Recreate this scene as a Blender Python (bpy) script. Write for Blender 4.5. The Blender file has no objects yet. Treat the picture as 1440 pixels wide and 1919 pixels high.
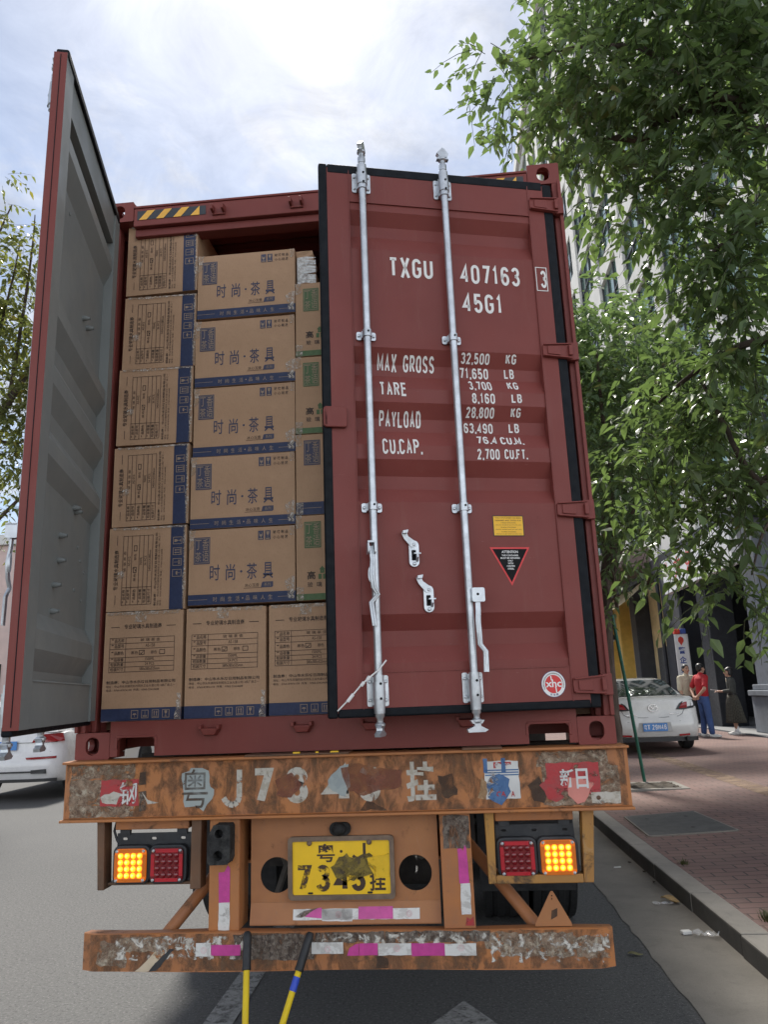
import bpy, bmesh, math, random
from mathutils import Vector, Matrix, Euler
C = bpy.context
S = C.scene
COL = S.collection
R = math.radians

# ------------------------------------------------------------------ camera
cd = bpy.data.cameras.new('camera')
cam = bpy.data.objects.new('camera', cd)
COL.objects.link(cam)
S.camera = cam
ax_r = Vector((0.99506362, 0.09246959, -0.03602461))
ax_u = Vector((0.05637394, -0.22794845, 0.97203986))
ax_f = Vector((-0.08167237, 0.96927235, 0.23203608))
M = Matrix((ax_r, ax_u, -ax_f)).transposed().to_4x4()
M.translation = Vector((0.5413, -3.5126, 1.5))
cam.matrix_world = M
cd.sensor_fit = 'VERTICAL'
cd.sensor_height = 36.0
cd.lens = 36.0 * 1430.0 / 1919.0
cd.clip_start = 0.05
cd.clip_end = 2000

# ------------------------------------------------------------------ world and sun
SUN_DIR = Vector((-0.15, 0.66, 0.9)).normalized()
W = bpy.data.worlds.new("World")
S.world = W
W.use_nodes = True
nt = W.node_tree
nt.nodes.clear()
def wn(t, **k):
    n = nt.nodes.new(t)
    for a, b in k.items(): setattr(n, a, b)
    return n
out = wn('ShaderNodeOutputWorld')
bgr = wn('ShaderNodeBackground')
sky = wn('ShaderNodeTexSky', sky_type='NISHITA', sun_disc=False)
sky.sun_elevation = math.asin(SUN_DIR.z)
sky.sun_rotation = math.atan2(SUN_DIR.x, SUN_DIR.y)
sky.air_density = 1.0
sky.dust_density = 0.3
tc = wn('ShaderNodeTexCoord')
sep = wn('ShaderNodeSeparateXYZ')
nt.links.new(tc.outputs['Generated'], sep.inputs[0])
def wm(op, a, b=None, c=None, clamp=False):
    n = wn('ShaderNodeMath', operation=op, use_clamp=clamp)
    for i, v in enumerate((a, b, c)):
        if v is None: continue
        if isinstance(v, (int, float)): n.inputs[i].default_value = v
        else: nt.links.new(v, n.inputs[i])
    return n.outputs[0]
zz = wm('ADD', wm('MAXIMUM', sep.outputs[2], 0.0), 0.22)
comb = wn('ShaderNodeCombineXYZ')
nt.links.new(wm('DIVIDE', sep.outputs[0], zz), comb.inputs[0])
nt.links.new(wm('DIVIDE', sep.outputs[1], zz), comb.inputs[1])
cl = wn('ShaderNodeTexNoise')
cl.inputs['Scale'].default_value = 2.3
cl.inputs['Detail'].default_value = 7
cl.inputs['Roughness'].default_value = 0.62
cl.inputs['Distortion'].default_value = 0.35
nt.links.new(comb.outputs[0], cl.inputs['Vector'])
ramp = wn('ShaderNodeMapRange', clamp=True)
ramp.inputs[1].default_value = 0.43
ramp.inputs[2].default_value = 0.64
nt.links.new(cl.outputs[0], ramp.inputs[0])
dotn = wn('ShaderNodeVectorMath', operation='DOT_PRODUCT')
nt.links.new(tc.outputs['Generated'], dotn.inputs[0])
dotn.inputs[1].default_value = SUN_DIR
d01 = wm('MAXIMUM', dotn.outputs['Value'], 0.0)
glow = wm('POWER', d01, 26.0)          # thin cloud scatters sunlight forward
back = wm('MAXIMUM', wm('SUBTRACT', 0.45, dotn.outputs['Value']), 0.0)   # clouds opposite the sun, unseen, brightened as added front fill
cl2 = wn('ShaderNodeTexNoise')
cl2.inputs['Scale'].default_value = 5.5; cl2.inputs['Detail'].default_value = 8; cl2.inputs['Roughness'].default_value = 0.65; cl2.inputs['Distortion'].default_value = 0.6
nt.links.new(comb.outputs[0], cl2.inputs['Vector'])
puff = wm('MULTIPLY', wm('SUBTRACT', cl2.outputs[0], 0.5), 9.0)
cloud = wm('ADD', wm('ADD', wm('ADD', 4.7, puff), wm('MULTIPLY', back, 15.0)), wm('MULTIPLY', glow, 3.6))
ccol = wn('ShaderNodeCombineColor')
nt.links.new(wm('MULTIPLY', cloud, 0.99), ccol.inputs[0])
nt.links.new(cloud, ccol.inputs[1])
nt.links.new(wm('MULTIPLY', cloud, 1.035), ccol.inputs[2])
# blue part: thin milky veil over the physical sky
veil = wn('ShaderNodeMix', data_type='RGBA')
veil.inputs[0].default_value = 0.25
nt.links.new(sky.outputs[0], veil.inputs[6])
nt.links.new(ccol.outputs[0], veil.inputs[7])
mix = wn('ShaderNodeMix', data_type='RGBA')
fac = wm('MAXIMUM', ramp.outputs[0], wm('MULTIPLY', glow, 0.7), clamp=True)
nt.links.new(fac, mix.inputs[0])
nt.links.new(veil.outputs[2], mix.inputs[6])
nt.links.new(ccol.outputs[0], mix.inputs[7])
nt.links.new(mix.outputs[2], bgr.inputs[0])
bgr.inputs[1].default_value = 0.05
nt.links.new(bgr.outputs[0], out.inputs[0])

sd = bpy.data.lights.new('sun', 'SUN')
sd.energy = 2.0
sd.angle = R(9.0)
sd.color = (1.0, 0.95, 0.87)
sun = bpy.data.objects.new('sun', sd)
COL.objects.link(sun)
sun.rotation_euler = SUN_DIR.to_track_quat('Z', 'Y').to_euler()

S.view_settings.view_transform = 'Standard'
S.view_settings.look = 'None'
S.view_settings.exposure = 1.66
S.view_settings.gamma = 1.0
S.render.engine = 'CYCLES'
S.cycles.use_denoising = True
S.cycles.max_bounces = 8
S.cycles.transparent_max_bounces = 16
S.render.film_transparent = False

# ------------------------------------------------------------------ materials
def nodes(name):
    m = bpy.data.materials.new(name)
    m.use_nodes = True
    t = m.node_tree
    return m, t, t.nodes['Principled BSDF']

class NB:
    """small node-building helper"""
    def __init__(s, t): s.t = t
    def n(s, typ, **k):
        n = s.t.nodes.new(typ)
        for a, b in k.items(): setattr(n, a, b)
        return n
    def put(s, sock, v):
        if isinstance(v, bpy.types.NodeSocket): s.t.links.new(v, sock)
        else: sock.default_value = v
    def obj(s): return s.n('ShaderNodeTexCoord').outputs['Object']
    def geo(s): return s.n('ShaderNodeNewGeometry').outputs['Position']
    def noise(s, vec, scale, detail=4, rough=.55, dist=0, sc3=None):
        if sc3:
            mp = s.n('ShaderNodeMapping'); mp.inputs['Scale'].default_value = sc3
            s.t.links.new(vec, mp.inputs[0]); vec = mp.outputs[0]
        n = s.n('ShaderNodeTexNoise')
        s.t.links.new(vec, n.inputs['Vector'])
        n.inputs['Scale'].default_value = scale; n.inputs['Detail'].default_value = detail
        n.inputs['Roughness'].default_value = rough; n.inputs['Distortion'].default_value = dist
        return n.outputs[0]
    def rng(s, v, a, b, c=0., d=1.):
        n = s.n('ShaderNodeMapRange', clamp=True)
        s.put(n.inputs[0], v)
        for i, x in enumerate((a, b, c, d)): n.inputs[i+1].default_value = x
        return n.outputs[0]
    def mix(s, f, a, b):
        n = s.n('ShaderNodeMix', data_type='RGBA')
        s.put(n.inputs[0], f)
        for i, x in ((6, a), (7, b)):
            s.put(n.inputs[i], x if isinstance(x, bpy.types.NodeSocket) else (*x[:3], 1))
        return n.outputs[2]
    def math(s, op, a, b=0.):
        n = s.n('ShaderNodeMath', operation=op, use_clamp=False)
        s.put(n.inputs[0], a); s.put(n.inputs[1], b)
        return n.outputs[0]
    def bump(s, h, strength, dist):
        n = s.n('ShaderNodeBump'); n.inputs['Strength'].default_value = strength
        n.inputs['Distance'].default_value = dist
        s.t.links.new(h, n.inputs['Height'])
        return n.outputs[0]

def plain(name, col, rough=.5, metal=0., var=.12, scale=9., bump=0., spec=.5, var2=None, emit=0.):
    m, t, p = nodes(name); b = NB(t)
    o = b.obj()
    n1 = b.noise(o, scale, 5)
    lo = tuple(c*(1-var) for c in col); hi = tuple(min(1, c*(1+var)) for c in col)
    c = b.mix(b.rng(n1, .3, .7), lo, hi)
    if var2: c = b.mix(b.rng(b.noise(o, scale*.35, 6, .65), .5, .75, 0, var2[1]), c, var2[0])
    b.put(p.inputs['Base Color'], c)
    b.put(p.inputs['Roughness'], b.rng(b.noise(o, scale*2.3, 4), .3, .7, max(.02, rough*.85), min(1, rough*1.15)))
    p.inputs['Metallic'].default_value = metal
    p.inputs['Specular IOR Level'].default_value = spec
    if bump: b.put(p.inputs['Normal'], b.bump(b.noise(o, scale*8, 3), .5, bump))
    if emit:
        p.inputs['Emission Color'].default_value = (*col, 1); p.inputs['Emission Strength'].default_value = emit
    return m

def paint_container(name, col, dusty):
    m, t, p = nodes(name); b = NB(t); o = b.obj()
    c = b.mix(b.rng(b.noise(o, 2.2, 6, .6), .35, .68), tuple(x*.93 for x in col), tuple(x*1.07 for x in col))
    c = b.mix(b.rng(b.noise(o, 7, 8, .7, .4, (3, 3, .35)), .56, .78, 0, .16), c, dusty)      # rain runs
    c = b.mix(b.rng(b.noise(o, 55, 3, .6), .72, .78, 0, .5), c, tuple(x*.45 for x in col))    # chips
    b.put(p.inputs['Base Color'], c)
    b.put(p.inputs['Roughness'], b.rng(b.noise(o, 5, 5), .3, .7, .38, .55))
    h = b.math('ADD', b.math('MULTIPLY', b.noise(o, 3.2, 3), 14.), b.noise(o, 160, 2))
    c = b.mix(b.rng(b.noise(o, 30, 4, .75, 2.5, (.5, .5, 2.2)), .69, .71, 0, .28), c, (.40, .26, .23))   # scuffs
    b.put(p.inputs['Base Color'], c)
    b.put(p.inputs['Normal'], b.bump(h, .3, .0009))
    p.inputs['Specular IOR Level'].default_value = .27
    return m

def worn_paint(name, colA, colB, rust, amount=.5, streak=.35, scale=1.):
    """old paint with rust, scuffs and vertical scratches"""
    m, t, p = nodes(name); b = NB(t); o = b.obj()
    c = b.mix(b.rng(b.noise(o, 5*scale, 6, .6), .35, .65), colA, colB)
    scr = b.noise(o, 34*scale, 8, .75, .8, (1, 1, .4))
    c = b.mix(b.rng(scr, .56, .70, 0, streak), c, (.20, .15, .11))
    r1 = b.noise(o, 7.5*scale, 9, .72, .5)
    rf = b.rng(r1, .62-.16*amount, .72-.16*amount)
    c = b.mix(rf, c, rust)
    r2 = b.noise(o, 21*scale, 8, .7, .2)
    c = b.mix(b.rng(r2, .64, .7, 0, .55*amount), c, tuple(x*.5 for x in rust))
    g = b.noise(o, 13*scale, 7, .7, 1., (1, 1, .5))
    c = b.mix(b.rng(g, .64, .7, 0, .55*amount), c, (.36, .33, .29))
    b.put(p.inputs['Base Color'], c)
    b.put(p.inputs['Roughness'], b.rng(rf, 0, 1, .52, .9))
    b.put(p.inputs['Normal'], b.bump(b.math('ADD', b.math('MULTIPLY', rf, .6), r2), .5, .0025))
    p.inputs['Specular IOR Level'].default_value = .35
    return m

def flaky(name, cols, cover=.5, scale=18., edge=.03, rough=.75, aniso=(1, 1, 1)):
    """torn paper / vinyl / thin paint: colour patches, gone where the noise is low"""
    m, t, p = nodes(name); b = NB(t); o = b.obj()
    c = cols[0]
    for i, k in enumerate(cols[1:]):
        c = b.mix(b.rng(b.noise(o, scale*(1.1+.6*i), 7, .7, .6), .5, .56), c, k)
    if not isinstance(c, bpy.types.NodeSocket): c = b.mix(b.rng(b.noise(o, scale, 5), .3, .7), tuple(x*.85 for x in c), tuple(min(1, x*1.1) for x in c))
    b.put(p.inputs['Base Color'], c)
    a = b.noise(o, scale*.62, 9, .66, .5, aniso)
    th = .72-.44*cover
    b.put(p.inputs['Alpha'], b.rng(a, th-edge*.5, th+edge*.5))
    b.put(p.inputs['Normal'], b.bump(b.noise(o, scale*4, 5), .6, .002))
    p.inputs['Roughness'].default_value = rough
    return m

def glassy(name, col, rough=.08, alpha=1.):
    m, t, p = nodes(name); b = NB(t)
    p.inputs['Base Color'].default_value = (*col, 1)
    p.inputs['Roughness'].default_value = rough
    p.inputs['IOR'].default_value = 1.5
    p.inputs['Alpha'].default_value = alpha
    p.inputs['Coat Weight'].default_value = .4
    return m

MT = {}
RED = (.192, .046, .038)
MT['red'] = paint_container('container_red_paint', RED, (.26, .145, .115))
MT['grey'] = paint_container('container_grey_primer', (.195, .21, .203), (.27, .27, .24))
MT['gasket'] = plain('rubber_gasket', (.004, .006, .009), .62, 0, .3, 14, .001, .2)
MT['galv'] = plain('galvanised_steel', (.52, .55, .58), .34, .7, .16, 22, .0006, .5, ((.36, .36, .35), .5))
MT['card'] = None
MT['white_ink'] = plain('white_stencil_paint', (.74, .73, .70), .6, 0, .06, 25)
MT['interior'] = plain('container_interior', (.03, .034, .04), .7, 0, .2, 6)
MT['floorwood'] = plain('container_plywood', (.16, .09, .05), .7)
MT['haz_y'] = plain('hazard_yellow', (.80, .42, .05), .45, 0, .06)
MT['haz_k'] = plain('hazard_black', (.025, .03, .036), .45, 0, .1)
MT['decal_y'] = plain('yellow_label', (.83, .46, .012), .4, 0, .04)
MT['decal_k'] = plain('black_label', (.006, .006, .007), .5, 0, .1, 9, 0, .15)
MT['decal_r'] = plain('red_label', (.62, .03, .03), .4, 0, .05)
MT['decal_w'] = plain('white_label', (.80, .80, .78), .4, 0, .04)
MT['dark_ink'] = plain('dark_ink', (.05, .035, .03), .7, 0, .1)
MT['blue_band'] = plain('carton_blue_band', (.022, .034, .088), .62, 0, .14, 30)
MT['blue_ink'] = plain('carton_blue_ink', (.06, .062, .105), .7, 0, .1, 40)
MT['green_ink'] = plain('carton_green_ink', (.09, .15, .065), .7, 0, .12, 30)
MT['light_ink'] = plain('carton_bare_lettering', (.33, .24, .165), .75, 0, .06, 30)

def cardboard():
    m, t, p = nodes('cardboard'); b = NB(t); o = b.obj()
    info = b.n('ShaderNodeObjectInfo')
    c = b.mix(b.rng(b.noise(o, 7, 6, .6), .3, .7), (.43, .27, .165), (.50, .32, .20))
    c = b.mix(b.rng(b.noise(o, 240, 3, .6, 0, (1, 1, .25)), .52, .7, 0, .45), c, (.325, .20, .12))
    c = b.mix(b.rng(info.outputs['Random'], 0, 1, 0, .22), c, (.42, .26, .15))
    b.put(p.inputs['Base Color'], c)
    p.inputs['Roughness'].default_value = .78
    p.inputs['Specular IOR Level'].default_value = .25
    h = b.math('ADD', b.noise(o, 9, 4), b.math('MULTIPLY', b.noise(o, 3, 2), 2.))
    b.put(p.inputs['Normal'], b.bump(h, .35, .01))
    return m
MT['card'] = cardboard()
def tape_mat():
    m, t, p = nodes('clear_packing_tape'); b = NB(t); o = b.obj()
    w = b.noise(o, 38, 6, .7, 1.2)
    b.put(p.inputs['Base Color'], b.mix(b.rng(w, .45, .65), (.40, .30, .2), (.78, .74, .68)))
    b.put(p.inputs['Alpha'], b.rng(w, .4, .68, .16, .78))
    p.inputs['Roughness'].default_value = .14
    b.put(p.inputs['Normal'], b.bump(w, .8, .006))
    return m
MT['tape'] = tape_mat()

# ------------------------------------------------------------------ mesh helpers
def frame(d, hint=Vector((0, 0, 1))):
    d = d.normalized()
    if abs(d.dot(hint)) > .95: hint = Vector((1, 0, 0))
    a = d.cross(hint).normalized()
    return a, a.cross(d).normalized(), d

class MB:
    def __init__(s, fn=None): s.v = []; s.f = []; s.m = []; s.fn = fn
    def add(s, vs, fs, mi=0, fn=None):
        k = len(s.v); fn = fn or s.fn
        s.v += [tuple(fn(*p)) if fn else tuple(p) for p in vs]
        s.f += [tuple(i+k for i in f) for f in fs]
        s.m += [mi]*len(fs)
        return s
    def box(s, x0, x1, y0, y1, z0, z1, mi=0):
        vs = [(x, y, z) for x in (x0, x1) for y in (y0, y1) for z in (z0, z1)]
        return s.add(vs, [(0, 1, 3, 2), (4, 6, 7, 5), (0, 4, 5, 1), (2, 3, 7, 6), (0, 2, 6, 4), (1, 5, 7, 3)], mi)
    def hexa(s, p, mi=0):   # 8 corners: 4 bottom loop, 4 top loop
        return s.add(p, [(3, 2, 1, 0), (4, 5, 6, 7), (0, 1, 5, 4), (1, 2, 6, 5), (2, 3, 7, 6), (3, 0, 4, 7)], mi)
    def bar(s, a, b, w, h, mi=0, hint=Vector((0, 0, 1))):
        a = Vector(a); b = Vector(b); p, q, d = frame(b-a, hint)
        P = []
        for c in (a, b):
            P += [c-p*w/2-q*h/2, c+p*w/2-q*h/2, c+p*w/2+q*h/2, c-p*w/2+q*h/2]
        return s.hexa([tuple(x) for x in P], mi)
    def prism(s, poly, c0, c1, mp, mi=0):
        """poly of (a,b); mp(a,b,c)->xyz"""
        n = len(poly)
        vs = [mp(a, b, c0) for a, b in poly]+[mp(a, b, c1) for a, b in poly]
        fs = [tuple(range(n-1, -1, -1)), tuple(range(n, 2*n))]+[(i, (i+1) % n, (i+1) % n+n, i+n) for i in range(n)]
        return s.add(vs, fs, mi)
    def sheet(s, poly, mp, mi=0):
        return s.add([mp(a, b) for a, b in poly], [tuple(range(len(poly)))], mi)
    def tube(s, path, r, n=10, mi=0, cap=True):
        path = [Vector(p) for p in path]
        rs = r if isinstance(r, (list, tuple)) else [r]*len(path)
        vs = []; fs = []
        p0 = None
        for i, c in enumerate(path):
            d = (path[min(i+1, len(path)-1)]-path[max(i-1, 0)]).normalized()
            if p0 is None: p, q, _ = frame(d)
            else:
                p = (p0-d*p0.dot(d)).normalized(); q = p.cross(d)
            p0 = p
            for k in range(n):
                a = 2*math.pi*k/n
                vs.append(c+(p*math.cos(a)+q*math.sin(a))*rs[i])
        m = len(path)
        for i in range(m-1):
            for k in range(n):
                fs.append((i*n+k, i*n+(k+1) % n, (i+1)*n+(k+1) % n, (i+1)*n+k))
        if cap: fs += [tuple(range(n-1, -1, -1)), tuple((m-1)*n+k for k in range(n))]
        return s.add([tuple(v) for v in vs], fs, mi)
    def lathe(s, prof, org, axis, n=20, mi=0):
        p, q, d = frame(Vector(axis)); org = Vector(org)
        path = [org+d*h for r, h in prof]
        vs = []; fs = []
        for i, (r, h) in enumerate(prof):
            for k in range(n):
                a = 2*math.pi*k/n
                vs.append(org+d*h+(p*math.cos(a)+q*math.sin(a))*max(r, 1e-4))
        for i in range(len(prof)-1):
            for k in range(n):
                fs.append((i*n+k, i*n+(k+1) % n, (i+1)*n+(k+1) % n, (i+1)*n+k))
        fs += [tuple(range(n-1, -1, -1)), tuple((len(prof)-1)*n+k for k in range(n))]
        return s.add([tuple(v) for v in vs], fs, mi)
    def ball(s, c, r, mi=0, nu=12, nv=8):
        if isinstance(r, (int, float)): r = (r, r, r)
        vs = [(c[0], c[1], c[2]-r[2])]
        for i in range(1, nv):
            t = math.pi*i/nv-math.pi/2
            for k in range(nu):
                a = 2*math.pi*k/nu
                vs.append((c[0]+r[0]*math.cos(t)*math.cos(a), c[1]+r[1]*math.cos(t)*math.sin(a), c[2]+r[2]*math.sin(t)))
        vs.append((c[0], c[1], c[2]+r[2]))
        L = len(vs)-1
        fs = [(0, 1+(k+1) % nu, 1+k) for k in range(nu)]
        for i in range(nv-2):
            for k in range(nu):
                a = 1+i*nu+k; b2 = 1+i*nu+(k+1) % nu
                fs.append((a, b2, b2+nu, a+nu))
        o = 1+(nv-2)*nu
        fs += [(o+k, o+(k+1) % nu, L) for k in range(nu)]
        return s.add(vs, fs, mi)
    def holed(s, outer, holes, c0, c1, mp, mi=0):
        """plate with holes, poly coordinates (a,b), thickness c0..c1"""
        v, f = holed_mesh(outer, holes, abs(c1-c0)/2)
        cm = (c0+c1)/2
        return s.add([mp(x, y, cm+z) for x, y, z in v], f, mi)
    def text(s, txt, mp, mi=0, bold=0., cuts=()):
        """mp(u,v) with u,v in 0..1 over the text's own bounding box"""
        v, f, asp = text_mesh(txt, bold, tuple(cuts))
        return s.add([mp(a, b) for a, b in v], f, mi)
    def build(s, name, mats, parent=None, smooth=None, bevel=0., seg=2, fixn=True):
        me = bpy.data.meshes.new(name)
        me.from_pydata(s.v, [], s.f)
        if not isinstance(mats, (list, tuple)): mats = [mats]
        for m in mats: me.materials.append(MT[m] if isinstance(m, str) else m)
        me.polygons.foreach_set('material_index', s.m)
        if fixn:
            bm = bmesh.new(); bm.from_mesh(me)
            bmesh.ops.recalc_face_normals(bm, faces=bm.faces)
            bm.to_mesh(me); bm.free()
        if smooth is not None:
            me.shade_smooth(); me.set_sharp_from_angle(angle=R(smooth))
        me.update()
        o = bpy.data.objects.new(name, me)
        COL.objects.link(o)
        if parent: o.parent = parent
        if bevel:
            b = o.modifiers.new('bevel', 'BEVEL'); b.width = bevel; b.segments = seg
            b.limit_method = 'ANGLE'; b.angle_limit = R(40)
        return o

_TX = {}
def text_mesh(txt, bold=0., cuts=()):
    k = (txt, bold, cuts)
    if k in _TX: return _TX[k]
    cu = bpy.data.curves.new('lettering', 'FONT')
    cu.body = txt; cu.size = 1.0; cu.resolution_u = 2; cu.offset = bold
    cu.fill_mode = 'FRONT'
    o = bpy.data.objects.new('lettering', cu)
    COL.objects.link(o)
    dg = C.evaluated_depsgraph_get()
    me = bpy.data.meshes.new_from_object(o.evaluated_get(dg))
    bpy.data.objects.remove(o)
    bpy.data.curves.remove(cu)
    xs = [v.co.x for v in me.vertices]; ys = [v.co.y for v in me.vertices]
    x0, x1, y0, y1 = min(xs), max(xs), min(ys), max(ys)
    for v in me.vertices:
        v.co = ((v.co.x-x0)/(x1-x0), (v.co.y-y0)/(y1-y0), 0)
    if cuts:
        bm = bmesh.new(); bm.from_mesh(me)
        for c in cuts:
            if 0 < c < 1:
                bmesh.ops.bisect_plane(bm, geom=bm.verts[:]+bm.edges[:]+bm.faces[:], dist=1e-6, plane_co=(0, c, 0), plane_no=(0, 1, 0))
        bm.to_mesh(me); bm.free()
    r = ([(v.co.x, v.co.y) for v in me.vertices], [tuple(p.vertices) for p in me.polygons], (x1-x0)/(y1-y0))
    bpy.data.meshes.remove(me)
    _TX[k] = r
    return r

def holed_mesh(outer, holes, half):
    cu = bpy.data.curves.new('plate', 'CURVE')
    cu.dimensions = '2D'; cu.fill_mode = 'BOTH'; cu.extrude = half
    for poly in [outer]+list(holes):
        sp = cu.splines.new('POLY'); sp.points.add(len(poly)-1)
        for p, (x, y) in zip(sp.points, poly): p.co = (x, y, 0, 1)
        sp.use_cyclic_u = True
    o = bpy.data.objects.new('plate', cu); COL.objects.link(o)
    me = bpy.data.meshes.new_from_object(o.evaluated_get(C.evaluated_depsgraph_get()))
    bpy.data.objects.remove(o); bpy.data.curves.remove(cu)
    r = ([tuple(v.co) for v in me.vertices], [tuple(p.vertices) for p in me.polygons])
    bpy.data.meshes.remove(me)
    return r

def circle(cx, cy, rx, n=24, ry=None):
    ry = ry or rx
    return [(cx+rx*math.cos(2*math.pi*i/n), cy+ry*math.sin(2*math.pi*i/n)) for i in range(n)]
def rrect(x0, x1, y0, y1, r, n=4):
    P = []
    for cx, cy, a in ((x1-r, y1-r, 0), (x0+r, y1-r, 90), (x0+r, y0+r, 180), (x1-r, y0+r, 270)):
        for i in range(n+1):
            t = R(a+90*i/n); P.append((cx+r*math.cos(t), cy+r*math.sin(t)))
    return P
def rough_poly(poly, amp, step, rnd):
    """ragged outline"""
    P = []
    n = len(poly)
    for i in range(n):
        a = Vector(poly[i]); b = Vector(poly[(i+1) % n])
        k = max(1, int((b-a).length/step))
        nrm = Vector((-(b-a).y, (b-a).x)).normalized()
        for j in range(k):
            P.append(tuple(a.lerp(b, j/k)+nrm*rnd.uniform(-amp, amp)))
    return P

def empty(name, loc=(0, 0, 0), rz=0.):
    o = bpy.data.objects.new(name, None)
    o.empty_display_size = .2
    COL.objects.link(o); o.location = loc; o.rotation_euler = (0, 0, rz)
    return o
def tag(o, label=None, cat=None, group=None, kind=None):
    if label: o['label'] = label
    if cat: o['category'] = cat
    if group: o['group'] = group
    if kind: o['kind'] = kind
    return o
def copy_tree(o, parent=None):
    c = o.copy(); COL.objects.link(c)
    if parent: c.parent = parent
    for ch in list(o.children): copy_tree(ch, c)
    return c
def mesh_of(o):
    """apply modifiers into a plain mesh"""
    dg = C.evaluated_depsgraph_get()
    me = bpy.data.meshes.new_from_object(o.evaluated_get(dg))
    o.modifiers.clear()
    old = o.data; o.data = me
    bpy.data.meshes.remove(old)
# ------------------------------------------------------------------ ground
def gx(x0, y): return x0-.017*y
def asphalt_mat():
    m, t, p = nodes('asphalt'); b = NB(t); o = b.geo()
    big = b.noise(o, .35, 5, .6)
    c = b.mix(b.rng(big, .35, .65), (.088, .088, .086), (.106, .105, .102))
    agg = b.noise(o, 70, 4, .8)
    c = b.mix(b.rng(agg, .54, .66, 0, .85), c, (.24, .235, .225))
    c = b.mix(b.rng(b.noise(o, 48, 4, .75), .53, .62, 0, .8), c, (.045, .046, .046))
    c = b.mix(b.rng(b.noise(o, 1.1, 7, .7, .5), .58, .75, 0, .35), c, (.075, .075, .074))
    b.put(p.inputs['Base Color'], c)
    p.inputs['Roughness'].default_value = .85
    b.put(p.inputs['Normal'], b.bump(agg, .7, .008))
    return m
def brick_mat():
    m, t, p = nodes('sidewalk_brick'); b = NB(t); o = b.geo()
    br = b.n('ShaderNodeTexBrick')
    wob = b.n('ShaderNodeVectorMath', operation='ADD')
    mp = b.n('ShaderNodeVectorMath', operation='SCALE'); mp.inputs[3].default_value = .012
    nz = b.n('ShaderNodeTexNoise'); nz.inputs['Scale'].default_value = 3.
    t.links.new(o, nz.inputs['Vector']); t.links.new(nz.outputs[1], mp.inputs[0])
    t.links.new(o, wob.inputs[0]); t.links.new(mp.outputs[0], wob.inputs[1])
    t.links.new(wob.outputs[0], br.inputs['Vector'])
    br.inputs['Scale'].default_value = 1.
    br.inputs['Mortar Size'].default_value = .0075
    br.inputs['Mortar Smooth'].default_value = .3
    br.inputs['Bias'].default_value = -.1
    br.inputs['Brick Width'].default_value = .235
    br.inputs['Row Height'].default_value = .118
    br.inputs['Color1'].default_value = (.185, .108, .094, 1)
    br.inputs['Color2'].default_value = (.145, .09, .082, 1)
    br.inputs['Mortar'].default_value = (.055, .045, .04, 1)
    c = b.mix(b.rng(b.noise(o, 1.6, 6, .65), .46, .72, 0, .4), br.outputs[0], (.17, .13, .11))
    c = b.mix(b.rng(b.noise(o, 9, 6, .7), .55, .72, 0, .4), c, (.10, .07, .06))
    c = b.mix(b.rng(b.noise(o, .5, 3), .5, .7, 0, .45), c, (.25, .16, .13))
    b.put(p.inputs['Base Color'], c)
    p.inputs['Roughness'].default_value = .85
    h = b.math('ADD', b.math('MULTIPLY', br.outputs[1], -1.), b.math('MULTIPLY', b.noise(o, 60, 4), .4))
    b.put(p.inputs['Normal'], b.bump(h, .8, .006))
    return m
def concrete(name, col, var=.12, stain=(.1, .095, .085), amt=.5, s=1.):
    m, t, p = nodes(name); b = NB(t); o = b.geo()
    c = b.mix(b.rng(b.noise(o, 2.2*s, 7, .65), .32, .68), tuple(x*(1-var) for x in col), tuple(x*(1+var) for x in col))
    c = b.mix(b.rng(b.noise(o, 5*s, 8, .72, .6), .54, .74, 0, amt), c, stain)
    c = b.mix(b.rng(b.noise(o, 150*s, 2), .6, .72, 0, .5), c, tuple(x*.5 for x in col))
    b.put(p.inputs['Base Color'], c)
    p.inputs['Roughness'].default_value = .88
    b.put(p.inputs['Normal'], b.bump(b.noise(o, 90*s, 5, .7), .5, .004))
    return m
MT['asphalt'] = asphalt_mat()
MT['brick'] = brick_mat()
MT['gutter'] = concrete('gutter_concrete', (.205, .188, .162), .14, (.13, .12, .10), .6)
MT['kerb'] = concrete('kerb_granite', (.235, .22, .195), .12, (.11, .105, .095), .55, 1.6)
MT['plinth'] = concrete('plinth_stone', (.22, .22, .22), .08, (.14, .14, .14), .4)
MT['marking'] = flaky('worn_road_paint', [(.33, .33, .32), (.24, .24, .23)], .74, 30., .25, .8)
MT['tactile'] = flaky('yellow_tactile_paving', [(.25, .17, .11), (.22, .15, .105)], .62, 7., .4, .85)
MT['soil'] = concrete('soil', (.05, .038, .026), .4, (.10, .09, .05), .6, 4.)

def YS(a, b, n): return [a+(b-a)*i/n for i in range(n+1)]
o = MB().sheet([(-300, -120), (300, -120), (300, 500), (-300, 500)], lambda a, b: (a, b, 0)).build('road', 'asphalt')
tag(o, kind='structure')
def strip(name, xa, xb, z, y0, y1, mat, n=1):
    mb = MB(); ys = YS(y0, y1, n)
    for i in range(n):
        mb.add([(gx(xa, ys[i]), ys[i], z), (gx(xb, ys[i]), ys[i], z), (gx(xb, ys[i+1]), ys[i+1], z), (gx(xa, ys[i+1]), ys[i+1], z)], [(0, 1, 2, 3)])
    return mb.build(name, mat)
rnd = random.Random(5)
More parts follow.
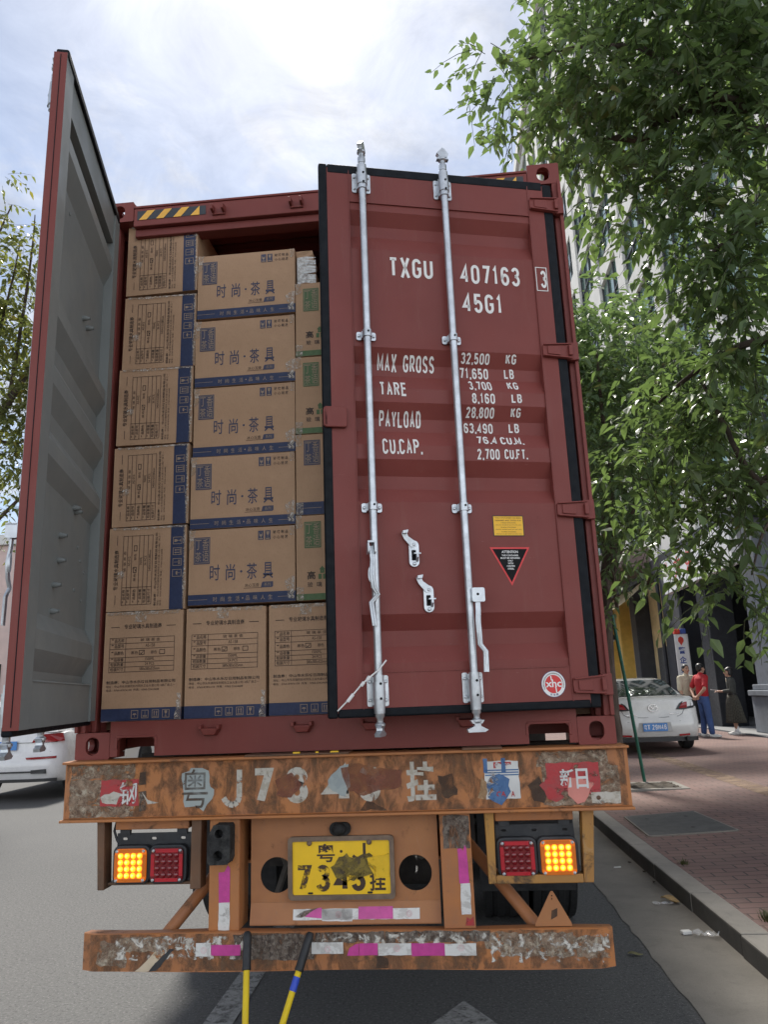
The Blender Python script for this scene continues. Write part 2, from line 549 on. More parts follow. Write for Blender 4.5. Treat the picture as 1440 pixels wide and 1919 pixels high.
# ragged edge of the asphalt against the concrete gutter
pts = []
y = -8.
while y < 90:
    pts.append((gx(1.58, y)+rnd.uniform(-.008, .012), y)); y += .12 if y < 12 else 2.
g = MB()
for a, b in zip(pts, pts[1:]):
    g.add([(a[0], a[1], .004), (gx(2.09, a[1]), a[1], .004), (gx(2.09, b[1]), b[1], .004), (b[0], b[1], .004)], [(0, 1, 2, 3)])
tag(g.build('gutter', 'gutter'), kind='structure')
KH = .12
kb = MB()
y = -8.
while y < 70:
    L = rnd.uniform(.78, 1.0); d = rnd.uniform(-.004, .004); h = rnd.uniform(-.003, .003)
    ya, yb = y, y+L-.006
    P = [(gx(2.07, ya)+d, ya, -.1), (gx(2.235, ya)+d, ya, -.1), (gx(2.235, yb)+d, yb, -.1), (gx(2.07, yb)+d, yb, -.1)]
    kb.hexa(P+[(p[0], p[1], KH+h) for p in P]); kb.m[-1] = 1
    y += L
MT['kerb_face'] = concrete('tar_stained_kerb_face', (.062, .058, .052), .2, (.11, .10, .09), .5, 1.6)  # darker concrete on the road side of each kerbstone
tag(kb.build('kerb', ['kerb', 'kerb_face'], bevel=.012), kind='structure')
def zs(x): return KH-.004+.027*(min(x, 5.3)-2.2)
sw = MB()
xs = [2.233, 3.0, 4.0, 5.3, 7.6]
for i in range(4):
    for ya, yb in ((-8, 20), (20, 90)):
        P = []
        for x, yy in ((xs[i], ya), (xs[i+1], ya), (xs[i+1], yb), (xs[i], yb)):
            P.append((gx(x, yy) if i == 0 and x == xs[0] else x, yy, zs(x)))
        sw.add(P, [(0, 1, 2, 3)])
tag(sw.build('sidewalk', 'brick', fixn=False), kind='structure')
o = MB().add([(4.12, -6, zs(4.12)+.004), (4.4, -6, zs(4.4)+.004), (4.4, 60, zs(4.4)+.004), (4.12, 60, zs(4.12)+.004)], [(0, 1, 2, 3)]).build('tactile_paving', 'tactile')
tag(o, kind='structure')
# worn lane line running under the trailer and the tip of a painted arrow
o = strip('lane_marking', -.745, -.6, .004, -6, 12, 'marking'); tag(o, kind='structure')
o = MB().sheet([(.49, .76), (.27, .36), (.42, .36), (.42, -2.4), (.56, -2.4), (.56, .36), (.71, .36)], lambda a, b: (a, b, .004)).build('road_arrow', 'marking')
tag(o, kind='structure')

# tree pit: stone rim and soil
def pit(cx, cy, label):
    t = empty('tree_pit', (cx, cy, zs(cx)))
    tag(t, label, 'tree pit')
    h = .31
    mb = MB()
    for x0, x1, y0, y1 in ((-h-.09, h+.09, -h-.09, -h), (-h-.09, h+.09, h, h+.09), (-h-.09, -h, -h+.002, h-.002), (h, h+.09, -h+.002, h-.002)):
        mb.box(x0, x1, y0, y1, -.06, .022)
    mb.build('stone_rim', 'kerb', t, bevel=.008)
    r2 = random.Random(3); s = MB()
    n = 12
    vs = [(-h+2*h*i/n, -h+2*h*j/n, .006+r2.uniform(0, .03)) for j in range(n+1) for i in range(n+1)]
    s.add(vs, [(j*(n+1)+i, j*(n+1)+i+1, (j+1)*(n+1)+i+1, (j+1)*(n+1)+i) for j in range(n) for i in range(n)])
    s.build('soil_bed', 'soil', t, fixn=False)
    return t
pit(3.12, 7.75, 'square stone rimmed tree pit with soil behind trailer beam')

# inspection cover
mh = empty('inspection_cover', (0, 0, 0)); tag(mh, 'worn grey rectangular inspection cover set in brick sidewalk', 'manhole cover')
P = [(2.26, 4.3), (3.08, 4.38), (3.02, 5.55), (2.27, 5.42)]
MT['cover'] = concrete('cover_plate', (.085, .085, .082), .2, (.16, .15, .13), .55, 3.)
MB().prism(P, -.02, .012, lambda a, b, c: (a, b, zs(a)+c)).build('cover_plate', 'cover', mh, bevel=.004)
for (a, b) in ((2.75, 4.62), (2.45, 5.2), (2.86, 5.25)):
    MB().lathe([(.02, 0), (.02, .0015)], (a, b, zs(a)+.0125), (0, 0, 1), 12).build('lifting_hole', 'decal_k', mh)
rim = MB()
for i in range(4):
    a, b = Vector(P[i]), Vector(P[(i+1) % 4])
    rim.bar((a.x, a.y, zs(a.x)+.001), (b.x, b.y, zs(b.x)+.001), .035, .02)
rim.build('cover_rim', 'gutter', mh)

# litter
MT['dry_leaf'] = plain('dry_leaf', (.42, .28, .12), .7, 0, .25, 30)
MT['green_leaf_dry'] = plain('fallen_leaf', (.22, .20, .09), .7, 0, .25, 30)
MT['paper'] = plain('white_paper', (.72, .71, .68), .6, 0, .05)
MT['plastic'] = glassy('clear_plastic', (.85, .86, .88), .12, .35)
def leaf_litter(name, c, L, rz, mat, label, curl=.35):
    mb = MB(); n = 7
    vs = []
    for i in range(n+1):
        t = i/n; w = L*.24*math.sin(math.pi*min(1, t*.93+.05))**.8
        for k in (-1, 0, 1):
            vs.append(((t-.5)*L, k*w, .004+abs(k)*w*curl+L*.1*math.sin(t*3+1)**2))
    fs = [(i*3+k, i*3+k+1, i*3+k+4, i*3+k+3) for i in range(n) for k in (0, 1)]
    mb.add(vs, fs)
    o = mb.build(name, mat, smooth=60, fixn=False); o.location = c; o.rotation_euler = (0, 0, rz)
    sm = o.modifiers.new('thick', 'SOLIDIFY'); sm.thickness = .0015
    tag(o, label, 'leaf'); return o
leaf_litter('fallen_leaf', (1.955, 2.5, .006), .15, -.9, 'dry_leaf', 'large curled tan dry leaf lying in gutter against kerb', .6)
leaf_litter('fallen_leaf', (1.47, 1.4, .002), .085, -.15, 'green_leaf_dry', 'olive green fallen leaf on dark asphalt beside the gutter')
for i, (x, y, s, rz) in enumerate(((1.945, 3.75, .04, .5), (1.985, 3.4, .045, 2.), (1.98, 3.05, .05, 1.2))):
    leaf_litter('brown_leaf', (x, y, .006), s, rz, 'soil', ('smallest brown leaf scrap in gutter, farthest from the large tan leaf', 'middle one of three brown leaf scraps along the kerb foot', 'brown leaf scrap nearest the large tan leaf in the gutter')[i], .8)
w = MB().box(-.03, .03, -.022, .022, .0, .02).build('paper_scrap', 'paper', bevel=.005)
w.location = (1.86, 1.78, .005); w.rotation_euler = (0, 0, .2); tag(w, 'small white paper tube end lying in gutter beside clear wrapper', 'litter')
r3 = random.Random(8); wr = MB(); n = 9
vs = [((i/n-.5)*.15, (j/4-.5)*.06*(1+.5*math.sin(i)), .008+r3.uniform(0, .028)) for j in range(5) for i in range(n+1)]
wr.add(vs, [(j*(n+1)+i, j*(n+1)+i+1, (j+1)*(n+1)+i+1, (j+1)*(n+1)+i) for j in range(4) for i in range(n)])
o = wr.build('plastic_wrapper', 'plastic', smooth=80, fixn=False); o.location = (1.96, 1.72, .004); o.rotation_euler = (0, 0, -.35)
tag(o, 'crumpled clear plastic wrapper in gutter beside the kerb', 'litter')
o = wr.build('plastic_film', 'plastic', smooth=80, fixn=False); o.location = (1.89, 2.44, .004); o.rotation_euler = (0, 0, .1); o.scale = (.9, .8, .6)
tag(o, 'small shiny plastic film lying by the tan dry leaf', 'litter')
o = MB().lathe([(.005, 0), (.005, .06)], (-.03, 0, .005), (1, 0, 0), 8).build('cigarette_end', 'paper'); o.location = (1.81, 3.6, .004); o.rotation_euler = (0, 0, .25)
tag(o, 'white cigarette end lying on the concrete gutter', 'litter')
MT['grass'] = plain('grass', (.075, .085, .025), .7, 0, .5, 30)
def tuft(c, n, h, seed):
    r = random.Random(seed); mb = MB()
    for i in range(n):
        a = r.uniform(0, 6.28); d = r.uniform(0, .045); L = r.uniform(.4, 1)*h; b = r.uniform(.2, .9)
        x, y = d*math.cos(a), d*math.sin(a)*1.4; tx, ty = math.cos(a)*b*L, math.sin(a)*b*L
        px, py = -math.sin(a)*.003, math.cos(a)*.003
        mb.add([(x-px, y-py, 0), (x+px, y+py, 0), (x+tx*.5+px*.7, y+ty*.5+py*.7, L*.6), (x+tx*.5-px*.7, y+ty*.5-py*.7, L*.6), (x+tx, y+ty, L*.85)], [(0, 1, 2, 3), (3, 2, 4)])
    o = mb.build('grass_tuft', 'grass', fixn=False); o.location = c
    return o
tag(tuft((2.3, 1.62, KH-.002), 130, .06, 1), 'larger tuft of grass behind the kerb, at right edge', 'grass')
tag(tuft((2.245, 3.15, KH-.002), 60, .045, 2), 'small tuft of grass in the joint behind the kerb', 'grass')
# ------------------------------------------------------------------ shipping container
Z0 = 1.256
CL = 12.19
ZT = Z0+2.896
cont = empty('shipping_container', (0, 0, 0))
tag(cont, 'dark red steel shipping container with open doors, on the orange trailer', 'container')

def casting(x0, z0, y0, top):
    """hollow corner casting; x0 = outer face x"""
    sg = 1 if x0 > 0 else -1
    w, h, d, t = .162, .118, .178, .026
    xa, xb = sorted((x0, x0-sg*w))
    mb = MB()
    dy = 1 if y0 < 1 else -1
    cx = (xa+xb)/2; cz = z0+h/2
    mb.holed(rrect(xa, xb, z0, z0+h, .006, 2), [rrect(cx-.032, cx+.032, cz-.04, cz+.04, .031, 5)], y0, y0+dy*t, lambda a, b, c: (a, c, b))
    ya, yb = sorted((y0+dy*t, y0+dy*d))
    cy = (ya+yb)/2
    xo0, xo1 = sorted((x0-sg*.0005, x0-sg*t))
    mb.holed(rrect(ya, yb, z0, z0+h, .004, 2), [rrect(cy-.036, cy+.036, cz-.026, cz+.026, .025, 5)], xo0, xo1, lambda a, b, c: (c, a, b))
    zc = z0+h-t if top else z0
    x2, x3 = sorted((x0-sg*(t+.001), x0-sg*(w-.001)))
    c2x = (x2+x3)/2
    mb.holed(rrect(x2, x3, ya, yb, .004, 2), [rrect(c2x-.03, c2x+.03, cy-.055, cy+.055, .029, 5)], zc+.001, zc+t-.001, lambda a, b, c: (a, b, c))
    mb.box(x2, x3, ya, yb, (z0+.001 if top else z0+h-t), (z0+t if top else z0+h-.001))
    xi0, xi1 = sorted((x0-sg*(w-.0005), x0-sg*(w-t)))
    mb.box(xi0, xi1, ya, yb, z0+t+.001, z0+h-t-.001)
    mb.box(x2, x3, yb-t if dy > 0 else ya, yb-.001 if dy > 0 else ya+t, z0+t+.001, z0+h-t-.001)
    return mb.build('corner_casting', 'red', cont)
for x0 in (-1.219, 1.219):
    for y0 in (0.0, CL):
        casting(x0, Z0, y0, False); casting(x0, ZT-.118, y0, True)
# posts
for sg in (-1, 1):
    mb = MB()
    def bx(xa, xb, *r): mb.box(*sorted((sg*xa, sg*xb)), *r)
    bx(1.176, 1.217, .0, .15, Z0+.118, ZT-.118)
    bx(1.200, 1.2172, -.024, .0, Z0+.12, ZT-.12)
    bx(1.150, 1.1758, .055, .11, Z0+.118, ZT-.118)
    mb.build('corner_post', 'red', cont, bevel=.004)
# header with the hazard stripes
hd = MB()
hd.box(-1.056, 1.056, .002, .055, 4.0, 4.108)
hd.box(-1.056, 1.056, .03, .11, 3.955, 3.999)
hd.box(-1.056, 1.056, -.004, .06, 4.1085, 4.122)
header = hd.build('header', 'red', cont, bevel=.004)
for sg in (-1, 1):
    mb = MB()
    x0, x1, za, zb = .655, 1.035, 4.036, 4.09
    mb.sheet([(sg*x0, za), (sg*x1, za), (sg*x1, zb), (sg*x0, zb)], lambda a, b: (a, -.0005, b), 0)
    k = 4; st = (x1-x0)/k
    for i in range(k):
        a = -x1+i*st if sg < 0 else x0+i*st
        L = [(a+.01, za), (a+.052, za), (a+.098, zb), (a+.056, zb)]
        if (i == 3): L = [(a+.01, za), (a+.06, za), (a+.06, zb)]
        mb.sheet(L, lambda p, q: (p, -.0016, q), 1)
    mb.build('hazard_stripes', ['haz_k', 'haz_y'], header, fixn=False)
for x in (-.583, -.16, .16, .583):
    mb = MB()
    for s in (-1, 1):
        mb.prism([(0, .0), (-.045, .006), (-.05, .03), (-.02, .04), (0, .044)], x+s*.022, x+s*.036, lambda a, b, c: (c, a, 4.03+b))
    mb.box(x-.036, x+.036, -.008, .0, 4.024, 4.05)
    mb.build('lock_keeper', 'red', header, bevel=.002)
# sill with its two lashing pockets
sl = MB()
pk = []
def pocket(a, b): return [(a, 1.266), (a, 1.337), (a+.012, 1.349), (b-.012, 1.349), (b, 1.337), (b, 1.266)]
poly = [(-1.056, 1.266)]+pocket(-1.02, -.845)+pocket(.845, 1.02)+[(1.056, 1.266), (1.056, 1.42), (-1.056, 1.42)]
sl.holed(poly, [], .002, .03, lambda a, b, c: (a, c, b))
sl.box(-1.056, 1.056, .031, .14, 1.40, 1.419)
for a, b in ((-1.026, -.839), (.839, 1.026)):
    sl.bar((a, .004, 1.30), (a, .004, 1.352), .012, .012); sl.bar((b, .004, 1.30), (b, .004, 1.352), .012, .012)
    sl.bar((a, .004, 1.354), (b, .004, 1.354), .012, .012)
sill = sl.build('sill', 'red', cont, bevel=.0025)
for x in (-.579, -.156, .156, .579):
    mb = MB()
    mb.hexa([(x-.03, 0.002, 1.345), (x+.03, 0.002, 1.345), (x+.024, -.035, 1.35), (x-.024, -.035, 1.35), (x-.046, .002, 1.383), (x+.046, .002, 1.383), (x+.044, -.04, 1.378), (x-.044, -.04, 1.378)])
    mb.box(x-.048, x-.034, -.046, .0, 1.375, 1.395); mb.box(x+.034, x+.048, -.046, .0, 1.375, 1.395)
    mb.build('lock_keeper', 'red', sill, bevel=.003)
# body: corrugated sides, roof, front, rails, floor
def corr(L, pitch=.278, d=.036):
    P = []; y = 0
    while y < L:
        for f, k in ((0, 0), (.26, 0), (.5, 1), (.76, 1)):
            if y+f*pitch < L: P.append((y+f*pitch, k*d))
        y += pitch
    P.append((L, 0)); return P
for sg in (-1, 1):
    mb = MB()
    pr = corr(CL-.34)
    for i, (a, b) in enumerate(zip(pr, pr[1:])):
        P = []
        for (yy, dd) in (a, b):
            for z in (Z0+.162, ZT-.07):
                P += [(sg*(1.205-dd), .17+yy, z), (sg*(1.202-dd), .17+yy, z)]
        mb.hexa([P[0], P[1], P[5], P[4], P[2], P[3], P[7], P[6]])
    w = mb.build('side_wall', 'red', cont)
    mb = MB()
    xa, xb = sorted((sg*1.15, sg*1.214))
    mb.box(xa, xb, .18, CL-.18, Z0+.02, Z0+.16)
    mb.build('bottom_rail', 'red', cont)
    mb = MB().box(xa, xb, .18, CL-.18, ZT-.069, ZT-.012); mb.build('top_rail', 'red', cont)
mb = MB()
for a, b in zip(corr(CL-.2, .21, .02), corr(CL-.2, .21, .02)[1:]):
    mb.hexa([(-1.148, .1+a[0], ZT-.06+a[1]), (1.148, .1+a[0], ZT-.06+a[1]), (1.148, .1+b[0], ZT-.06+b[1]), (-1.148, .1+b[0], ZT-.06+b[1]),
             (-1.148, .1+a[0], ZT-.056+a[1]), (1.148, .1+a[0], ZT-.056+a[1]), (1.148, .1+b[0], ZT-.056+b[1]), (-1.148, .1+b[0], ZT-.056+b[1])])
mb.build('roof', 'red', cont)
MB().box(-1.14, 1.14, .141, CL-.1, 1.38, 1.418).build('floor', 'floorwood', cont)
mb = MB()
y = .4
while y < CL-.3: mb.box(-1.149, 1.149, y, y+.06, Z0+.03, 1.378); y += .32
mb.build('underframe', 'red', cont)
MB().box(-1.15, 1.15, CL-.06, CL-.02, Z0+.02, ZT-.07).build('front_wall', 'red', cont)

# ---- doors
TR = [(3.77, 3.708, 3.648, 3.561), (3.058, 2.988, 2.93, 2.857), (2.79, 2.722, 2.66, 2.585), (2.518, 2.448, 2.388, 2.32), (1.829, 1.761, 1.694, 1.624)]
DP = -.041
FL = -.004
PROF = [(3.81, FL)]
for a, b, c, d in TR: PROF += [(a, FL), (b, DP), (c, DP), (d, FL)]
PROF += [(1.591, FL)]
def prof(z):
    if z >= PROF[0][0] or z <= PROF[-1][0]: return FL
    for (z1, n1), (z2, n2) in zip(PROF, PROF[1:]):
        if z2 <= z <= z1: return n1+(n2-n1)*(z1-z)/(z1-z2)
    return FL
DW = 1.155
def make_door(hinge, th, left):
    sg = 1 if left else -1
    u = Vector((sg*math.cos(th), -math.sin(th), 0)); n = Vector((-sg*math.sin(th), -math.cos(th), 0))
    H = Vector(hinge)
    P = lambda s, d, z: tuple(H+u*s+n*d+Vector((0, 0, z)))
    return P
def door_frame(mb, s0, s1, z0, z1, P, n0=0., n1=-.05, side=0):
    vs = [P(s, d, z) for s in (s0, s1) for d in (n0, n1) for z in (z0, z1)]
    # faces: s0, s1, outer(n0), inner(n1), z0, z1
    mb.add(vs, [(0, 1, 3, 2), (4, 6, 7, 5), (0, 4, 5, 1), (0, 2, 6, 4), (1, 5, 7, 3)], side)
    mb.f[-3:-2]; mb.m[-3] = 0; mb.m[-2] = 0; mb.m[-1] = 0
    k = len(mb.v)-8
    mb.add([], [], 0)
    mb.f.append((k+2, k+3, k+7, k+6)); mb.m.append(1)
def build_door(name_label, hinge, th, left):
    P = make_door(hinge, th, left)
    mb = MB()
    door_frame(mb, .03, .13, 1.43, 3.99, P, side=1 if left else 0)
    door_frame(mb, 1.045, DW, 1.43, 3.99, P, side=0)
    if left:   # inner cheeks show grey
        for s, e in ((1.045, -.0006),):
            mb.add([P(s+e, -.008, 1.45), P(s+e, -.05, 1.45), P(s+e, -.05, 3.97), P(s+e, -.008, 3.97)], [(0, 1, 2, 3)], 1)
    door_frame(mb, .1305, 1.0445, 3.81, 3.99, P, side=0, n1=-.042)
    if left: mb.m[-2] = mb.m[-3] = 1
    door_frame(mb, .1305, 1.0445, 1.43, 1.588, P, side=0, n1=-.042)
    for (za, na), (zb, nb) in zip(PROF, PROF[1:]):
        s0, s1 = .1305, 1.0445
        mb.add([P(s0, na, za), P(s1, na, za), P(s1, nb, zb), P(s0, nb, zb)], [(0, 1, 2, 3)], 0)
        mb.add([P(s0, na-.003, za), P(s1, na-.003, za), P(s1, nb-.003, zb), P(s0, nb-.003, zb)], [(0, 1, 2, 3)], 1)
    if left:   # thin ledge lines inside
        mb.add([P(.13, -.0425, 1.59), P(1.045, -.0425, 1.59), P(1.045, -.046, 1.584), P(.13, -.046, 1.584)], [(0, 1, 2, 3)], 1)
    d = mb.build('left_door' if False else 'door', ['red', 'grey'], cont, fixn=False)
    d['label'] = name_label
    # weld seams
    w = MB()
    for s in (.13, 1.045): w.bar(P(s, .0005, 1.44), P(s, .0005, 3.98), .006, .004)
    for z in (1.589, 3.81): w.bar(P(.133, .0005, z), P(1.042, .0005, z), .006, .004)
    w.build('weld_seam', 'red', d)
    # gasket
    def gbar(pa, pb, w_, t_):
        g = MB(); a, b = Vector(pa), Vector(pb); g.bar(a, b, w_, t_, 0, Vector((P(0, 1, 0)))-Vector(P(0, 0, 0)))
        g.build('gasket', 'gasket', d, bevel=.008, seg=3)
    gbar(P(.026, -.012, 1.41), P(.026, -.012, 4.0), .05, .03)
    gbar(P(.05, -.012, 1.428), P(1.15, -.012, 1.428), .036, .034)
    if not left:
        gbar(P(.05, -.012, 3.985), P(1.15, -.012, 3.985), .05, .03)
        gbar(P(1.171, -.012, 1.41), P(1.171, -.012, 4.008), .04, .034)
    else:
        gbar(P(.05, -.03, 3.992), P(1.15, -.03, 3.992), .04, .05)
    # locking bars
    for k, s in enumerate((.985, .578)):
        n0 = .036
        b = MB()
        b.tube([P(s, n0, 1.42), P(s, n0, 4.02)], .0165, 16)
        for zt, dr in ((4.01, 1), (1.43, -1)):      # cams
            b.lathe([(.019, 0), (.019, .03), (.013, .038), (.013, .052), (.021, .058), (.021, .066), (.012, .072), (.012, .09)], P(s, n0, zt-dr*.012), (0, 0, dr), 14)
            zc = zt+dr*.068
            uu = Vector(P(1, 0, 0))-Vector(P(0, 0, 0)); nn = Vector(P(0, 1, 0))-Vector(P(0, 0, 0))
            if left or k == 1: a1, a2 = uu, nn
            else: a1, a2 = (uu*.45+nn*.9), (uu*.9-nn*.45)
            c = Vector(P(s, n0, zc))
            def cam(pts, mb=b, c=c, a1=a1, a2=a2, dr=dr):
                mb.prism(pts, -.012, .012, lambda x, y, t: tuple(c+a1*x+a2*t+Vector((0, 0, dr*y))))
            if dr < 0: cam([(-.012, -.02), (.012, -.02), (.014, .004), (.045, .016), (.04, .028), (-.03, .028), (-.045, .02), (-.014, .004)])
            else: cam([(-.014, -.02), (.014, -.02), (.018, .0), (.03, .012), (.0, .046), (-.012, .038), (-.03, .012)])
            cam([(-.03, -.02), (.03, -.02), (.02, -.006), (-.02, -.006)])
        b.build('locking_bar', 'galv', d, smooth=40)
        for zc, hh, sleeve in ((3.909, .052, True), (3.103, .02, False), (2.29, .02, False), (1.514, .062, True)):
            br = MB()
            for e in (-1, 1):
                br.prism(rrect(min(e*.02, e*.045), max(e*.02, e*.045), -hh, hh, .008, 3), .001, .007, lambda x, y, t: P(s+x, t, zc+y))
                for q in ((-.6, .6) if sleeve else (0,)):
                    br.lathe([(.0075, 0), (.0075, .004), (.004, .007)], P(s+e*.034, .007, zc+q*hh), Vector(P(0, 1, 0))-Vector(P(0, 0, 0)), 8)
            if sleeve:
                up = 1 if zc > 3 else -1
                br.tube([P(s, n0, zc-hh*.55), P(s, n0, zc+hh*.55)], .0255, 18)
                br.tube([P(s, n0, zc+up*hh*.5), P(s, n0, zc+up*(hh+.028))], [.024, .0225], 18)
                br.tube([P(s, n0, zc-up*hh*1.0), P(s, n0, zc-up*hh*.5)], .0215, 18)
                br.prism([(-.025, -hh*.9), (.025, -hh*.9), (.025, hh*.9), (-.025, hh*.9)], .002, .03, lambda x, y, t: P(s+x, t, zc+y))
                for q in (-.5, .45):
                    br.lathe([(.0055, 0), (.0055, .003)], P(s-.003, n0+.0245, zc+q*hh), Vector(P(0, 1, 0))-Vector(P(0, 0, 0)), 10, 1)
            else:
                br.tube([P(s, n0, zc-.017), P(s, n0, zc+.017)], .0215, 18)
                br.prism([(-.024, -.016), (.024, -.016), (.024, .016), (-.024, .016)], .002, .026, lambda x, y, t: P(s+x, t, zc+y))
                br.lathe([(.005, 0), (.005, .003)], P(s-.003, n0+.0205, zc+.004), Vector(P(0, 1, 0))-Vector(P(0, 0, 0)), 10, 1)
            br.build('bar_bracket', ['galv', 'decal_k'], d, smooth=35)
    # handles
    h = MB()
    for e in (-1, 1):
        h.prism(rrect(-.022, .022, -.028, .024, .008), e*.014-.003, e*.014+.003, lambda x, y, t: P(1.003+t, .06+x, 2.105+y))
    h.prism([(-.017, .018), (.017, .018), (.017, .026), (-.017, .026)], -.018, .02, lambda x, y, t: P(1.003+x, .062+t, 2.105+y))
    pth = [(1.003, .062, 2.11), (.998, .064, 2.05), (1.003, .07, 1.99), (.998, .066, 1.935), (.98, .064, 1.905), (1.009, .066, 1.872), (.999, .07, 1.775)]
    for dx in (-.004, .006):
        h.tube([P(s+dx, nn_, z) for s, nn_, z in pth], [.006, .006, .0065, .0065, .006, .006, .0055], 8)
    h.prism(circle(1.008, 1.99, .012, 16, .035), .058, .066, lambda a, b, c: P(a, c, b))
    h.lathe([(.006, 0), (.006, .004)], P(1.008, .066, 1.992), Vector(P(0, 1, 0))-Vector(P(0, 0, 0)), 10, 1)
    h.build('handle', ['galv', 'decal_k'], d, smooth=40)
    h = MB()
    h.prism(rrect(-.03, .026, -.03, .03, .007), .046, .072, lambda x, y, t: P(.549+x, t, 1.898+y))
    h.lathe([(.006, 0), (.004, .004)], P(.55, .0725, 1.9), Vector(P(0, 1, 0))-Vector(P(0, 0, 0)), 10, 1)
    pth = [(.549, .06, 1.885), (.55, .062, 1.83), (.555, .068, 1.79), (.552, .066, 1.69), (.53, .066, 1.66), (.533, .07, 1.575)]
    for dx, rr in ((-.007, .005), (.0, .007), (.007, .005)):
        h.tube([P(s+dx, nn_, z) for s, nn_, z in pth], rr, 8)
    h.build('handle', ['galv', 'decal_k'], d, smooth=40)
    # catches
    for (sc, zc) in ((.806, 2.085), (.75, 1.888)):
        c = MB()
        c.holed(rrect(-.022, .022, -.055, .06, .0215, 6), [rrect(-.011, .009, -.028, .018, .003, 2)], .001, .009, lambda x, y, t: P(sc-x, t, zc+y))
        c.sheet([(-.011, -.028), (.009, -.028), (.009, .018), (-.011, .018)], lambda x, y: P(sc-x, .0009, zc+y), 1)
        c.prism([(-.03, .1), (-.05, .1), (-.052, .088), (-.042, .066), (-.012, .03), (.012, .036), (.012, .052), (-.024, .078), (-.028, .09)], .0095, .014, lambda x, y, t: P(sc-x, t, zc+y))
        c.prism([(-.05, .1), (-.026, .104), (-.03, .09), (-.05, .088)], .014, .034, lambda x, y, t: P(sc-x, t, zc+y))
        c.tube([P(sc-.012, .008, zc-.03), P(sc-.012, .026, zc-.014), P(sc-.012, .024, zc+.002)], .006, 8)
        c.prism([(-.004, -.002), (.026, -.002), (.026, .003), (-.004, .003)], .008, .03, lambda x, y, t: P(sc-x, t, zc+y))
        for q in (.042, -.042): c.lathe([(.008, 0), (.008, .004), (.004, .007)], P(sc, .0095, zc+q), Vector(P(0, 1, 0))-Vector(P(0, 0, 0)), 10)
        c.build('handle_catch', ['galv', 'decal_k'], d, smooth=35)
    # hinges
    for zc in (3.874, 3.075, 2.29, 1.507):
        hg = MB()
        hg.prism([(.128, -.026), (.12, -.032), (.0, -.04), (-.02, -.04), (-.02, .04), (.0, .04), (.12, .032), (.128, .026)], .002, .014, lambda x, y, t: P(x, t, zc+y))
        hg.prism([(.105, -.02), (.04, -.024), (.04, .024), (.105, .02)], .014, .02, lambda x, y, t: P(x, t, zc+y))
        hg.prism([(.125, .024), (-.018, .034), (-.018, .04), (.125, .031)], .014, .024, lambda x, y, t: P(x, t, zc+y))
        hg.prism([(.125, -.024), (-.018, -.034), (-.018, -.04), (.125, -.031)], .014, .024, lambda x, y, t: P(x, t, zc+y))
        hg.prism([(.0, -.025), (-.018, -.025), (-.018, .025), (.0, .025)], .014, .03, lambda x, y, t: P(x, t, zc+y))
        hg.tube([P(-.012, .004, zc-.042), P(-.012, .004, zc+.042)], .015, 12)
        sx = -1 if left else 1
        xa, xb = sorted((sx*1.178, sx*1.218))
        hg.box(xa, xb, -.04, .0, zc-.045, zc+.045)
        hg.build('hinge', 'red', d, bevel=.002)
    return d, P
DR, PR = build_door('right door slightly ajar, with white stencilled numbers', (1.165, -.03, 0), R(15.6), False)
DL, PL = build_door('left door swung wide open, showing its grey inner face', (-1.165, -.03, 0), R(76.), True)
# lug that overlaps the closed pair
mb = MB()
mb.prism(rrect(1.085, 1.188, 2.655, 2.752, .012), .004, .02, lambda a, b, c: PR(a, c, b))
mb.prism(rrect(1.17, 1.19, 2.66, 2.748, .008), -.05, .02, lambda a, b, c: PR(a, c, b))
mb.build('overlap_lug', 'red', DR, bevel=.004)
MB().bar(PL(DW+.0008, -.026, 1.44), PL(DW+.0008, -.026, 3.98), .003, .002).build('edge_seam', 'gasket', DL)
# bolts and pins on the inside of the left door
bl = [(.5, 3.19), (.425, 3.18), (.47, 2.32), (.44, 2.31), (.66, 2.16), (.66, 2.06), (.71, 1.955), (.72, 1.853)]
for s, z in bl:
    q = MB(); q.lathe([(.012, 0), (.012, .012), (.006, .03), (.008, .034)], PL(s, FL-.003, z), Vector(PL(0, -1, 0))-Vector(PL(0, 0, 0)), 10)
    q.build('bolt', 'grey', DL, smooth=40)
for s, z in ((.36, 2.17), (.3, 2.12), (.22, 2.08), (.38, 1.98), (.25, 1.95), (.4, 1.8), (.28, 1.78), (.82, 3.5), (.93, 2.4)):
    q = MB(); q.lathe([(.008, 0), (.008, .003), (.003, .006)], PL(s, FL-.003, z), Vector(PL(0, -1, 0))-Vector(PL(0, 0, 0)), 8)
    q.build('rivet', 'grey', DL, smooth=40)


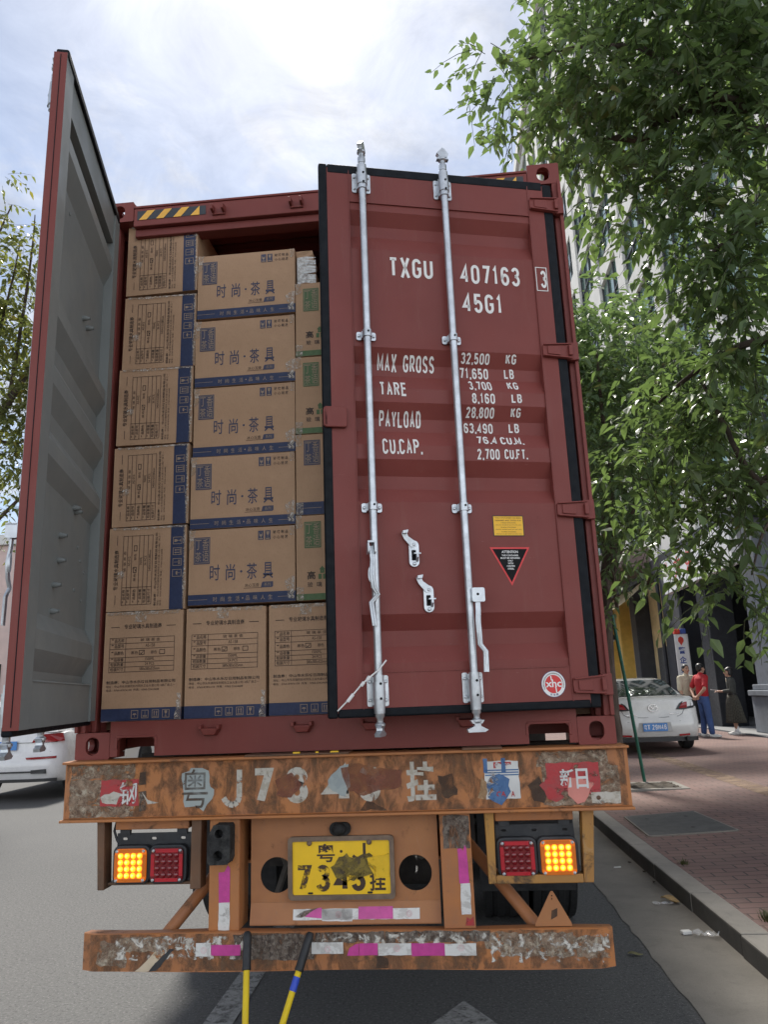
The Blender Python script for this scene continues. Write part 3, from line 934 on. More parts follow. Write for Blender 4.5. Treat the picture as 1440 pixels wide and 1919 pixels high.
# condensed block lettering drawn as strokes (unit box, y up)
def arc(cx, cy, rx, ry, a0, a1, n=7):
    return [(cx+rx*math.cos(R(a0+(a1-a0)*i/n)), cy+ry*math.sin(R(a0+(a1-a0)*i/n))) for i in range(n+1)]
_r = .5; _q = .24
def _o(x0=0., x1=1., y0=0., y1=1., q=.24):
    c = (x0+x1)/2; rx = (x1-x0)/2
    return arc(c, y1-q, rx, q, 0, 180, 12)+arc(c, y0+q, rx, q, 180, 360, 12)+[(x1, y1-q)]
STROKES = {
 'T': [[(0, 1), (1, 1)], [(.5, 1), (.5, -.0)]], 'X': [[(-.03, 1.1), (1.03, -.1)], [(1.03, 1.1), (-.03, -.1)]],
 'G': [arc(.5, 1-_q, .5, _q, 10, 180, 10)+arc(.5, _q, .5, _q, 180, 360, 10)+[(1, .47), (.55, .47)]],
 'C': [arc(.5, 1-_q, .5, _q, 5, 180, 10)+arc(.5, _q, .5, _q, 180, 355, 10)],
 'U': [[(0, 1)]+arc(.5, _q, .5, _q, 180, 360, 10)+[(1, 1)]], 'O': [_o()], '0': [_o()],
 '1': [[(.1, .80), (.55, 1), (.55, 0)]], '4': [[(.78, 0), (.78, 1), (0, .28), (1.02, .28)]],
 '7': [[(0, 1), (1, 1), (.42, 0)]], '3': [arc(.5, .77, .47, .23, 165, -70, 10)+[(.42, .53)], [(.42, .53)]+arc(.5, .26, .5, .26, 75, -165, 12)],
 '6': [[(.95, .8)]+arc(.5, 1-_q, .48, _q, 30, 180, 8)+[(0, .3)]+arc(.5, .29, .5, .29, 180, 540, 20)],
 '9': [[(.05, .2)]+arc(.5, _q, .48, _q, 210, 360, 8)+[(1, .7)]+arc(.5, .71, .5, .29, 0, 360, 20)],
 '8': [arc(.5, .755, .46, .245, -90, 270, 18), arc(.5, .26, .5, .26, 90, 450, 18)],
 '5': [[(.92, 1), (.1, 1), (.06, .52)]+arc(.5, .31, .5, .31, 140, -160, 14)],
 '2': [arc(.5, .74, .48, .26, 170, -10, 10)+[(.02, 0), (1, 0)]],
 'M': [[(0, 0), (0, 1), (.5, .25), (1, 1), (1, 0)]], 'A': [[(0, 0), (.5, 1), (1, 0)], [(.2, .33), (.8, .33)]],
 'R': [[(0, 0), (0, 1), (.55, 1)]+arc(.6, .755, .38, .245, 90, -90, 8)+[(.0, .51)], [(.5, .51), (1, 0)]],
 'P': [[(0, 0), (0, 1), (.55, 1)]+arc(.6, .745, .4, .255, 90, -90, 8)+[(.0, .49)]],
 'S': [arc(.5, .76, .48, .24, 15, 180, 8)+arc(.5, .74, .48, .2, 180, 265, 4)+arc(.5, .27, .5, .26, 85, 0, 4)+arc(.5, .24, .5, .24, 0, -165, 8)],
 'E': [[(1, 1), (0, 1), (0, 0), (1, 0)], [(0, .52), (.85, .52)]], 'F': [[(1, 1), (0, 1), (0, 0)], [(0, .52), (.85, .52)]], 'Y': [[(0, 1), (.5, .45), (1, 1)], [(.5, .45), (.5, 0)]],
 'L': [[(0, 1), (0, 0), (1, 0)]], 'D': [[(0, 0), (0, 1), (.5, 1)]+arc(.5, .7, .5, .3, 90, 0, 6)+arc(.5, .3, .5, .3, 0, -90, 6)+[(0, 0)]],
 'H': [[(0, 0), (0, 1)], [(1, 0), (1, 1)], [(0, .52), (1, .52)]], 'K': [[(0, 0), (0, 1)], [(1, 1), (0, .42)], [(.35, .62), (1, 0)]], 'B': [[(0, 0), (0, 1), (.55, 1)]+arc(.58, .76, .36, .24, 90, -90, 8)+[(0, .52)], [(.5, .52)]+arc(.58, .26, .42, .26, 90, -90, 8)+[(0, 0)]],
 '.': [[(.0, -.08), (.0, .11)]], ',': [[(.0, .1), (-.12, -.16)]],
}
WID = {'.': .12, ',': .3, '1': .62, 'M': 1.25, ' ': .7}
def stroke_text(txt, t=.155):
    """quads in a box 0..1 high, letters .36 wide; returns verts, faces"""
    vs = []; fs = []; x = 0.; W0 = .36; gap = .30
    for ch in txt:
        w = W0*WID.get(ch, 1.)
        for pl in STROKES.get(ch, []):
            P = [Vector((x+p[0]*w, t/2+p[1]*(1-t))) for p in pl]
            closed = len(P) > 8 and (P[0]-P[-1]).length < 1e-3
            if closed: P = P[:-1]
            n = len(P); k = len(vs)
            for i in range(n):
                a = P[i-1] if (i or closed) else None; b = P[(i+1) % n] if (i < n-1 or closed) else None
                d1 = (P[i]-a).normalized() if a is not None else None; d2 = (b-P[i]).normalized() if b is not None else None
                if d1 is None: d1 = d2
                if d2 is None: d2 = d1
                n1 = Vector((-d1.y, d1.x)); n2 = Vector((-d2.y, d2.x)); m = n1+n2
                m = m.normalized() if m.length > .2 else n1
                L = t/2/max(.5, m.dot(n1))
                e = Vector((0, 0))
                vs.append(P[i]+m*L); vs.append(P[i]-m*L)
            for i in range(n if closed else n-1):
                j = (i+1) % n
                fs.append((k+2*i, k+2*j, k+2*j+1, k+2*i+1))
        x += w+(.30 if ch not in '.,' else .16)
    return vs, fs
_ST = {}
def stroke_mesh(txt, cuts, t):
    vs, fs = stroke_text(txt, t)
    x0 = min(v.x for v in vs); x1 = max(v.x for v in vs)
    me = bpy.data.meshes.new('lettering')
    me.from_pydata([((v.x-x0)/(x1-x0), v.y, 0) for v in vs], [], fs)
    bm = bmesh.new(); bm.from_mesh(me)
    for c in cuts:
        if 0 < c < 1: bmesh.ops.bisect_plane(bm, geom=bm.verts[:]+bm.edges[:]+bm.faces[:], dist=1e-6, plane_co=(0, c, 0), plane_no=(0, 1, 0))
    bm.to_mesh(me); bm.free()
    r = ([(v.co.x, v.co.y) for v in me.vertices], [tuple(p.vertices) for p in me.polygons])
    bpy.data.meshes.remove(me)
    return r
# stencilled writing on the right door, following the corrugation
def stencil(txt, s0, s1, z1, z0, bold=.016, mat='white_ink', follow=True, name='lettering'):
    cuts = []
    sh = lambda z: 0.
    if follow:
        def settle(zf):          # keep the written height where the sheet lies deeper
            z = zf
            for _ in range(12): z = zf-prof(z)*(z-1.5)/3.35
            return z
        z0, z1 = settle(z0), settle(z1)
        cuts = [(zb-z0)/(z1-z0) for zb, _ in PROF if z0 < zb < z1]
    mb = MB()
    def mp(a, b):
        z = z0+b*(z1-z0)
        return PR(s0+a*(s1-s0), (prof(z) if follow else 0)+.0016, z)
    v, f = stroke_mesh(txt, cuts, .155 if z1-z0 > .09 else (.15 if z1-z0 > .06 else (.165 if z1-z0 > .045 else .17)))
    mb.add([mp(a, b) for a, b in v], f, 0)
    return mb.build(name, mat, DR, fixn=False)
stencil('TXGU', .856, .647, 3.524, 3.421)
stencil('407163', .514, .209, 3.513, 3.411)
stencil('3', .101, .071, 3.507, 3.412, follow=False)
stencil('45G1', .513, .317, 3.358, 3.257)
mb = MB()
s0, s1, z0, z1, t = .125, .066, 3.395, 3.525, .004
for a, b, c, d in ((s0, s1, z0, z0+t), (s0, s1, z1-t, z1), (s0, s0-t, z0+t, z1-t), (s1+t, s1, z0+t, z1-t)):
    mb.sheet([(a, c), (b, c), (b, d), (a, d)], lambda x, y: PR(x, .0016, y))
mb.build('check_digit_box', 'white_ink', DR, fixn=False)
for t in (('MAX GROSS', .93, .659, 3.022, 2.935), ('TARE', .925, .806, 2.884, 2.818), ('PAYLOAD', .93, .736, 2.746, 2.665), ('CU.CAP.', .925, .742, 2.612, 2.54),
          ('32,500', .529, .389, 3.048, 2.99), ('KG', .308, .256, 3.05, 2.998), ('71,650', .532, .394, 2.97, 2.916), ('LB', .314, .265, 2.972, 2.924),
          ('3,700', .5, .388, 2.904, 2.862), ('KG', .309, .255, 2.907, 2.871), ('8,160', .493, .382, 2.846, 2.795), ('LB', .3, .249, 2.848, 2.804),
          ('28,800', .523, .385, 2.777, 2.722), ('KG', .303, .255, 2.779, 2.73), ('63,490', .531, .391, 2.697, 2.648), ('LB', .312, .261, 2.7, 2.655),
          ('76.4', .476, .384, 2.633, 2.598), ('CU.M.', .364, .25, 2.633, 2.598), ('2,700', .488, .379, 2.574, 2.523), ('CU.FT.', .355, .243, 2.575, 2.527)):
    stencil(*t, bold=.012)
# yellow stacking label
mb = MB()
mb.sheet([(.436, 2.167), (.29, 2.167), (.29, 2.262), (.436, 2.262)], lambda a, b: PR(a, FL+.0012, b), 0)
mb.sheet([(.432, 2.171), (.294, 2.171), (.294, 2.258), (.432, 2.258)], lambda a, b: PR(a, FL+.0018, b), 1)
ty = ['THIS CONTAINER HAS BEEN', 'DESIGNED AND TESTED FOR', '7 HIGH STACKING', 'GROSS 30,480 KGS (67,200 LBS)', '8 HIGH STACKING', 'GROSS 30,480 KGS (67,200 LBS)', '10 HIGH STACKING', 'GROSS 30,480 KGS (67,200 LBS)']
zz_ = 2.254
for i, s in enumerate(ty):
    h = .0062 if i < 2 else .0048
    wd = .122 if len(s) > 20 else .07
    zz_ -= h
    mb.text(s, lambda a, b, zz_=zz_, wd=wd, h=h: PR(.363+wd/2-a*wd, FL+.0023, zz_+b*h), 2)
    zz_ -= .0055
mb.build('stacking_label', ['dark_ink', 'decal_y', 'dark_ink'], DR, fixn=False)
# black triangle
mb = MB()
mb.sheet([(.459, 2.117), (.366, 1.944), (.271, 2.117)], lambda a, b: PR(a, FL+.0012, b), 0)
mb.sheet([(.446, 2.109), (.366, 1.96), (.284, 2.109)], lambda a, b: PR(a, FL+.0018, b), 1)
for s, z, w, h in (('ATTENTION', 2.09, .076, .0115), ('THIS CONTAINER', 2.076, .078, .0075), ('MUST BE REPAIRED', 2.064, .09, .0075), ('ONLY', 2.052, .024, .0075), ('WITH', 2.04, .025, .0075), ('CORTEN', 2.028, .038, .0075), ('STEEL', 2.016, .03, .0075)):
    mb.text(s, lambda a, b, z=z, w=w, h=h: PR(.366+w/2-a*w, FL+.0024, z+b*h), 2, .02)
mb.build('warning_triangle', ['decal_r', 'decal_k', 'decal_w'], DR, fixn=False)
# round sticker
mb = MB()
cs, cz = .2145, 1.516
MT['navy'] = plain('navy_ink', (.06, .075, .2), .5)
for k, (r, m) in enumerate(((.0555, 3), (.0535, 0), (.0385, 1))):
    mb.sheet(circle(cs, cz, r, 40), lambda a, b, k=k: PR(2*cs-a, .0012+k*.0006, b), m)
mb.text('xhc', lambda a, b: PR(cs+.036-a*.072, .0031, cz-.013+b*.032), 0, .02)
mb.sheet([(cs+.008, cz+.034), (cs+.013, cz+.034), (cs+.011, cz+.016), (cs+.006, cz+.016)], lambda a, b: PR(a, .0032, b), 0)
mb.sheet([(cs-.006, cz-.012), (cs-.011, cz-.012), (cs-.014, cz-.036), (cs-.009, cz-.036)], lambda a, b: PR(a, .0032, b), 0)
for i in range(34):
    a0 = R(205-i*(230/34))
    mb.sheet([(r_*math.cos(a0+d_), r_*math.sin(a0+d_)) for r_, d_ in ((.043, .03), (.043, -.03), (.0485, -.025), (.0485, .025))], lambda x, y: PR(cs-x, .0032, cz+y), 2)
for i, ch in enumerate('新华昌'):
    a0 = R(270+(i-1)*17)
    x, y = .0455*math.cos(a0), .0455*math.sin(a0)
    mb.text(ch, lambda a, b, x=x, y=y: PR(cs-x+.0045-a*.009, .0033, cz+y-.0045+b*.009), 3, .02)
mb.build('maker_sticker', ['decal_w', 'decal_r', 'dark_ink', 'navy'], DR, fixn=False)
# cable seal
mb = MB()
pts = [PR(.955, .06, 1.635), PR(.985, .062, 1.60), PR(1.03, .055, 1.565), PR(1.06, .05, 1.54), PR(1.11, .04, 1.485), PR(1.155, .02, 1.44)]
mb.tube(pts, .0032, 8)
for s, z in ((1.03, 1.565), (1.055, 1.543), (1.1, 1.497), (1.112, 1.483)): mb.tube([PR(s-.006, .052, z+.007), PR(s+.006, .05, z-.007)], .007, 8)
mb.build('cable_seal', 'decal_w', DR, smooth=40)
# ------------------------------------------------------------------ cartons
CM = ['card', 'blue_band', 'blue_ink', 'light_ink', 'green_ink', 'dark_ink']
F = .0012
def carton(w, h, d=.575):
    mb = MB()
    # slightly slack cardboard box, subdivided so faces can sag
    nx, nz = 8, 8
    r = random.Random(int(w*1000+h*77))
    mb.hexa([(0, 0, 0), (w, 0, 0), (w, d, 0), (0, d, 0), (0, 0, h), (w, 0, h), (w, d, h), (0, d, h)])
    return mb
def fr(mb, u0, u1, v0, v1, mi, W_, H_, mp, k=1):   # filled rectangle in box fractions, v from the top
    mb.sheet([(u0, v0), (u1, v0), (u1, v1), (u0, v1)], lambda a, b: mp(a, b, F+.0005*k), mi)
def outline(mb, u0, u1, v0, v1, t, mi, asp, mp, k=1):
    tv = t*asp
    for a, b, c, d in ((u0, u1, v0, v0+tv), (u0, u1, v1-tv, v1), (u0, u0+t, v0+tv, v1-tv), (u1-t, u1, v0+tv, v1-tv)):
        mb.sheet([(a, c), (b, c), (b, d), (a, d)], lambda p, q: mp(p, q, F+.0005*k), mi)
def tx(mb, s, u0, u1, v0, v1, mi, mp, bold=.0, k=1):
    mb.text(s, lambda a, b: mp(u0+a*(u1-u0), v1+b*(v0-v1), F+.0005*k), mi, bold)
def icons(mb, us, v0, v1, wu, mi, mp, asp):
    for i, u in enumerate(us):
        outline(mb, u, u+wu, v0, v1, .0065, mi, asp, mp, 2)
        cu = u+wu/2; hv = v1-v0
        q = lambda pts: mb.sheet(pts, lambda a, b: mp(a, b, F+.001), mi)
        if i == 0:
            q([(cu-wu*.3, v0+hv*.55), (cu-wu*.15, v0+hv*.38), (cu+wu*.15, v0+hv*.38), (cu+wu*.3, v0+hv*.55)])
            q([(cu-wu*.03, v0+hv*.55), (cu+wu*.03, v0+hv*.55), (cu+wu*.03, v0+hv*.8), (cu-wu*.03, v0+hv*.8)])
        elif i == 1:
            q([(cu-wu*.03, v0+hv*.15), (cu+wu*.03, v0+hv*.15), (cu+wu*.03, v0+hv*.6), (cu-wu*.03, v0+hv*.6)])
            for vv in (.64, .76): q([(cu-wu*.3, v0+hv*vv), (cu+wu*.3, v0+hv*vv), (cu+wu*.3, v0+hv*(vv+.07)), (cu-wu*.3, v0+hv*(vv+.07))])
        elif i == 2:
            for e in (-1, 1):
                x = cu+e*wu*.17
                q([(x-wu*.05, v0+hv*.3), (x+wu*.05, v0+hv*.3), (x+wu*.05, v0+hv*.72), (x-wu*.05, v0+hv*.72)])
                q([(x-wu*.13, v0+hv*.34), (x, v0+hv*.14), (x+wu*.13, v0+hv*.34)])
            q([(cu-wu*.34, v0+hv*.78), (cu+wu*.34, v0+hv*.78), (cu+wu*.34, v0+hv*.85), (cu-wu*.34, v0+hv*.85)])
        else:
            q([(cu-wu*.2, v0+hv*.14), (cu+wu*.2, v0+hv*.14), (cu+wu*.16, v0+hv*.42), (cu, v0+hv*.56), (cu-wu*.16, v0+hv*.42)])
            q([(cu-wu*.035, v0+hv*.56), (cu+wu*.035, v0+hv*.56), (cu+wu*.035, v0+hv*.8), (cu-wu*.035, v0+hv*.8)])
            q([(cu-wu*.17, v0+hv*.8), (cu+wu*.17, v0+hv*.8), (cu+wu*.17, v0+hv*.86), (cu-wu*.17, v0+hv*.86)])
def data_face(mb, mp, asp, T, rows, maker, band, iu, tick, bandmi=1):
    """printed side of a carton; asp = width/height of the printed side"""
    tx(mb, '专业玻璃水具制造商', .25, .73, T['h0'], T['h1'], 5, mp, .008)
    hm = (T['h0']+T['h1'])/2
    fr(mb, .08, .19, hm, hm+.006, 5, 0, 0, mp); fr(mb, .79, .91, hm, hm+.006, 5, 0, 0, mp)
    v = T['t0']; V = [v]
    for r_ in T['rows']: v += r_*(T['t1']-T['t0']); V.append(v)
    u0, u1, uc = .07, .9, .275
    lw = .0055
    for q in V: fr(mb, u0, u1, q, q+lw*asp, 5, 0, 0, mp)
    for q in (u0, uc, u1-lw): fr(mb, q, q+lw, V[0], V[-1], 5, 0, 0, mp)
    lab = ['产品名称', '产品型号', '产品颜色', '产品容量', '包装数量', '包装尺寸']
    for i in range(6):
        m = (V[i]+V[i+1])/2; hh = min(.018, (V[i+1]-V[i])*.36)
        tx(mb, lab[i], u0+.02, uc-.02, m-hh, m+hh, 5, mp, .006)
        if i == 2:
            tx(mb, '黑色', .35, .44, m-hh*.85, m+hh*.85, 5, mp); outline(mb, .45, .52, m-hh*1.2, m+hh*1.2, .007, 5, asp, mp)
            tx(mb, '银色', .6, .68, m-hh*.85, m+hh*.85, 5, mp); outline(mb, .71, .78, m-hh*1.2, m+hh*1.2, .007, 5, asp, mp)
            a = .46 if tick == 0 else .72
            mb.sheet([(a, m), (a+.02, m+hh*.9), (a+.065, m-hh*1.3), (a+.02, m+hh*.4)], lambda p, q: mp(p, q, F+.0011), 5)
        else:
            wd = .017*len(rows[i])/2*(2.1 if ord(rows[i][0]) > 999 else 1.15)
            tx(mb, rows[i], .59-wd, .59+wd, m-hh*.8, m+hh*.8, 5, mp)
    for (s, a, b, c, d, bo) in ((maker[0], .05, .92, T['m'], T['m']+.03, .012), (maker[1], .05, .92, T['m']+.04, T['m']+.064, 0), (maker[2], .05, .72, T['m']+.075, T['m']+.097, 0)):
        tx(mb, s, a, b, c, d, 5, mp, bo)
    fr(mb, -.001, 1.001, band[0], band[1], bandmi, 0, 0, mp)
    icons(mb, iu, band[0]+(band[1]-band[0])*.17, band[0]+(band[1]-band[0])*.83, .088, 3, mp, asp)
MK = ['制造商：中山市水乐坊日用制品有限公司', '地址：中山市东凤镇同安村同乐工业大道12号13栋厂房之一', '电话：0760-87876158  传真：0760-22624688']

def tape_strip(parent, pts):
    mb = MB()
    n = 6
    r = random.Random(len(parent.name)+int(pts[0][0]*999))
    (a, b, c, d) = [Vector(p) for p in pts]
    vs = []
    for j in range(n+1):
        for i in range(4):
            p = a.lerp(b, i/3).lerp(d.lerp(c, i/3), j/n)
            e = .0 if i in (1, 2) else r.uniform(-.004, .004)
            vs.append((p.x+e, p.y-.0035-r.uniform(0, .003), p.z+r.uniform(-.002, .002)))
    mb.add(vs, [(j*4+i, j*4+i+1, (j+1)*4+i+1, (j+1)*4+i) for j in range(n) for i in range(3)])
    return mb.build('tape', 'tape', parent, smooth=60, fixn=False)
def finish_box(mb, name, loc, label, group, tapes, rz=0., ry=0.):
    # crush corners a touch
    o = mb.build(name, CM, None, bevel=.005, seg=2)
    o.location = loc; o.rotation_euler = (0, ry, rz)
    tag(o, label, 'carton', group)
    for t in tapes: tape_strip(o, t)
    return o
YB = .05
# bottom row : upright data face
def kind_upright():
    w, h = .385, .508
    mb = carton(w, h)
    mp = lambda u, v, k: (u*w, -k, h*(1-v))
    T = dict(h0=.115, h1=.16, t0=.24, t1=.555, rows=[.165, .165, .245, .14, .14, .145], m=.635)
    data_face(mb, mp, w/h, T, ['玻 璃 茶 壶', 'AS-158', '', '1500ML', '24 PCS', '580x385x525mm'], MK, (.887, .998), (.38, .51, .64, .77), 0)
    mb.sheet([(0.001, .001), (.574, .001), (.574, h*.113), (.001, h*.113)], lambda a, b: (w+.001, a, b), 1)
    tp = [[(.15, 0, h+.001), (.205, 0, h+.001), (.205, 0, h-.05), (.15, 0, h-.05)], [(.01, 0, h), (.37, 0, h), (.37, 0, h-.016), (.01, 0, h-.014)], [(w-.018, 0, .12), (w, 0, .12), (w, 0, .0), (w-.03, 0, .0)]]
    return mb, tp
mb, tp = kind_upright()
GB = 'cartons of the bottom row'
b0 = finish_box(mb, 'carton', (-1.127, YB, 1.421), 'upright carton with printed table, leftmost in bottom row beside grey door', GB, tp)
def again(src, loc, label, group, rz=0., ry=0.):
    c = copy_tree(src); c.location = loc; c.rotation_euler = (0, ry, rz); tag(c, label, None, group); return c
again(b0, (-.725, YB-.004, 1.421), 'upright carton with printed table, second from left in bottom row', GB, R(.6), R(.2))
again(b0, (-.325, YB+.006, 1.421), 'upright carton with printed table, partly behind ajar red door', GB, R(-.4))
# left stack : same print turned on its side
def kind_turned():
    w, h = .392, .412
    mb = carton(w, h)
    mp = lambda u, v, k: (v*w, -k, u*h)
    T = dict(h0=.075, h1=.135, t0=.185, t1=.565, rows=[.15, .15, .25, .15, .145, .155], m=.60)
    data_face(mb, mp, h/w, T, ['玻 璃 茶 壶', 'AS-012', '', '700ML', '36 PCS', '540X415X380mm'], MK, (.80, .975), (.38, .51, .64, .77), 0)
    tp = [[(.02, 0, h), (w, 0, h), (w, 0, h-.012), (.02, 0, h-.012)], [(w-.014, 0, h), (w, 0, h), (w, 0, .01), (w-.012, 0, .01)], [(.05, 0, .195), (.085, 0, .197), (.085, 0, .163), (.05, 0, .16)]]
    return mb, tp
mb, tp = kind_turned()
GL = 'cartons of the left stack lying on their sides'
zl = [1.934, 2.352, 2.776, 3.197, 3.62]
names = ['carton turned on its side, lowest of left stack just above bottom row', 'carton turned on its side, second from below in left stack', 'carton turned on its side, middle one of left stack', 'carton turned on its side, second from top of left stack', 'carton turned on its side, topmost in left stack, in shade under header']
l0 = finish_box(mb, 'carton', (-1.128, YB+.003, zl[0]), names[0], GL, tp)
for i in range(1, 5): again(l0, (-1.128+.006*i, YB+(.0, .006, -.002, .012, .008)[i], zl[i]), names[i], GL, R((0, -.7, .8, .2, -1.)[i]), R((0, -.35, .2, .3, -.2)[i]))
# middle stack
def stamp(mb, u0, u1, v0, v1, mi, mp, asp):
    fr(mb, u0, u1, v0, v1, mi, 0, 0, mp)
    outline(mb, u0+.008, u1-.008, v0+.014, v1-.014, .004, 3, asp, mp, 2)
    um, vm = (u0+u1)/2, (v0+v1)/2; du = (u1-u0)*.1; dv = (v1-v0)*.09
    for s, a, b, c, d in (('丁', u0+du, um-du*.3, v0+dv, vm-dv*.4), ('香', um+du*.3, u1-du, v0+dv*.8, vm-dv*.2), ('茶', u0+du, um-du*.3, vm+dv*.5, v1-dv), ('语', um+du*.3, u1-du, vm+dv*.1, v1-dv)):
        tx(mb, s, a, b, c, d, 3, mp, 0, 3)
def kind_front():
    w, h = .524, .368
    mb = carton(w, h, .41)
    mp = lambda u, v, k: (u*w, -k, h*(1-v)); asp = w/h
    stamp(mb, .045, .2, .1, .46, 2, mp, asp)
    for s, a, b, c, d in (('时', .2, .295, .475, .685), ('尚', .352, .44, .475, .69), ('茶', .548, .645, .475, .69), ('具', .7, .795, .475, .69)): tx(mb, s, a, b, c, d, 2, mp, .006)
    mb.sheet([(.497+.011*math.cos(i*.523), .58+.011*asp*math.sin(i*.523)) for i in range(12)], lambda a, b: mp(a, b, F), 2)
    tx(mb, '冰心玉壶', .53, .665, .745, .79, 5, mp); fr(mb, .52, .69, .802, .807, 5, 0, 0, mp)
    mb.sheet([(.68, .805), (.69, .745), (.7, .73), (.795, .73), (.795, .79), (.785, .805)], lambda a, b: mp(a, b, F), 2)
    tx(mb, '系列', .712, .772, .745, .79, 3, mp, 0, 2)
    for u in (.655, .72):
        fr(mb, u, u+.052, .05, .175, 2, 0, 0, mp)
    mb.sheet([(.663, .065), (.672, .1), (.69, .1), (.699, .065), (.694, .12), (.684, .13), (.684, .145), (.678, .145), (.678, .13), (.668, .12)], lambda a, b: mp(a, b, F+.001), 3)
    mb.sheet([(.731, .065), (.761, .065), (.757, .1), (.748, .115), (.748, .145), (.744, .145), (.744, .115), (.735, .1)], lambda a, b: mp(a, b, F+.001), 3)
    fr(mb, .664, .698, .153, .166, 3, 0, 0, mp, 2); fr(mb, .729, .763, .153, .166, 3, 0, 0, mp, 2)
    tx(mb, '玻 璃 制 品', .795, .935, .055, .1, 5, mp, .01); tx(mb, '小 心 轻 放', .795, .935, .125, .17, 5, mp, .01)
    fr(mb, -.001, 1.001, .862, .998, 1, 0, 0, mp)
    for ch, u in zip('时尚生活·品味人生', (.235, .305, .375, .445, .505, .54, .61, .68, .75)):
        if ch == '·': mb.sheet([(.512+.007*math.cos(i*.6), .93+.01*math.sin(i*.6)) for i in range(10)], lambda a, b: mp(a, b, F+.001), 3)
        else: tx(mb, ch, u, u+.038, .9, .962, 3, mp, 0, 2)
    fr(mb, .0, .18, .928, .933, 3, 0, 0, mp, 2); fr(mb, .84, .99, .93, .935, 3, 0, 0, mp, 2)
    mb.sheet([(0.001, .001), (.409, .001), (.409, h*.138), (.001, h*.138)], lambda a, b: (w+.001, a, b), 1)
    mb.sheet([(0.001, .001), (.409, .001), (.409, h*.138), (.001, h*.138)], lambda a, b: (-.001, a, b), 1)
    tp = [[(.0, 0, h), (.035, 0, h), (.022, 0, h-.09), (.0, 0, h-.1)], [(w-.025, 0, h), (w, 0, h), (w, 0, h-.05), (w-.028, 0, h-.045)], [(w-.05, 0, .1), (w-.004, 0, .125), (w-.004, 0, .01), (w-.034, 0, .015)]]
    return mb, tp
mb, tp = kind_front()
GM = 'cartons of the middle stack with the blue stamp'
zm = [1.945, 2.318, 2.69, 3.063, 3.447]
names = ['wide carton with blue stamp, lowest of middle stack', 'wide carton with blue stamp, second from below in middle stack', 'wide carton with blue stamp, third of five in middle stack', 'wide carton with blue stamp, second from top of middle stack', 'wide carton with blue stamp, topmost of middle stack']
m0 = finish_box(mb, 'carton', (-.72, YB, zm[0]), names[0], GM, tp)
for i in range(1, 5): again(m0, (-.72+.003*i, YB+(0, -.004, .005, 0, .003)[i], zm[i]), names[i], GM, R((0, .5, -.5, .3, -.4)[i]), R((0, -.1, .1, -.25, .05)[i]))
# right stack, mostly behind the door
def kind_right(col, full):
    w, h = .56, .412
    mb = carton(w, h)
    mp = lambda u, v, k: (u*w, -k, h*(1-v)); asp = w/h
    stamp(mb, .04/w, .122/w, .075, .39, col, mp, asp)
    if full:
        tx(mb, '高', .052/w, .092/w, .665, .76, 5, mp, .02)
        # three-mouth character drawn as little house and two squares
        def o2(x0, x1, v0, v1): outline(mb, x0/w, x1/w, v0, v1, .008/w, col, asp, mp)
        o2(.106, .122, .7, .76); o2(.128, .144, .7, .76); o2(.115, .135, .645, .69)
        mb.sheet([(.11/w, .648), (.125/w, .608), (.14/w, .648)], lambda a, b: mp(a, b, F+.0011), col)
        tx(mb, '质', .155/w, .195/w, .665, .76, 5, mp, .02)
        for ch, x in zip('玻璃制品', (.053, .096, .14, .183)): tx(mb, ch, x/w, (x+.026)/w, .79, .85, 5, mp, .006)
        fr(mb, -.001, 1.001, .925, .998, col, 0, 0, mp)
    else:
        fr(mb, -.001, 1.001, .845, .998, 1, 0, 0, mp); fr(mb, .03/w, .125/w, .915, .92, 3, 0, 0, mp, 2)
    tp = [[(.0, 0, h), (.032, 0, h), (.03, 0, h-.06), (.0, 0, h-.062)], [(.002, 0, .065), (.034, 0, .06), (.034, 0, .0), (.002, 0, .0)]]
    return mb, tp
mb, tp = kind_right(4, True)
GR = 'cartons of the right stack with the green stamp'
g0 = finish_box(mb, 'carton', (-.19, YB+.002, 1.945), 'carton with green stamp, standing on bottom row next to door edge', GR, tp)
again(g0, (-.186, YB, 2.776), 'carton with green stamp, lower of the two above the blue stamped one', GR, R(.5))
again(g0, (-.182, YB+.006, 3.196), 'carton with green stamp, topmost of right stack under wrapped bundle', GR, R(-.6))
mb, tp = kind_right(2, False)
finish_box(mb, 'carton', (-.188, YB+.004, 2.361), 'carton with blue stamp between green stamped cartons beside the door', None, tp)
# small wrapped bundle and the box beyond it
mb = MB()
r = random.Random(4); n = 10; vs = []
for j in range(n+1):
    for x, y in ((-.048, 0), (.0, -.006), (.048, 0), (.05, .09), (-.05, .09)):
        t = j/n
        vs.append((x*(1+r.uniform(-.12, .06))-.012*t, y+r.uniform(-.006, .006), t*.2))
fs = [(j*5+i, j*5+(i+1) % 5, (j+1)*5+(i+1) % 5, (j+1)*5+i) for j in range(n) for i in range(5)]+[(4, 3, 2, 1, 0), tuple(n*5+i for i in range(5))]
mb.add(vs, fs)
wb = mb.build('wrapped_bundle', 'card'); wb.location = (-.125, YB+.03, 3.611)
tag(wb, 'small bundle wound in clear tape standing on topmost green stamped carton', 'bundle')
mb = MB()
for k in range(9):
    z = .005+k*.017; w_ = .05
    mb.add([(-w_, -.01, z), (0, -.017, z+.004), (w_, -.01, z+r.uniform(-.01, .012)), (w_, -.009, z+.016), (0, -.016, z+.02), (-w_, -.009, z+.02)], [(0, 1, 4, 5), (1, 2, 3, 4)])
MT['film'] = flaky('stretch_film', [(.7, .7, .68), (.5, .47, .43)], .8, 40., .3, .15)
mb.build('film_wrap', 'film', wb, fixn=False)
mb = carton(.4, .3, .4)
mp = lambda u, v, k: (u*.4, -k, .3*(1-v))
fr(mb, -.001, 1.001, .75, .998, 1, 0, 0, mp)
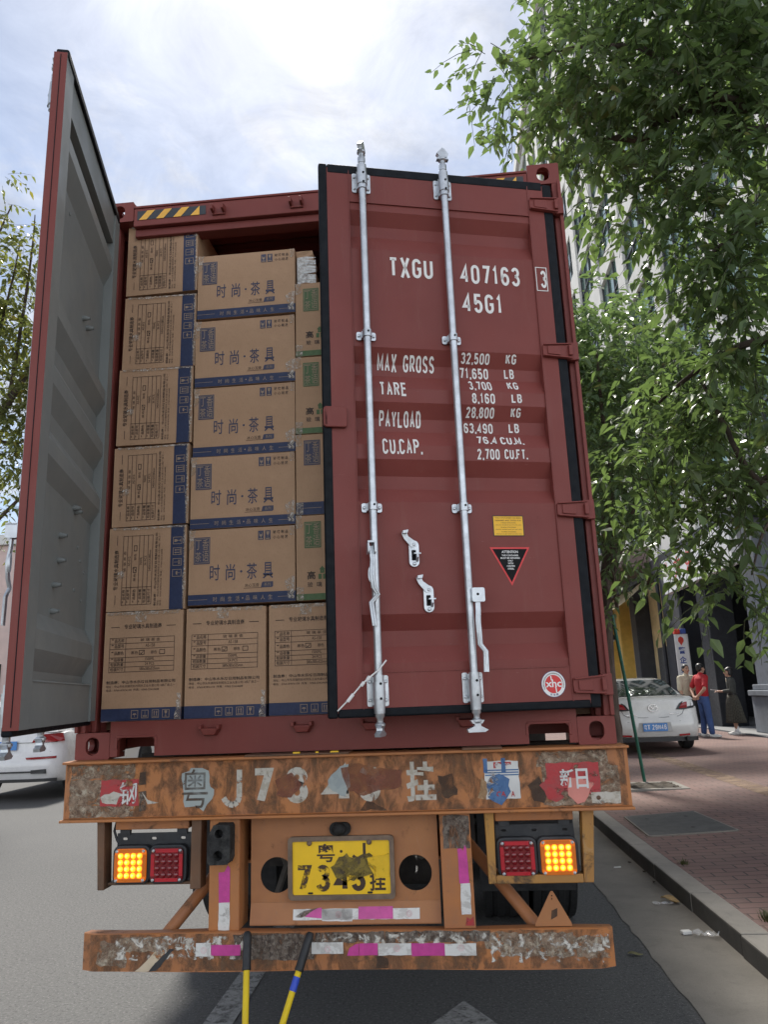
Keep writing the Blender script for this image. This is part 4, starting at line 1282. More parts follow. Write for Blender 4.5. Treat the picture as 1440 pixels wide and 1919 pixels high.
finish_box(mb, 'carton', (-.055, YB+.05, 3.614), 'carton with plain blue band glimpsed between wrapped bundle and door', None, [])
# ------------------------------------------------------------------ trailer
RUST = (.13, .07, .04)
MT['orange'] = worn_paint('worn_orange_paint', (.45, .178, .056), (.37, .155, .066), RUST, .24, .22)
MT['orange_plate'] = worn_paint('orange_panel_paint', (.40, .175, .07), (.33, .14, .06), RUST, .12, .3)
MT['orange_rust'] = worn_paint('rusty_orange_paint', (.44, .17, .055), (.34, .145, .065), RUST, .34, .3)
MT['brown_rust'] = worn_paint('brown_rusty_steel', (.17, .085, .045), (.11, .065, .04), (.05, .034, .026), .45, .4)
MT['yellow_worn'] = worn_paint('worn_yellow_paint', (.42, .215, .05), (.36, .18, .055), (.10, .065, .04), .46, .4)
MT['black_steel'] = plain('black_bracket', (.018, .02, .024), .5, 0, .3, 18, .001, .5, ((.07, .065, .06), .5))
MT['rubber'] = plain('old_rubber', (.022, .022, .022), .8, 0, .5, 22, .01, .3, ((.20, .195, .18), .55))
MT['tyre'] = plain('tyre_rubber', (.014, .014, .015), .8, 0, .2, 12)
MT['chassis'] = plain('dark_chassis', (.03, .025, .022), .8, 0, .4, 8)
MT['plate_y'] = plain('yellow_plate', (.84, .52, .01), .4, 0, .05, 14, 0, .5, ((.6, .36, .03), .25))
MT['plate_k'] = plain('plate_lettering', (.045, .022, .012), .5, 0, .1)
MT['plate_worn'] = flaky('worn_plate_lettering', [(.06, .03, .012)], .60, 60., .12, .5)
MT['plate_mud'] = flaky('mud_smear', [(.13, .095, .02), (.075, .055, .03), (.22, .16, .03)], .74, 16., .14, .8)
MT['plate_frame'] = plain('plate_frame', (.17, .12, .085), .55, .3, .3, 20, .001)
MT['pink'] = plain('magenta_reflective_tape', (.52, .055, .27), .35, 0, .16, 25, .0015)
MT['silver'] = flaky('white_reflective_tape', [(.66, .65, .62), (.5, .48, .45)], .93, 14., .1, .4)
MT['tape_print'] = plain('tape_print', (.62, .28, .32), .5)
MT['residue'] = flaky('torn_sticker_residue', [(.30, .22, .155), (.44, .38, .29), (.17, .11, .075), (.25, .17, .115)], .55, 26., .2, .9)
MT['residue_grey'] = flaky('grey_tape_residue', [(.15, .115, .09), (.23, .195, .16), (.075, .055, .045)], .62, 40., .2, .9, (1, 1, .45))
MT['residue_white'] = flaky('white_tape_scraps', [(.60, .57, .51), (.45, .40, .34)], .37, 34., .08, .8)
MT['paint_white'] = flaky('peeling_white_paint', [(.50, .47, .41), (.40, .36, .29)], .73, 26., .1, .7)
MT['paint_grey'] = flaky('grey_overpaint', [(.34, .38, .37), (.29, .33, .33)], .84, 12., .05, .7)
MT['paint_rustred'] = flaky('rust_red_overpaint', [(.24, .085, .05), (.32, .13, .06)], .56, 14., .6, .7)
MT['sticker_red'] = flaky('red_sticker', [(.40, .03, .034), (.33, .045, .045)], .64, 20., .05, .5)
MT['sticker_pink'] = flaky('faded_red_sticker', [(.60, .22, .18)], .62, 9., .05, .6)
MT['sticker_blue'] = flaky('blue_sticker', [(.045, .12, .27), (.07, .16, .32)], .70, 9., .05, .5)
MT['sticker_white'] = flaky('white_sticker', [(.62, .62, .60)], .74, 9., .03, .5)
MT['tan_paint'] = flaky('tan_overpaint', [(.40, .25, .13)], .66, 8., .2, .7)
MT['dark_smear'] = flaky('dark_grime', [(.085, .055, .04), (.13, .085, .055)], .5, 14., .5, .9)
MT['streaks'] = flaky('rust_streaks', [(.19, .11, .065), (.14, .085, .055)], .2, 24., .4, .9, (1, 1, .5))
MT['chevron'] = flaky('worn_chevron', [(.55, .45, .32)], .6, 14., .04, .7)

tr = empty('semi_trailer', (0, 0, 0))
tag(tr, 'battered orange container trailer with hazard lamps lit, under the red container', 'trailer')
FY = -.06
beam = MB()
beam.box(-1.228, 1.245, FY, .05, 1.011, 1.243)
beam.box(-1.232, 1.249, -.088, .08, 1.2435, 1.2545)
beam.box(-1.232, 1.249, -.09, .08, .9995, 1.0105)
bm_ = beam.build('rear_beam', 'orange', tr, bevel=.003)
lp = MB().box(-.40, .06, -.092, .06, 1.255, 1.262); lp.build('wear_strip', 'brown_rust', bm_, bevel=.002)
MB().box(.55, .72, -.095, .06, 1.255, 1.264).build('wear_strip', 'brown_rust', bm_, bevel=.002)
rp = random.Random(21)
_dk = [0]
def decal(parent, name, poly, mat, y, lift=.0015, amp=.004, step=.02, thick=.0001):
    _dk[0] += 1; lift += .00001*(_dk[0] % 60)
    mb = MB(); P = rough_poly(poly, amp, step, rp) if amp else poly
    mb.prism(P, y-lift, y-lift+thick, lambda a, b, c: (a, c, b))
    return mb.build(name, mat, parent, fixn=True)
def rct(x0, x1, z0, z1): return [(x0, z0), (x1, z0), (x1, z1), (x0, z1)]
def word(parent, s, x0, x1, z0, z1, mat, y, lift, bold=0., stroke=0., name='painted_letter'):
    mb = MB()
    if stroke:
        v, f = stroke_mesh(s, (), stroke); mb.add([(x0+a*(x1-x0), y-lift, z0+b*(z1-z0)) for a, b in v], f)
    else: mb.text(s, lambda a, b: (x0+a*(x1-x0), y-lift, z0+b*(z1-z0)), 0, bold)
    return mb.build(name, mat, parent, fixn=False)
decal(bm_, 'rust_streaks', rct(-1.22, 1.23, 1.015, 1.24), 'streaks', FY, .0008, 0)
# left end: torn stickers
decal(bm_, 'sticker_residue', rct(-1.2, -.905, 1.178, 1.236), 'residue', FY, .0012)
decal(bm_, 'sticker_residue', rct(-1.205, -.94, 1.07, 1.175), 'residue', FY, .0013)
decal(bm_, 'sticker_residue', rct(-1.2, -.905, 1.017, 1.068), 'residue', FY, .0012)
decal(bm_, 'red_sticker', rct(-1.06, -.885, 1.062, 1.172), 'sticker_red', FY, .002, .003)
word(bm_, '钢', -.972, -.893, 1.068, 1.162, 'sticker_white', FY, .0032, .01)
decal(bm_, 'paint_scrap', [(-1.05, 1.075), (-.985, 1.07), (-.965, 1.11), (-1.0, 1.125), (-1.06, 1.10)], 'paint_white', FY, .0026)
decal(bm_, 'curled_scrap', [(-.87, 1.12), (-.84, 1.085), (-.79, 1.072), (-.84, 1.068)], 'paint_white', FY, .006, .001)
decal(bm_, 'grime_patch', rct(-.885, -.855, 1.15, 1.2), 'dark_smear', FY, .002)
decal(bm_, 'grime_patch', rct(-.88, -.85, 1.04, 1.12), 'residue_grey', FY, .0016)
# the big painted registration
decal(bm_, 'painted_patch', [(-.69, 1.195), (-.655, 1.2), (-.65, 1.21), (-.6, 1.21), (-.565, 1.2), (-.56, 1.13), (-.54, 1.12), (-.55, 1.08), (-.575, 1.06), (-.59, 1.03), (-.62, 1.05), (-.675, 1.05), (-.68, 1.1)], 'paint_grey', FY, .0014)
word(bm_, '粤', -.688, -.57, 1.045, 1.208, 'dark_smear', FY, .0026, .0)
for s, a, b in (('J', -.505, -.43), ('7', -.36, -.275), ('3', -.22, -.125), ('4', -.07, .055), ('3', .1, .19)):
    if s == 'J':
        mb = MB(); v = [(-.43, 1.2), (-.43, 1.085), (-.438, 1.066), (-.455, 1.055), (-.475, 1.058), (-.49, 1.07), (-.5, 1.085)]
        for p, q in zip(v, v[1:]): mb.bar((p[0], FY-.0014, p[1]), (q[0], FY-.0014, q[1]), .024, .0008, 0, Vector((0, 1, 0)))
        mb.build('painted_letter', 'paint_white', bm_)
    else: word(bm_, s, a, b, 1.055, 1.204, 'paint_white', FY, .0016, 0, .2)
word(bm_, '挂', .303, .43, 1.05, 1.212, 'paint_white', FY, .0016, .03)
decal(bm_, 'grey_overpaint', [(-.04, 1.15), (.02, 1.2), (.05, 1.21), (.06, 1.12), (.04, 1.08), (-.02, 1.1)], 'paint_grey', FY, .0022, .006)
decal(bm_, 'rust_red_overpaint', [(.02, 1.20), (.1, 1.21), (.19, 1.19), (.29, 1.18), (.28, 1.11), (.2, 1.1), (.12, 1.08), (.05, 1.1)], 'paint_rustred', FY, .0024, .006)
decal(bm_, 'rust_red_overpaint', [(-.27, 1.15), (-.2, 1.18), (-.15, 1.13), (-.2, 1.08), (-.26, 1.09)], 'paint_rustred', FY, .0024, .006)
decal(bm_, 'grime_patch', [(.1, 1.02), (.13, 1.06), (.16, 1.05), (.22, 1.02)], 'dark_smear', FY, .0018)
decal(bm_, 'grime_patch', [(.44, 1.15), (.5, 1.16), (.52, 1.07), (.46, 1.06)], 'dark_smear', FY, .0018, .008)
# blue and white sticker
decal(bm_, 'faded_label', rct(.64, .785, 1.052, 1.204), 'sticker_white', FY, .0014, .002)
decal(bm_, 'red_strip', rct(.68, .755, 1.176, 1.2), 'sticker_red', FY, .0022, .001)
word(bm_, 'OF I OD', .685, .75, 1.181, 1.195, 'sticker_white', FY, .0032)
for z in (1.165, 1.155, 1.145): decal(bm_, 'blue_stripe', rct(.642, .784, z, z+.005), 'sticker_blue', FY, .0022, 0)
decal(bm_, 'blue_overpaint', [(.645, 1.11), (.66, 1.14), (.7, 1.15), (.74, 1.13), (.745, 1.08), (.73, 1.05), (.705, 1.03), (.67, 1.045), (.65, 1.06)], 'sticker_blue', FY, .0028, .005)
for x in (.636, .712): decal(bm_, 'blue_brush_mark', rct(x, x+.018, 1.16, 1.216), 'sticker_blue', FY, .003, .002)
decal(bm_, 'tan_overpaint', [(.6, 1.06), (.62, 1.11), (.625, 1.14), (.65, 1.12), (.65, 1.07), (.63, 1.045)], 'tan_paint', FY, .003, .006)
word(bm_, 'CA', .685, .725, 1.06, 1.082, 'sticker_red', FY, .0042, .02); word(bm_, 'A', .747, .762, 1.06, 1.082, 'sticker_red', FY, .0042, .02)
# right end
decal(bm_, 'sticker_residue', rct(.86, 1.16, 1.175, 1.236), 'residue', FY, .0012)
decal(bm_, 'sticker_residue', rct(.88, 1.2, 1.02, 1.175), 'residue', FY, .0013)
decal(bm_, 'red_sticker', rct(.9, 1.12, 1.06, 1.19), 'sticker_red', FY, .0019, .003)
decal(bm_, 'red_overpaint', [(.87, 1.1), (.9, 1.14), (.96, 1.15), (1.0, 1.12), (.98, 1.06), (.93, 1.03), (.9, 1.05)], 'sticker_red', FY, .0026, .006)
decal(bm_, 'faded_red_overpaint', [(.98, 1.13), (1.04, 1.13), (1.1, 1.11), (1.08, 1.08), (1.05, 1.03), (1.02, 1.025), (.98, 1.06)], 'sticker_pink', FY, .0028, .006)
word(bm_, '新', .955, 1.015, 1.09, 1.165, 'sticker_white', FY, .0036, .02)
word(bm_, '日', 1.022, 1.072, 1.085, 1.165, 'sticker_white', FY, .0036, .02)
decal(bm_, 'cream_scrap', rct(1.08, 1.2, 1.025, 1.07), 'paint_white', FY, .0022)
decal(bm_, 'grime_patch', [(.82, 1.1), (.87, 1.14), (.9, 1.07), (.88, 1.03), (.84, 1.04)], 'dark_smear', FY, .002, .006)
MB().lathe([(.009, 0), (.009, .004), (.005, .007)], (1.108, FY, 1.047), (0, -1, 0), 10).build('bolt', 'brown_rust', bm_)
# yellow straps lying on the beam
for x in (-.16, .0, -.07): pass
ys = MB()
for x, w in ((-.185, .03), (-.02, .035), (-.085, .012)): ys.box(x, x+w, -.088, -.07, 1.2625, 1.2685)
ys.build('strap_scrap', 'plate_y', bm_)

# posts, panel, bumper
for nm, x0, x1, mat in (('left', -.56, -.428, 'orange'), ('right', .436, .566, 'orange_rust')):
    mb = MB()
    mb.box(x0, x1, FY, FY+.008, .553, .999)
    mb.box(x0, x0+.008, FY+.0085, .09, .553, .999); mb.box(x1-.008, x1, FY+.0085, .09, .553, .999)
    po = mb.build('upright_post', mat, tr, bevel=.004)
    mb = MB()
    if nm == 'left':
        decal(po, 'magenta_tape', [(-.515, .665), (-.468, .665), (-.468, .80), (-.478, .812), (-.492, .786), (-.517, .783)], 'pink', FY, .0015, .001)
        decal(po, 'white_tape', rct(-.516, -.468, .558, .664), 'silver', FY, .0015, .002)
    else:
        decal(po, 'magenta_tape', [(.508, .725), (.549, .725), (.545, .86), (.538, .875), (.53, .85), (.52, .862), (.507, .858)], 'pink', FY, .0015, .001)
        decal(po, 'white_tape', rct(.511, .551, .607, .724), 'silver', FY, .0015, .002)
        decal(po, 'red_scrap', [(.524, .565), (.56, .565), (.558, .6), (.545, .588), (.53, .598)], 'sticker_red', FY, .0018, .001)
        decal(po, 'grey_residue', rct(.45, .56, .86, .99), 'residue_grey', FY, .0012)
        MB().tube([(.49, FY-.012, .91), (.486, FY-.018, .925), (.49, FY-.012, .945), (.496, FY-.01, .93), (.49, FY-.012, .91)], .005, 6).build('chain_link', 'brown_rust', po, smooth=50)
# rubber dock block
mb = MB()
mb.holed([(-.545, .94), (-.52, .985), (-.455, .985), (-.448, .975), (-.448, .85), (-.457, .828), (-.535, .826), (-.547, .838)], [circle(-.497, .95, .018), circle(-.5, .863, .02)], FY-.075, FY-.001, lambda a, b, c: (a, c, b))
rb = mb.build('rubber_buffer', 'rubber', tr, bevel=.008, seg=2)
for z, x in ((.95, -.497), (.863, -.5)): MB().lathe([(.0175, 0), (.0175, .003)], (x, FY-.02, z), (0, -1, 0), 14).build('bolt_hole', 'tyre', rb)
# centre panel with two round holes, bent out at the bottom
mb = MB()
px0, px1 = -.392, .424
mb.holed(rct(px0, px1, .648, .998), [circle(-.278, .757, .072, 32), circle(.322, .757, .071, 32)], .0, .005, lambda a, b, c: (a, c, b))
mb.hexa([(px0, .0, .6475), (px1, .0, .6475), (px1, .005, .6475), (px0, .005, .6475)][::1]+[(px0, -.022, .567), (px1, -.022, .567), (px1, -.017, .567), (px0, -.017, .567)])
mb.box(px0, px1, -.017, .06, .562, .5665)
pan = mb.build('centre_panel', 'orange_plate', tr)
def tape_on_panel(nm, x0, x1, mat, z0=.585, z1=.626, dz=0.):
    yy = lambda z: (z-.6475)/(.6475-.567)*.022-.002
    mb = MB(); P = rough_poly([(x0, z0), (x1, z0+dz), (x1, z1+dz), (x0, z1)], .0012, .02, rp)
    mb.sheet(P, lambda a, b: (a, yy(b), b)); mb.build(nm, mat, pan)
tape_on_panel('white_tape', -.205, .335, 'silver', .582, .622)
mb = MB(); mb.sheet([(-.17, .6), (-.15, .614), (-.1, .626), (-.082, .627), (-.082, .588), (-.15, .594)], lambda a, b: (a, (b-.6475)*.275-.0032, b)); mb.build('magenta_tape', 'pink', pan)
mb = MB(); mb.sheet([(-.2, .594), (-.16, .616), (-.095, .628), (-.13, .612), (-.15, .598), (-.17, .592)], lambda a, b: (a, (b-.6475)*.275-.0045, b)); mb.build('grey_residue', 'residue_grey', pan)
tape_on_panel('white_tape', -.08, .05, 'silver', .578, .622, -.002)
mb = MB(); mb.sheet(rct(.075, .222, .584, .629), lambda a, b: (a, (b-.6475)*.275-.0036, b)); mb.build('magenta_tape', 'pink', pan)
for x in (-.01, .29):
    mb = MB()
    for r_ in (.011, .006): mb.tube([(x+r_*math.cos(i*.524), (.602-.6475+r_*math.sin(i*.524))*.275-.005, .602+r_*math.sin(i*.524)) for i in range(13)], .0006, 4)
    mb.build('tape_mark', 'tape_print', pan)
MB().tube([(.325, .05, .815), (.329, .045, .79), (.326, .04, .755), (.318, .035, .73)], .0045, 8).build('loose_cable', 'residue_white', tr, smooth=40)
# number plate
pl = empty('number_plate', (0, 0, 0)); pl.parent = tr
def pmap(u, v, k): return (-.218+u*.448, -.022-k, .668+v*.236)
mb = MB(); mb.holed(rrect(-.224, .236, .66, .912, .018), [rrect(-.205, .217, .68, .893, .008)], -.026, -.006, lambda a, b, c: (a, c, b))
mb.build('plate_frame', 'plate_frame', pl, bevel=.005)
mb = MB().box(-.2055, .2175, -.018, -.004, .679, .8935); mb.build('plate_face', 'plate_y', pl)
def pw(s, x0, x1, z0, z1, m, bold=0., k=0.): word(pl, s, x0, x1, z0, z1, m, -.0185, .001+k, bold, .19 if s.isalnum() and ord(s[0]) < 999 and s != 'J' else 0, 'plate_letter')
pw('粤', -.098, -.02, .808, .882, 'plate_k', .015)
MB().lathe([(.006, 0), (.006, .001)], (.008, -.0185, .85), (0, -1, 0), 12).build('plate_dot', 'plate_k', pl)
mb = MB(); v = [(.108, .882), (.108, .835), (.1, .824), (.086, .82), (.07, .823), (.058, .832)]
for p, q in zip(v, v[1:]): mb.bar((p[0], -.0192, p[1]), (q[0], -.0192, q[1]), .012, .0008, 0, Vector((0, 1, 0)))
mb.build('plate_letter', 'plate_k', pl)
pw('7', -.182, -.12, .692, .798, 'plate_worn'); pw('3', -.102, -.042, .692, .798, 'plate_worn'); pw('4', -.03, .032, .692, .798, 'plate_k'); pw('3', .05, .11, .692, .798, 'plate_k'); pw('挂', .128, .196, .692, .77, 'plate_k', .025)
mb = MB(); P = rough_poly([(-.035, .785), (.0, .825), (.03, .84), (.06, .825), (.1, .84), (.135, .845), (.15, .8), (.14, .765), (.1, .75), (.06, .735), (.03, .73), (-.02, .745)], .006, .015, rp)
mb.prism(P, -.0212, -.0206, lambda a, b, c: (a, c, b)); mb.build('mud_smear', 'plate_mud', pl)
mb = MB(); P = rough_poly([(.12, .82), (.215, .84), (.215, .75), (.15, .74)], .004, .015, rp)
MT['plate_touch'] = flaky('yellow_touch_up', [(.74, .46, .01)], .7, 14., .1, .5)
mb.prism(P, -.0215, -.021, lambda a, b, c: (a, c, b)); mb.build('paint_touch_up', 'plate_touch', pl)
for x, z in ((-.13, .886), (.13, .886)): MB().lathe([(.011, 0), (.011, .006), (.006, .011)], (x, -.02, z), (0, -1, 0), 12).build('screw', 'plate_frame', pl, smooth=30)
for x in (-.128, .128): MB().prism(rrect(x-.011, x+.011, .682, .69, .0035), -.0192, -.0186, lambda a, b, c: (a, c, b)).build('slot', 'tyre', pl)
mb = MB(); mb.prism(rrect(-.042, .05, .914, .966, .024, 6), -.02, -.001, lambda a, b, c: (a, c, b)); mb.ball((.003, -.02, .94), (.03, .03, .026)); 
for x in (-.03, .038): mb.lathe([(.006, 0), (.004, .004)], (x, -.02, .94), (0, -1, 0), 8)
mb.build('plate_lamp', 'rubber', tr, smooth=40)
# bumper
mb = MB()
BY = -.092
poly = [(-1.097, BY+.02), (-1.09, BY), (-.9, BY), (.95, BY), (1.09, BY), (1.112, BY+.014), (1.112, 0.), (-1.097, 0.)]
def bz(x, top): return (.556 if top else .413)+(.002*math.sin(x*9) if top else .003*math.sin(x*5+1))
xs_ = [-1.097+2.209*i/40 for i in range(41)]
def by(x): return BY+(.02*max(0, 1-(x+1.097)/.02) if x < -1.07 else 0)+(.022*max(0, (x-1.08)/.03) if x > 1.08 else 0)
vs = []
for x in xs_:
    vs += [(x, by(x), bz(x, 0)), (x, by(x), bz(x, 1)), (x, by(x)+.008, bz(x, 1)+.003), (x, by(x)+.016, bz(x, 1)), (x, -.004, bz(x, 1)-.006), (x, -.004, bz(x, 1)-.014), (x, by(x)+.016, bz(x, 1)-.014), (x, by(x)+.016, bz(x, 0))]
fs = []
for i in range(40):
    for k in range(8):
        fs.append((i*8+k, i*8+(k+1) % 8, (i+1)*8+(k+1) % 8, (i+1)*8+k))
fs += [tuple(range(8))[::-1], tuple(40*8+k for k in range(8))]
mb.add(vs, fs)
bump_ = mb.build('bumper_bar', 'orange_rust', tr)
for p in ([(-1.03, .44), (-.9, .43), (-.9, .52), (-1.02, .53)], [(-.95, .49), (-.72, .49), (-.72, .545), (-.93, .54)], [(.66, .46), (1.09, .45), (1.09, .53), (.66, .53)], [(.6, .49), (.95, .48), (.95, .545), (.6, .55)]):
    decal(bump_, 'sticker_residue', p, 'residue', BY, .0012, .006)
decal(bump_, 'rust_streaks', rct(-1.06, 1.07, .415, .555), 'streaks', BY, .0009, 0)
decal(bump_, 'grey_residue', rct(-.44, -.1, .455, .55), 'residue_grey', BY, .0014, .005)
decal(bump_, 'grey_residue', rct(-.1, .62, .515, .555), 'residue_grey', BY, .0012, .004)
decal(bump_, 'white_scraps', rct(-.12, .62, .505, .548), 'residue_white', BY, .0016, .004)
decal(bump_, 'white_scraps', rct(-.95, -.38, .46, .545), 'residue_white', BY, .0016, .005)
decal(bump_, 'white_scraps', rct(.62, 1.09, .44, .54), 'residue_white', BY, .0016, .005)
decal(bump_, 'chevron', [(-.86, .415), (-.80, .415), (-.72, .50), (-.76, .5)], 'chevron', BY, .002, .003)
decal(bump_, 'chevron', [(-.8, .415), (-.77, .415), (-.69, .5), (-.715, .5)], 'black_steel', BY, .0022, .004)
for a, b, m, z0, z1, nm in ((-.60, -.535, 'silver', .47, .52, 'white_tape'), (-.535, -.41, 'pink', .472, .512, 'magenta_tape'), (-.112, .02, 'silver', .475, .518, 'white_tape'), (.085, .163, 'pink', .468, .512, 'magenta_tape'), (.163, .3, 'silver', .468, .512, 'white_tape'), (.3, .435, 'pink', .464, .511, 'magenta_tape'), (.435, .563, 'silver', .464, .508, 'white_tape')):
    decal(bump_, nm, rct(a, b-.001, z0, z1), m, BY, .0026, .0012, .02, .001)
decal(bump_, 'magenta_tape', [(.035, .468), (.084, .468), (.084, .512), (.07, .51), (.045, .495)], 'pink', BY, .0026, .001, .02, .001)
for x in (-.045, .24, .5, -.567):
    mb = MB()
    for r_ in (.012, .007): mb.tube([(x+r_*math.cos(i*.524), BY-.0032, .493+r_*math.sin(i*.524)) for i in range(13)], .0006, 4)
    mb.build('tape_mark', 'tape_print', bump_)
decal(bump_, 'grime_patch', [(.15, .42), (.2, .42), (.2, .46), (.155, .465)], 'dark_smear', BY, .0018, .004)
# braces
MB().tube([(-.79, .01, .5), (-.5, .25, .855)], .027, 14).build('brace_tube', 'orange_rust', tr, smooth=50)
MB().tube([(.83, .02, .525), (.5, .25, .89)], .027, 14).build('brace_tube', 'orange_rust', tr, smooth=50)
# warning triangle plate standing on the bumper
mb = MB(); mb.holed([(.806, .562), (.954, .562), (.952, .574), (.888, .69), (.882, .693), (.876, .69), (.808, .574)], [circle(.881, .675, .003, 8), circle(.88, .663, .003, 8)], -.072, -.067, lambda a, b, c: (a, c, b))
tp_ = mb.build('triangle_plate', 'orange_plate', tr)
decal(tp_, 'grime_patch', [(.87, .588), (.895, .6), (.9, .628), (.875, .62)], 'dark_smear', -.072, .001, .004)
# lamp clusters
def amber(name, col, e):
    m, t, p = nodes(name); b = NB(t)
    p.inputs['Base Color'].default_value = (*col, 1); p.inputs['Roughness'].default_value = .18
    p.inputs['Coat Weight'].default_value = .6
    if e: p.inputs['Emission Color'].default_value = (*e[0], 1); p.inputs['Emission Strength'].default_value = e[1]
    return m
MT['amber_lens'] = amber('amber_lens', (.55, .13, .005), ((1., .20, .01), .12))
MT['amber_led'] = amber('lit_amber_led', (.9, .4, .02), ((1., .34, .012), .6))
MT['amber_core'] = amber('lit_amber_led_core', (1., .7, .1), ((1., .6, .06), 1.25))
MT['amber_refl'] = plain('amber_reflector', (.62, .15, .008), .3)
MT['red_lens'] = amber('red_lens', (.17, .004, .008), None)
MT['red_refl'] = plain('red_reflector', (.42, .012, .022), .3)
def lamp(parent, cx, lit):
    g = empty('tail_lamp', (0, 0, 0)); g.parent = parent
    z0, z1, w = .745, .885, .084
    cz = (z0+z1)/2
    mb = MB(); mb.prism(rrect(cx-w, cx+w, z0-.008, z1+.01, .03, 5), -.04, -.004, lambda a, b, c: (a, c, b))
    mb.build('lamp_housing', 'black_steel', g, bevel=.006)
    mb = MB(); mb.prism(rrect(cx-.072, cx+.072, z0+.002, z1-.002, .018, 4), -.052, -.0405, lambda a, b, c: (a, c, b))
    mb.build('lens', 'amber_lens' if lit else 'red_lens', g, bevel=.006)
    mb = MB()
    rf = 'amber_refl' if lit else 'red_refl'
    for a, b, c, d in ((cx-.05, cx+.05, z1-.019, z1-.004), (cx-.05, cx+.05, z0+.004, z0+.018), (cx-.0705, cx-.055, z0+.026, z1-.026), (cx+.055, cx+.0705, z0+.026, z1-.026)): mb.prism(rct(a, b, c, d), -.0538, -.052, lambda p, q, r_: (p, r_, q))
    mb.build('reflector', rf, g)
    for i in range(4):
        for j in range(4):
            x, z = cx+(i-1.5)*.0285, cz+(j-1.5)*.0265
            mb = MB(); mb.ball((x, -.052, z), (.0125, .009, .0125), 0, 10, 6)
            if lit: mb.ball((x-.001, -.0585, z+.001), (.0062, .0045, .0062), 1, 8, 6)
            mb.build('led', ['amber_led', 'amber_core'] if lit else 'red_lens', g, smooth=60)
    for x in (-.06, .06):
        for z in (z0+.011, z1-.011): MB().lathe([(.0065, 0), (.0065, .004), (.003, .007)], (cx+x, -.053, z), (0, -1, 0), 10).build('screw', 'galv', g, smooth=30)
    return g
def cluster(x0, x1, frame_mat, order, slots_light):
    c = empty('lamp_cluster', (0, 0, 0)); c.parent = tr
    return c
for side in (-1, 1):
    xb0, xb1 = (-.998, -.663) if side < 0 else (.672, 1.0)
    mb = MB()
    holes = [rrect(x-.011, x+.011, .911, .922, .005, 3) for x in (xb0+.035, (xb0+xb1)/2, xb1-.035)]
    mb.holed(rct(xb0, xb1, .735, .94), holes, -.003, .003, lambda a, b, c: (a, c, b))
    mb.build('lamp_bracket', 'black_steel', tr, bevel=0)
    mb = MB(); mb.box(xb0+.0, xb1, -.03, .02, .958, .998); mb.build('lamp_carrier', 'orange_rust', tr, bevel=.004)
    mb = MB()
    for x in (xb0+.015, xb1-.06): mb.box(x, x+.045, -.012, .006, .935, .9575)
    mb.build('hanger', 'black_steel', tr)
    fm = 'brown_rust' if side < 0 else 'yellow_worn'
    fx = [(-1.075, -1.04, -1.06, -1.03), (-.645, -.6, -.648, -.6)] if side < 0 else [(.628, .668, .63, .662), (1.035, 1.085, 1.02, 1.06)]
    mb = MB()
    for a, b, c, d in fx: mb.hexa([(c, -.05, .717), (d, -.05, .717), (d, .03, .717), (c, .03, .717), (a, -.05, .997), (b, -.05, .997), (b, .03, .997), (a, .03, .997)])
    if side > 0: mb.box(fx[0][3]+.0005, fx[1][2]-.0005, -.05, .03, .7165, .75)
    else: mb.box(fx[0][3]+.0005, fx[1][2]-.0005, -.02, .04, .73, .742)
    mb.build('lamp_guard', fm, tr, bevel=.004)
    cs_ = (-.916, -.752) if side < 0 else (.755, .924)
    lamp(tr, cs_[0], side < 0); lamp(tr, cs_[1], side > 0)
MB().tube([(-1.005, .0, .99), (-1.015, .0, .95), (-1.0, .0, .91), (-.99, .0, .9)], .006, 8).build('lamp_cable', 'black_steel', tr, smooth=50)
# chassis behind: rails, cross pieces, axles, wheels, mudguards
for sg in (-1, 1):
    mb = MB(); x = sg*.47
    mb.box(x-.006, x+.006, .1, 11.8, .8, 1.238); mb.box(x-.07, x+.07, .1, 11.8, 1.2385, 1.252); mb.box(x-.07, x+.07, .1, 11.8, .787, .7995)
    mb.build('chassis_rail', 'orange_rust', tr)
for y in (.6, 2.2, 3.6, 5.2, 7.5, 10.0):
    MB().box(-1.15, 1.15, y, y+.1, 1.1, 1.235).build('cross_beam', 'chassis', tr)
def wheel(parent, x, y, r=.5, w=.26):
    g = empty('wheel', (x, y, r)); g.parent = parent
    mb = MB(); h = w/2
    mb.lathe([(r*.58, -h*.8), (r*.7, -h), (r*.9, -h), (r*.97, -h*.82), (r, -h*.6), (r, h*.6), (r*.97, h*.82), (r*.9, h), (r*.7, h), (r*.58, h*.8)], (0, 0, 0), (1, 0, 0), 48)
    for k in (-.45, -.15, .15, .45): mb.lathe([(r*1.003, -w*.09), (r*1.012, -w*.07), (r*1.012, w*.07), (r*1.003, w*.09)], (k*w, 0, 0), (1, 0, 0), 48)
    mb.build('tyre', 'tyre', g, smooth=30)
    mb = MB(); mb.lathe([(r*.579, -h*.7), (r*.5, -h*.3), (r*.2, -h*.2), (r*.18, h*.5), (r*.5, h*.4), (r*.579, h*.7)], (0, 0, 0), (1, 0, 0), 24)
    mb.build('rim', 'plate_frame', g, smooth=30)
    return g
w0 = None
for y in (2.3, 3.6, 4.9):
    for x in (-1.08, -.78, .79, 1.1):
        if w0 is None: w0 = wheel(tr, x, y)
        else:
            c = w0.copy(); COL.objects.link(c); c.parent = tr; c.location = (x, y, .5)
            for ch in w0.children:
                k = ch.copy(); COL.objects.link(k); k.parent = c
    MB().tube([(-1.0, y, .5), (1.0, y, .5)], .08, 12).build('axle', 'chassis', tr)
for x0, x1 in ((-1.2, -.66), (.62, 1.2)):
    MB().box(x0, x1, 1.62, 1.632, .3, 1.0).build('mud_flap', 'tyre', tr)
MB().box(-.6, .6, 1.2, 1.24, .55, 1.2).build('rear_bulkhead', 'chassis', tr)
